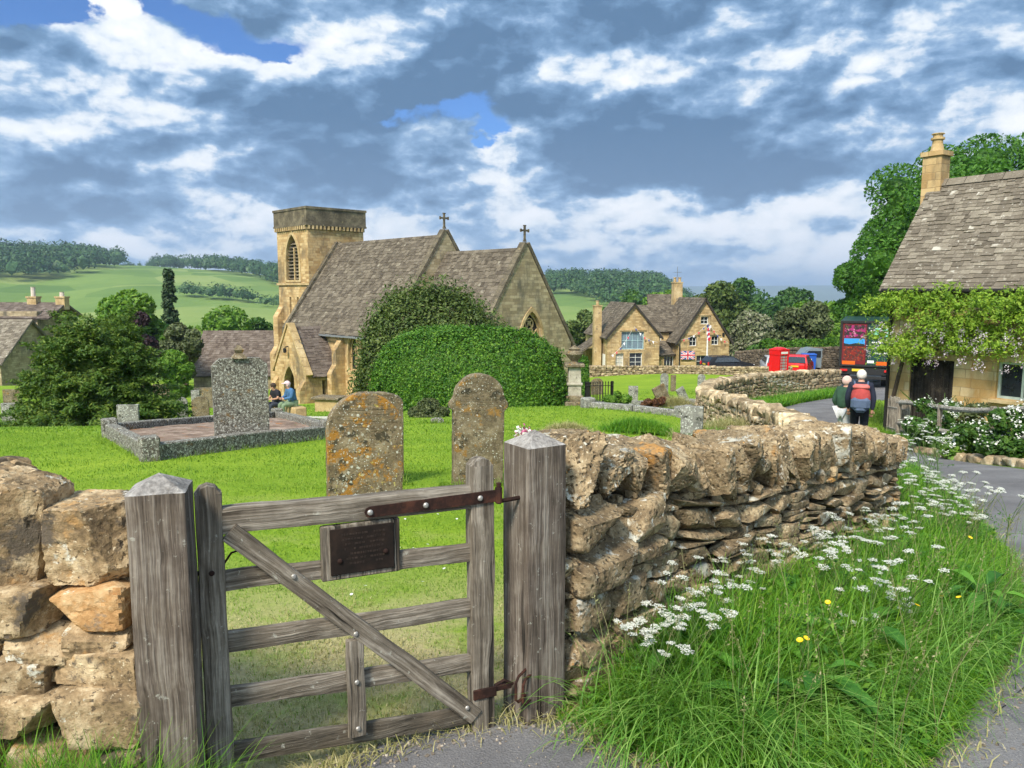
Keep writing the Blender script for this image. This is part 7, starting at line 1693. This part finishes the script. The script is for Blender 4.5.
mb = MB(); n = 42000; y = rng.uniform(2.4, 6, n); x = rng.uniform(-1, 1, n)*.55*y - .15*y; P = np.stack([x, y], 1); P = P[~inpoly(P, roadpoly)]; P = P[P[:, 0] < np.interp(P[:, 1], wallline[:, 1], wallline[:, 0]) - .2]
d = np.array([mn.noise(Vector((a*1.6, b*1.6, 3))) for a, b in P]); P = P[(d*.8 + (4.0-P[:, 1])*.5 + rng.normal(size=len(P))*.15) > .2]
V, Q, T = blades(rng, P, .035, .004, 3, 1.6, zoff=.004); addb(mb, (V, Q, T)); tag(mb.build('dry_clippings', GM['dry']), 'straw-coloured cut grass lying on the ground around the gate', 'dry grass', kind='stuff')
# the wild verge between wall and lane
vp = [(.22, 2.66), (.40, 2.48), (.62, 2.28), (.95, 2.18), (1.42, 2.42), (2.3, 3.35), (3.3, 4.8), (4.6, 7.6), (5.95, 11), (6.5, 14), (6.1, 14.5), (5.2, 10), (3.5, 7.2), (3.02, 5.72), (2.6, 5.15), (2.1, 4.6), (1.6, 4.1), (1.1, 3.58), (.66, 3.12), (.3, 2.78)]
def sample(poly, n, rng, dens=lambda P: 1.0):
    a = np.array(poly); lo_, hi_ = a.min(0), a.max(0); out = []
    while sum(map(len, out)) < n:
        P = rng.uniform(lo_, hi_, (n*3, 2)); P = P[inpoly(P, poly)]; k = dens(P); P = P[rng.random(len(P)) < k]; out.append(P)
    return np.concatenate(out)[:n]
fade = lambda P: np.clip(3.2/P[:, 1], 0, 1)**2.2
edge = np.array([p for p in RL])
def edist(P): 
    out = np.empty(len(P))
    for i in range(0, len(P), 4000): out[i:i+4000] = np.linalg.norm(P[i:i+4000, None]-edge[None, :], axis=2).min(1)
    return out
mb = MB(); P = sample(vp, 38000, rng, fade); ed = edist(P); hgt = np.clip(.10+.50*ed, .10, .36)*(1+.35*np.array([mn.noise(Vector((a*1.7, b*1.7, 8))) for a, b in P]))
addb(mb, blades(rng, P, hgt, np.where(P[:, 1] > 5, .011, .0078), 5, 1.05, lean=np.array([.25, -.35]))); tag(mb.build('verge_grass', GM['verge']), 'long lush green grass filling the verge between the stone wall and the lane', 'grass', kind='stuff')
mb = MB(); cl = [(1.05, 2.62), (1.5, 2.95), (.85, 2.5), (1.9, 3.3), (2.3, 3.9), (.55, 2.62), (1.25, 2.95), (1.7, 3.5)]
for cx, cy in cl:
    n = 620; P = np.stack([cx+rng.normal(size=n)*.12, cy+rng.normal(size=n)*.11], 1); addb(mb, blades(rng, P, .42, .006, 7, 1.9, lean=np.array([.1, -.8])))
tag(mb.build('arching_grass', GM['cool']), 'paler long grass arching over in thick tufts along the front of the verge', 'grass', kind='stuff')
mb = MB(); P = sample(vp, 700, rng, fade); addb(mb, blades(rng, P, .48, .003, 6, .6)); tag(mb.build('dry_stems', GM['cool']), 'thin pale stalks scattered through the verge grass', 'grass', kind='stuff')
# leafy undergrowth and seed heads among the blades
mb = MB(); P = sample(vp, 24000, rng, fade); ed = edist(P); z = gz(P[:, 0], P[:, 1]) + rng.random(len(P))**.7*np.clip(.06+.4*ed, .05, .27)*(1+.5*np.array([mn.noise(Vector((a*2.6, b*2.6, 1))) for a, b in P]))
k = np.array([mn.noise(Vector((a*2.2, b*2.2, 4))) for a, b in P]) + rng.normal(size=len(P))*.2 > -.02; Q_ = np.concatenate([P, z[:, None]], 1)[k]; V, Fc = foliage_pts(rng, Q_, np.tile([0, -.3, 1.0], (len(Q_), 1)), np.where(Q_[:, 1] > 5, .025, .018), asp=.45, droop=.5); mb.add(V, Fc)
tag(mb.build('undergrowth', leafm('undergrowth_leaves', (.03,.12,.012), (.09,.23,.02), (.22,.38,.04), .35, patch=4)), 'small leafy weeds mixed through the verge grass', 'weeds', kind='stuff')
sdm = MB(); P = sample(vp, 200, rng, fade)
for x, y in P:
    z = gz1(x, y); h = rng.uniform(.34, .58); th = rng.uniform(0, 6.28); lx, ly = math.cos(th)*h*.25, math.sin(th)*h*.25-.05; sdm.tube([(x, y, z), (x+lx*.4, y+ly*.4, z+h*.6), (x+lx, y+ly, z+h)], [.0016, .0012, .0008], 3)
    q = np.array([[x+lx*(.75+.3*t), y+ly*(.75+.3*t), z+h*(.82+.2*t)] for t in rng.random(16)]) + rng.normal(size=(16, 3))*.007; V, Fc = foliage_pts(rng, q, sph(rng, 16), .006, asp=.4, droop=1); sdm.add(V, Fc)
tag(sdm.build('seed_heads', leafm('seed_straw', (.16,.17,.06), (.26,.26,.11), (.40,.36,.20), .3)), 'flowering grass stems with feathery seed heads in the verge', 'grass', kind='stuff')
# tufts the mower leaves round the stones
tf = MB()
for o in [o for o in col.objects if o.parent is None and o.get('category') in ('gravestone', 'grave plot', 'gate post') and o.location.y < 30]:
    l = o.location; n = 260 if l.y < 12 else 120
    if o['category'] == 'grave plot':
        kk = K if l.y < 15 else K2; Pq = np.concatenate([np.array(kk[i])[None]*(1-t_)+np.array(kk[(i+1) % 4])[None]*t_ for i in range(4) for t_ in rng.random((260, 1))]); Pq = Pq + (Pq-np.mean(kk, axis=0))/np.linalg.norm(Pq-np.mean(kk, axis=0), axis=1)[:, None]*rng.uniform(.1, .28, (len(Pq), 1))
    else: a_ = rng.uniform(-.42, .42, n)*(.4 if o['category'] == 'gate post' else 1); Pq = np.stack([l.x + a_*math.cos(o.rotation_euler.z), l.y - .12 + a_*math.sin(o.rotation_euler.z) - rng.random(n)*.08], 1)
    Pq = Pq[~inpoly(Pq, roadpoly)]; addb(tf, blades(rng, Pq, .13 if l.y > 5 else .09, .006 if l.y < 12 else .014, 3, .8))
tag(tf.build('stone_foot_grass', GM['lawn']), 'longer unmown grass around the feet of the gravestones and kerbs', 'grass', kind='stuff')
# grass at the foot of the left wall, and the left post
mb = MB(); n = 5200; x = rng.uniform(-1.9, -.80, n); y = 1.95 + rng.normal(size=n)*.07 - np.clip(x+1.3, 0, 1)*.10; P = np.stack([x, y], 1); addb(mb, blades(rng, P, np.where(x < -1.0, .36, .25), .0055, 6, .8))
n = 260; P = np.stack([rng.uniform(-1.35, -.80, n), rng.normal(size=n)*.05+1.95], 1); addb(mb, blades(rng, P, .40, .0035, 7, 1.0, lean=np.array([.8, 0]))); tag(mb.build('left_wall_grass', GM['verge']), 'long grass growing at the foot of the left wall and gate post', 'grass', kind='stuff')
# grass along the far verge by the lane wall, and straw tussocks by the wall bend
def bank(name, label, poly, n, h, w_, mat, seed):
    r = np.random.default_rng(seed); mb = MB(); P = sample(poly, n, r); addb(mb, blades(r, P, h, w_, 3, .8)); return tag(mb.build(name, GM[mat]), label, 'grass', kind='stuff')
def gp_(px, Y): v = onground(px, Y); return (v.x, v.y)
bank('far_verge_grass', 'rough green grass on the verge below the lane wall', [gp_(712, 24), gp_(735, 25.5), gp_(770, 28), gp_(836, 34), gp_(838, 31), gp_(800, 27.5), gp_(770, 24.5), gp_(735, 20)], 16000, .38, .03, 'verge', 41)
bank('corner_grass', 'bright grass patch on the right of the lane before the lorry', [gp_(858, 24), gp_(880, 27), gp_(888, 22), gp_(882, 18.8), gp_(868, 19.5)], 6000, .14, .02, 'lawn', 42)
bank('garden_grass', 'grass and weeds under the cottage rail fence', [gp_(886, 18.6), gp_(905, 18), gp_(1060, 12.2), gp_(1060, 11.4), gp_(905, 16.6), gp_(884, 18)], 9000, .28, .012, 'verge', 43)
def tussock(label, px, Y, r0, h, mat, n, seed, squash=.7):
    r = np.random.default_rng(seed); c = gp_(px, Y); z0 = gz1(*c); o = thing('grass_tussock', label, 'grass tussock', (c[0], c[1], z0)); mb = MB()
    P = np.array(c) + r.normal(size=(n, 2))*r0*.45*np.array([1, squash]); V, Q, T = blades(r, P, h, .012, 4, 1.1); d = np.linalg.norm(P-np.array(c), axis=1); lift = np.repeat(np.maximum(0, 1-(d/r0)**2)*h*.5, 9); V[:, 2] += lift; addb(mb, (V-np.array([c[0], c[1], z0]), Q, T)); mb.build('blades', GM[mat], o); return o
tussock('rounded green grass tussock in the lawn below the kerbed grave plot', 640, 16.5, .75, .26, 'verge', 5000, 51)
tussock('brownish grass tussock at the corner of the near wall top', 568, 15, .5, .20, 'dry', 2500, 52)
tussock('large straw-coloured tussock beside the tumbled wall bend', 737, 14.5, .95, .42, 'dry', 6000, 53)
tussock('green weedy tussock among straw grass near the small square gravestone', 716, 13.0, .55, .32, 'verge', 3500, 54)
tussock('straw and green tussock farther along the tumbled wall', 752, 16.5, .9, .40, 'cool', 4500, 55)
tussock('straw tuft on the right side of the red-brown clump', 676, 25, .6, .35, 'dry', 2000, 56)
# broad leaves low in the verge
m_bl = leafm('broad_leaves', (.03,.12,.015), (.07,.20,.02), (.14,.32,.035), .3)
def broad(cx, cy, n, s, seed, lab):
    r = np.random.default_rng(seed); z0 = gz1(cx, cy); o = thing('leafy_weed', lab, 'weed', (cx, cy, z0)); mb = MB(); st = MB()
    for i in range(n):
        th = r.uniform(0, 6.28); d = Vector((math.cos(th), math.sin(th), 0)); sd = Vector((-d.y, d.x, 0)); L_ = s*r.uniform(.6, 1.3); b = d*r.uniform(.02, .12)+Vector((0,0,r.uniform(.05, .24))); up = r.uniform(.1, .8)
        P = []; 
        for t, w_ in ((0, .05), (.25, .30), (.5, .36), (.75, .24), (1, .0)): c = b + d*L_*t + Vector((0,0,L_*(up*t-.7*t*t))); P += [c-sd*w_*L_*.5+Vector((0,0,.02*w_)), c-Vector((0,0,.04*L_)), c+sd*w_*L_*.5+Vector((0,0,.02*w_))]
        mb.add([tuple(p) for p in P], [q for k in range(4) for q in ((k*3, k*3+1, k*3+4, k*3+3), (k*3+1, k*3+2, k*3+5, k*3+4))]); st.tube([(0,0,0), b*.6, b], .004, 4)
    mb.build('leaves', m_bl, o); st.build('stalks', GM['stalk'], o)
for i, (x, y, n, s, lb) in enumerate(((.86, 2.55, 14, .13, 'dark broad-leaved weed nearest the gate post in the verge'), (.68, 2.9, 16, .12, 'broad-leaved weed against the base of the wall close to the post'), (1.12, 2.66, 12, .14, 'bright broad-leaved weed in the front of the verge'), (1.45, 3.1, 14, .14, 'broad-leaved weed in the middle of the verge'), (.98, 3.1, 16, .13, 'leafy weed under the cow parsley by the wall blocks'), (1.3, 3.45, 14, .13, 'leafy weed against the thin wall courses'), (1.85, 3.75, 14, .14, 'leafy weed in the upper verge below the wall'), (2.3, 3.6, 12, .13, 'leafy weed near the lane edge of the verge'))):
    broad(x, y, n*2, s*1.25, 300+i, lb)
# cow parsley: three builds, then copies
def parsley(h, seed, n_um):
    r = np.random.default_rng(seed); o = thing('cow_parsley', 'white-flowering cow parsley', 'wildflower', (0, 0, -50), 0, 'cow parsley in the verge'); st = MB(); fl = MB(); lf = MB()
    for k in range(n_um):
        th = r.uniform(0, 6.28); top = Vector((math.cos(th)*h*r.uniform(.08, .38), math.sin(th)*h*r.uniform(.08, .38), h*r.uniform(.78, 1.08))); f0 = Vector((0, 0, h*r.uniform(.35, .6)))
        st.tube([f0, f0.lerp(top, .5)+Vector((0,0,.02)), top], [.0022,.0018,.0014], 4); m = r.integers(9, 15); R_ = r.uniform(.014, .036)
        fl = MB()
        for j in range(m):
            a = 2.4*j; rr = R_*math.sqrt((j+.4)/m); p = top + Vector((rr*math.cos(a), rr*math.sin(a), .022-rr*.25)); st.tube([top, p], [.0009,.0007], 3)
            q = 9; P = np.array(p)+r.normal(size=(q, 3))*np.array([.0055,.0055,.002]); V, Fc = foliage_pts(r, P, np.tile([0, 0, 1.0], (q, 1)), .0042, asp=.9, jit=.4); fl.add(V, Fc)
        fl.build('flower_head', m_petal, o)
    st.tube([(0,0,-.05), (.01,0,h*.3), (0,.01,h*.6)], [.0045,.0038,.003], 6)
    for k in range(7):
        th = r.uniform(0, 6.28); b = Vector((0,0,h*r.uniform(.05, .55))); e = b+Vector((math.cos(th), math.sin(th), .3))*h*r.uniform(.2, .38); st.tube([b, e], [.0016,.001], 3)
        for j in range(26): t = r.random()**.8; P = np.array(b.lerp(e, .3+.7*t))+r.normal(size=3)*.03*(1.1-t)*np.array([1,1,.4]); V, Fc = foliage_pts(r, P[None], np.array([[0, 0, 1.0]]), .011, asp=.35); lf.add(V, Fc)
    st.build('stem', GM['stalk'], o); lf.build('leaves', m_bl, o); return o
protos = [parsley(.62, 1, 8), parsley(.52, 2, 6), parsley(.45, 3, 7)]
spots = []
def wl_pt(s, out): p = at_(s); t = tang(at_, s); return (p[0]+t[1]*out, p[1]-t[0]*out)
r = np.random.default_rng(12)
for i in range(15): spots.append((*wl_pt(r.uniform(.05, 1.6), r.uniform(.26, .52)), r.uniform(.55, .85)))
for i in range(20): spots.append((*wl_pt(r.uniform(1.4, 4.3), r.uniform(.28, .75)), r.uniform(.75, 1.0)))
for i in range(20): t = r.random(); spots.append((2.9+2.7*t+r.normal()*.25, 5.6+4.6*t+r.normal()*.35, r.uniform(.85, 1.25)))
for i in range(9): spots.append((1.3+r.normal()*.35, 3.2+r.normal()*.25, r.uniform(.5, .8)))
lbls = {0: 'white cow parsley flowering at the foot of the wall near the gate post', 1: 'white cow parsley flowering along the thin courses of the wall', 2: 'white cow parsley in the tall grass at the far end of the verge', 3: 'short white cow parsley standing in the middle of the verge'}
grp = {0: 'cow parsley by the near wall blocks', 1: 'cow parsley along the wall courses', 2: 'cow parsley at the far end of the verge', 3: 'cow parsley in the middle of the verge'}
for i, (x, y, k) in enumerate(spots):
    g_i = 0 if i < 15 else 1 if i < 35 else 2 if i < 55 else 3
    o = protos[i] if i < 3 else copy_tree(protos[i % 3]); o.location = (x, y, gz1(x, y)); o.rotation_euler = (r.normal()*.08, r.normal()*.08, r.uniform(0, 6.28)); o.scale = (k,)*3; o['label'] = lbls[g_i]; o['group'] = grp[g_i]
# far white heads along the lane wall verge
for i, (px, Y) in enumerate(((778, 27), (786, 27.6), (793, 28.4), (770, 26.5), (782, 28.6), (800, 29.3))):
    o = copy_tree(protos[i % 3]); p = onground(px, Y); o.location = p; o.scale = (1.5,)*3; o['label'] = 'white cow parsley on the far verge below the lane wall'; o['group'] = 'cow parsley below the lane wall'
# buttercups and the odd daisy
bc = thing('buttercup', 'yellow buttercup in the verge grass', 'wildflower', (0,0,0), 0, 'buttercups in the verge'); m_yel = plain('yellow_petal', (.75,.50,.01), .35)
MB().tube([(0,0,-.3), (.0,.0,0)], .0018, 4).build('stem', GM['stalk'], bc); mb = MB(); V = [(0,0,0)] + [(math.cos(a)*.012, math.sin(a)*.012, .006) for a in np.linspace(0, 2*math.pi, 11)[:-1]]; mb.add(V, [(0, i, i % 10+1) for i in range(1, 11)]); mb.build('petals', m_yel, bc)
for i, (px, py, Y) in enumerate(((828, 603, 3.0), (806, 639, 2.75), (917, 606, 3.1), (942, 597, 3.25), (959, 598, 3.3), (800, 641, 2.6), (970, 538, 4.2), (963, 519, 4.6))):
    o = bc if i == 0 else copy_tree(bc); o.location = pix(px, py, Y); o.rotation_euler = (.35, .1*i-.3, i)
ds = thing('daisy', 'tiny white daisy in the lawn behind the gate', 'wildflower', (0,0,0), 0, 'daisies in the lawn'); mb = MB(); mb.add([(0,0,.0)] + [(math.cos(a)*.010, math.sin(a)*.010, .002) for a in np.linspace(0, 2*math.pi, 9)[:-1]], [(0, i, i % 8+1) for i in range(1, 9)]); mb.build('petals', m_petal, ds)
for i in range(26):
    x, y = r.uniform(-1.2, .1), r.uniform(3.9, 7.0); o = ds if i == 0 else copy_tree(ds); o.location = (x, y, gz1(x, y)+.035); o.rotation_euler = (.3, 0, i)
# leaf litter and grit along the lane edge
gr = MB(); n = 1500; idx = r.integers(20, 200, n); P = RL[idx] + r.normal(size=(n, 2))*.06 + np.array([.05, -.03])
for (x, y) in P: s = r.uniform(.004, .012); put(gr, LIBL, (x, y, gz1(x, y)+.017), (s*1.3, s, s*.6), rotz(r.uniform(0, 6)), r)
n = 1800; x = r.uniform(-.6, 2.6, n); y = r.uniform(1.6, 3.2, n)
for x, y in zip(x, y):
    if inpoly(np.array([[x, y]]), roadpoly)[0]: s = r.uniform(.002, .006); put(gr, LIBL, (x, y, gz1(x, y)+.017), (s*1.3, s, s*.7), rotz(r.uniform(0, 6)), r)
tag(gr.build('grit', rock('grit_stones', (.10,.08,.06), (.24,.20,.16), (.42,.38,.32), 20, island=.4)), 'loose grit and crumbs of stone along the edge of the lane', 'grit', kind='stuff')
mb = MB(); n = 2600; idx = r.integers(20, 195, n); P = RL[idx] + r.normal(size=(n, 2))*.05 + np.array([.02, .0]); addb(mb, blades(r, P, .10, .005, 3, 1.6, zoff=.005)); tag(mb.build('lane_edge_grass', GM['dry']), 'dry straggling grass creeping over the lane edge', 'grass', kind='stuff')

# ------------------------------------------------------------ the air
m_h = bpy.data.materials.new('haze'); m_h.use_nodes = True; nt = NT(m_h.node_tree)
pv = nt.n('ShaderNodeVolumePrincipled', {'Color': (.62, .78, 1.0, 1), 'Density': HAZE, 'Anisotropy': .2}).outputs[0]; nt.n('ShaderNodeOutputMaterial', {'Volume': pv})
if HAZE > 0: tag(MB().box((0, 0, 15), (26000, 26000, 330)).build('haze', m_h), kind='stuff')
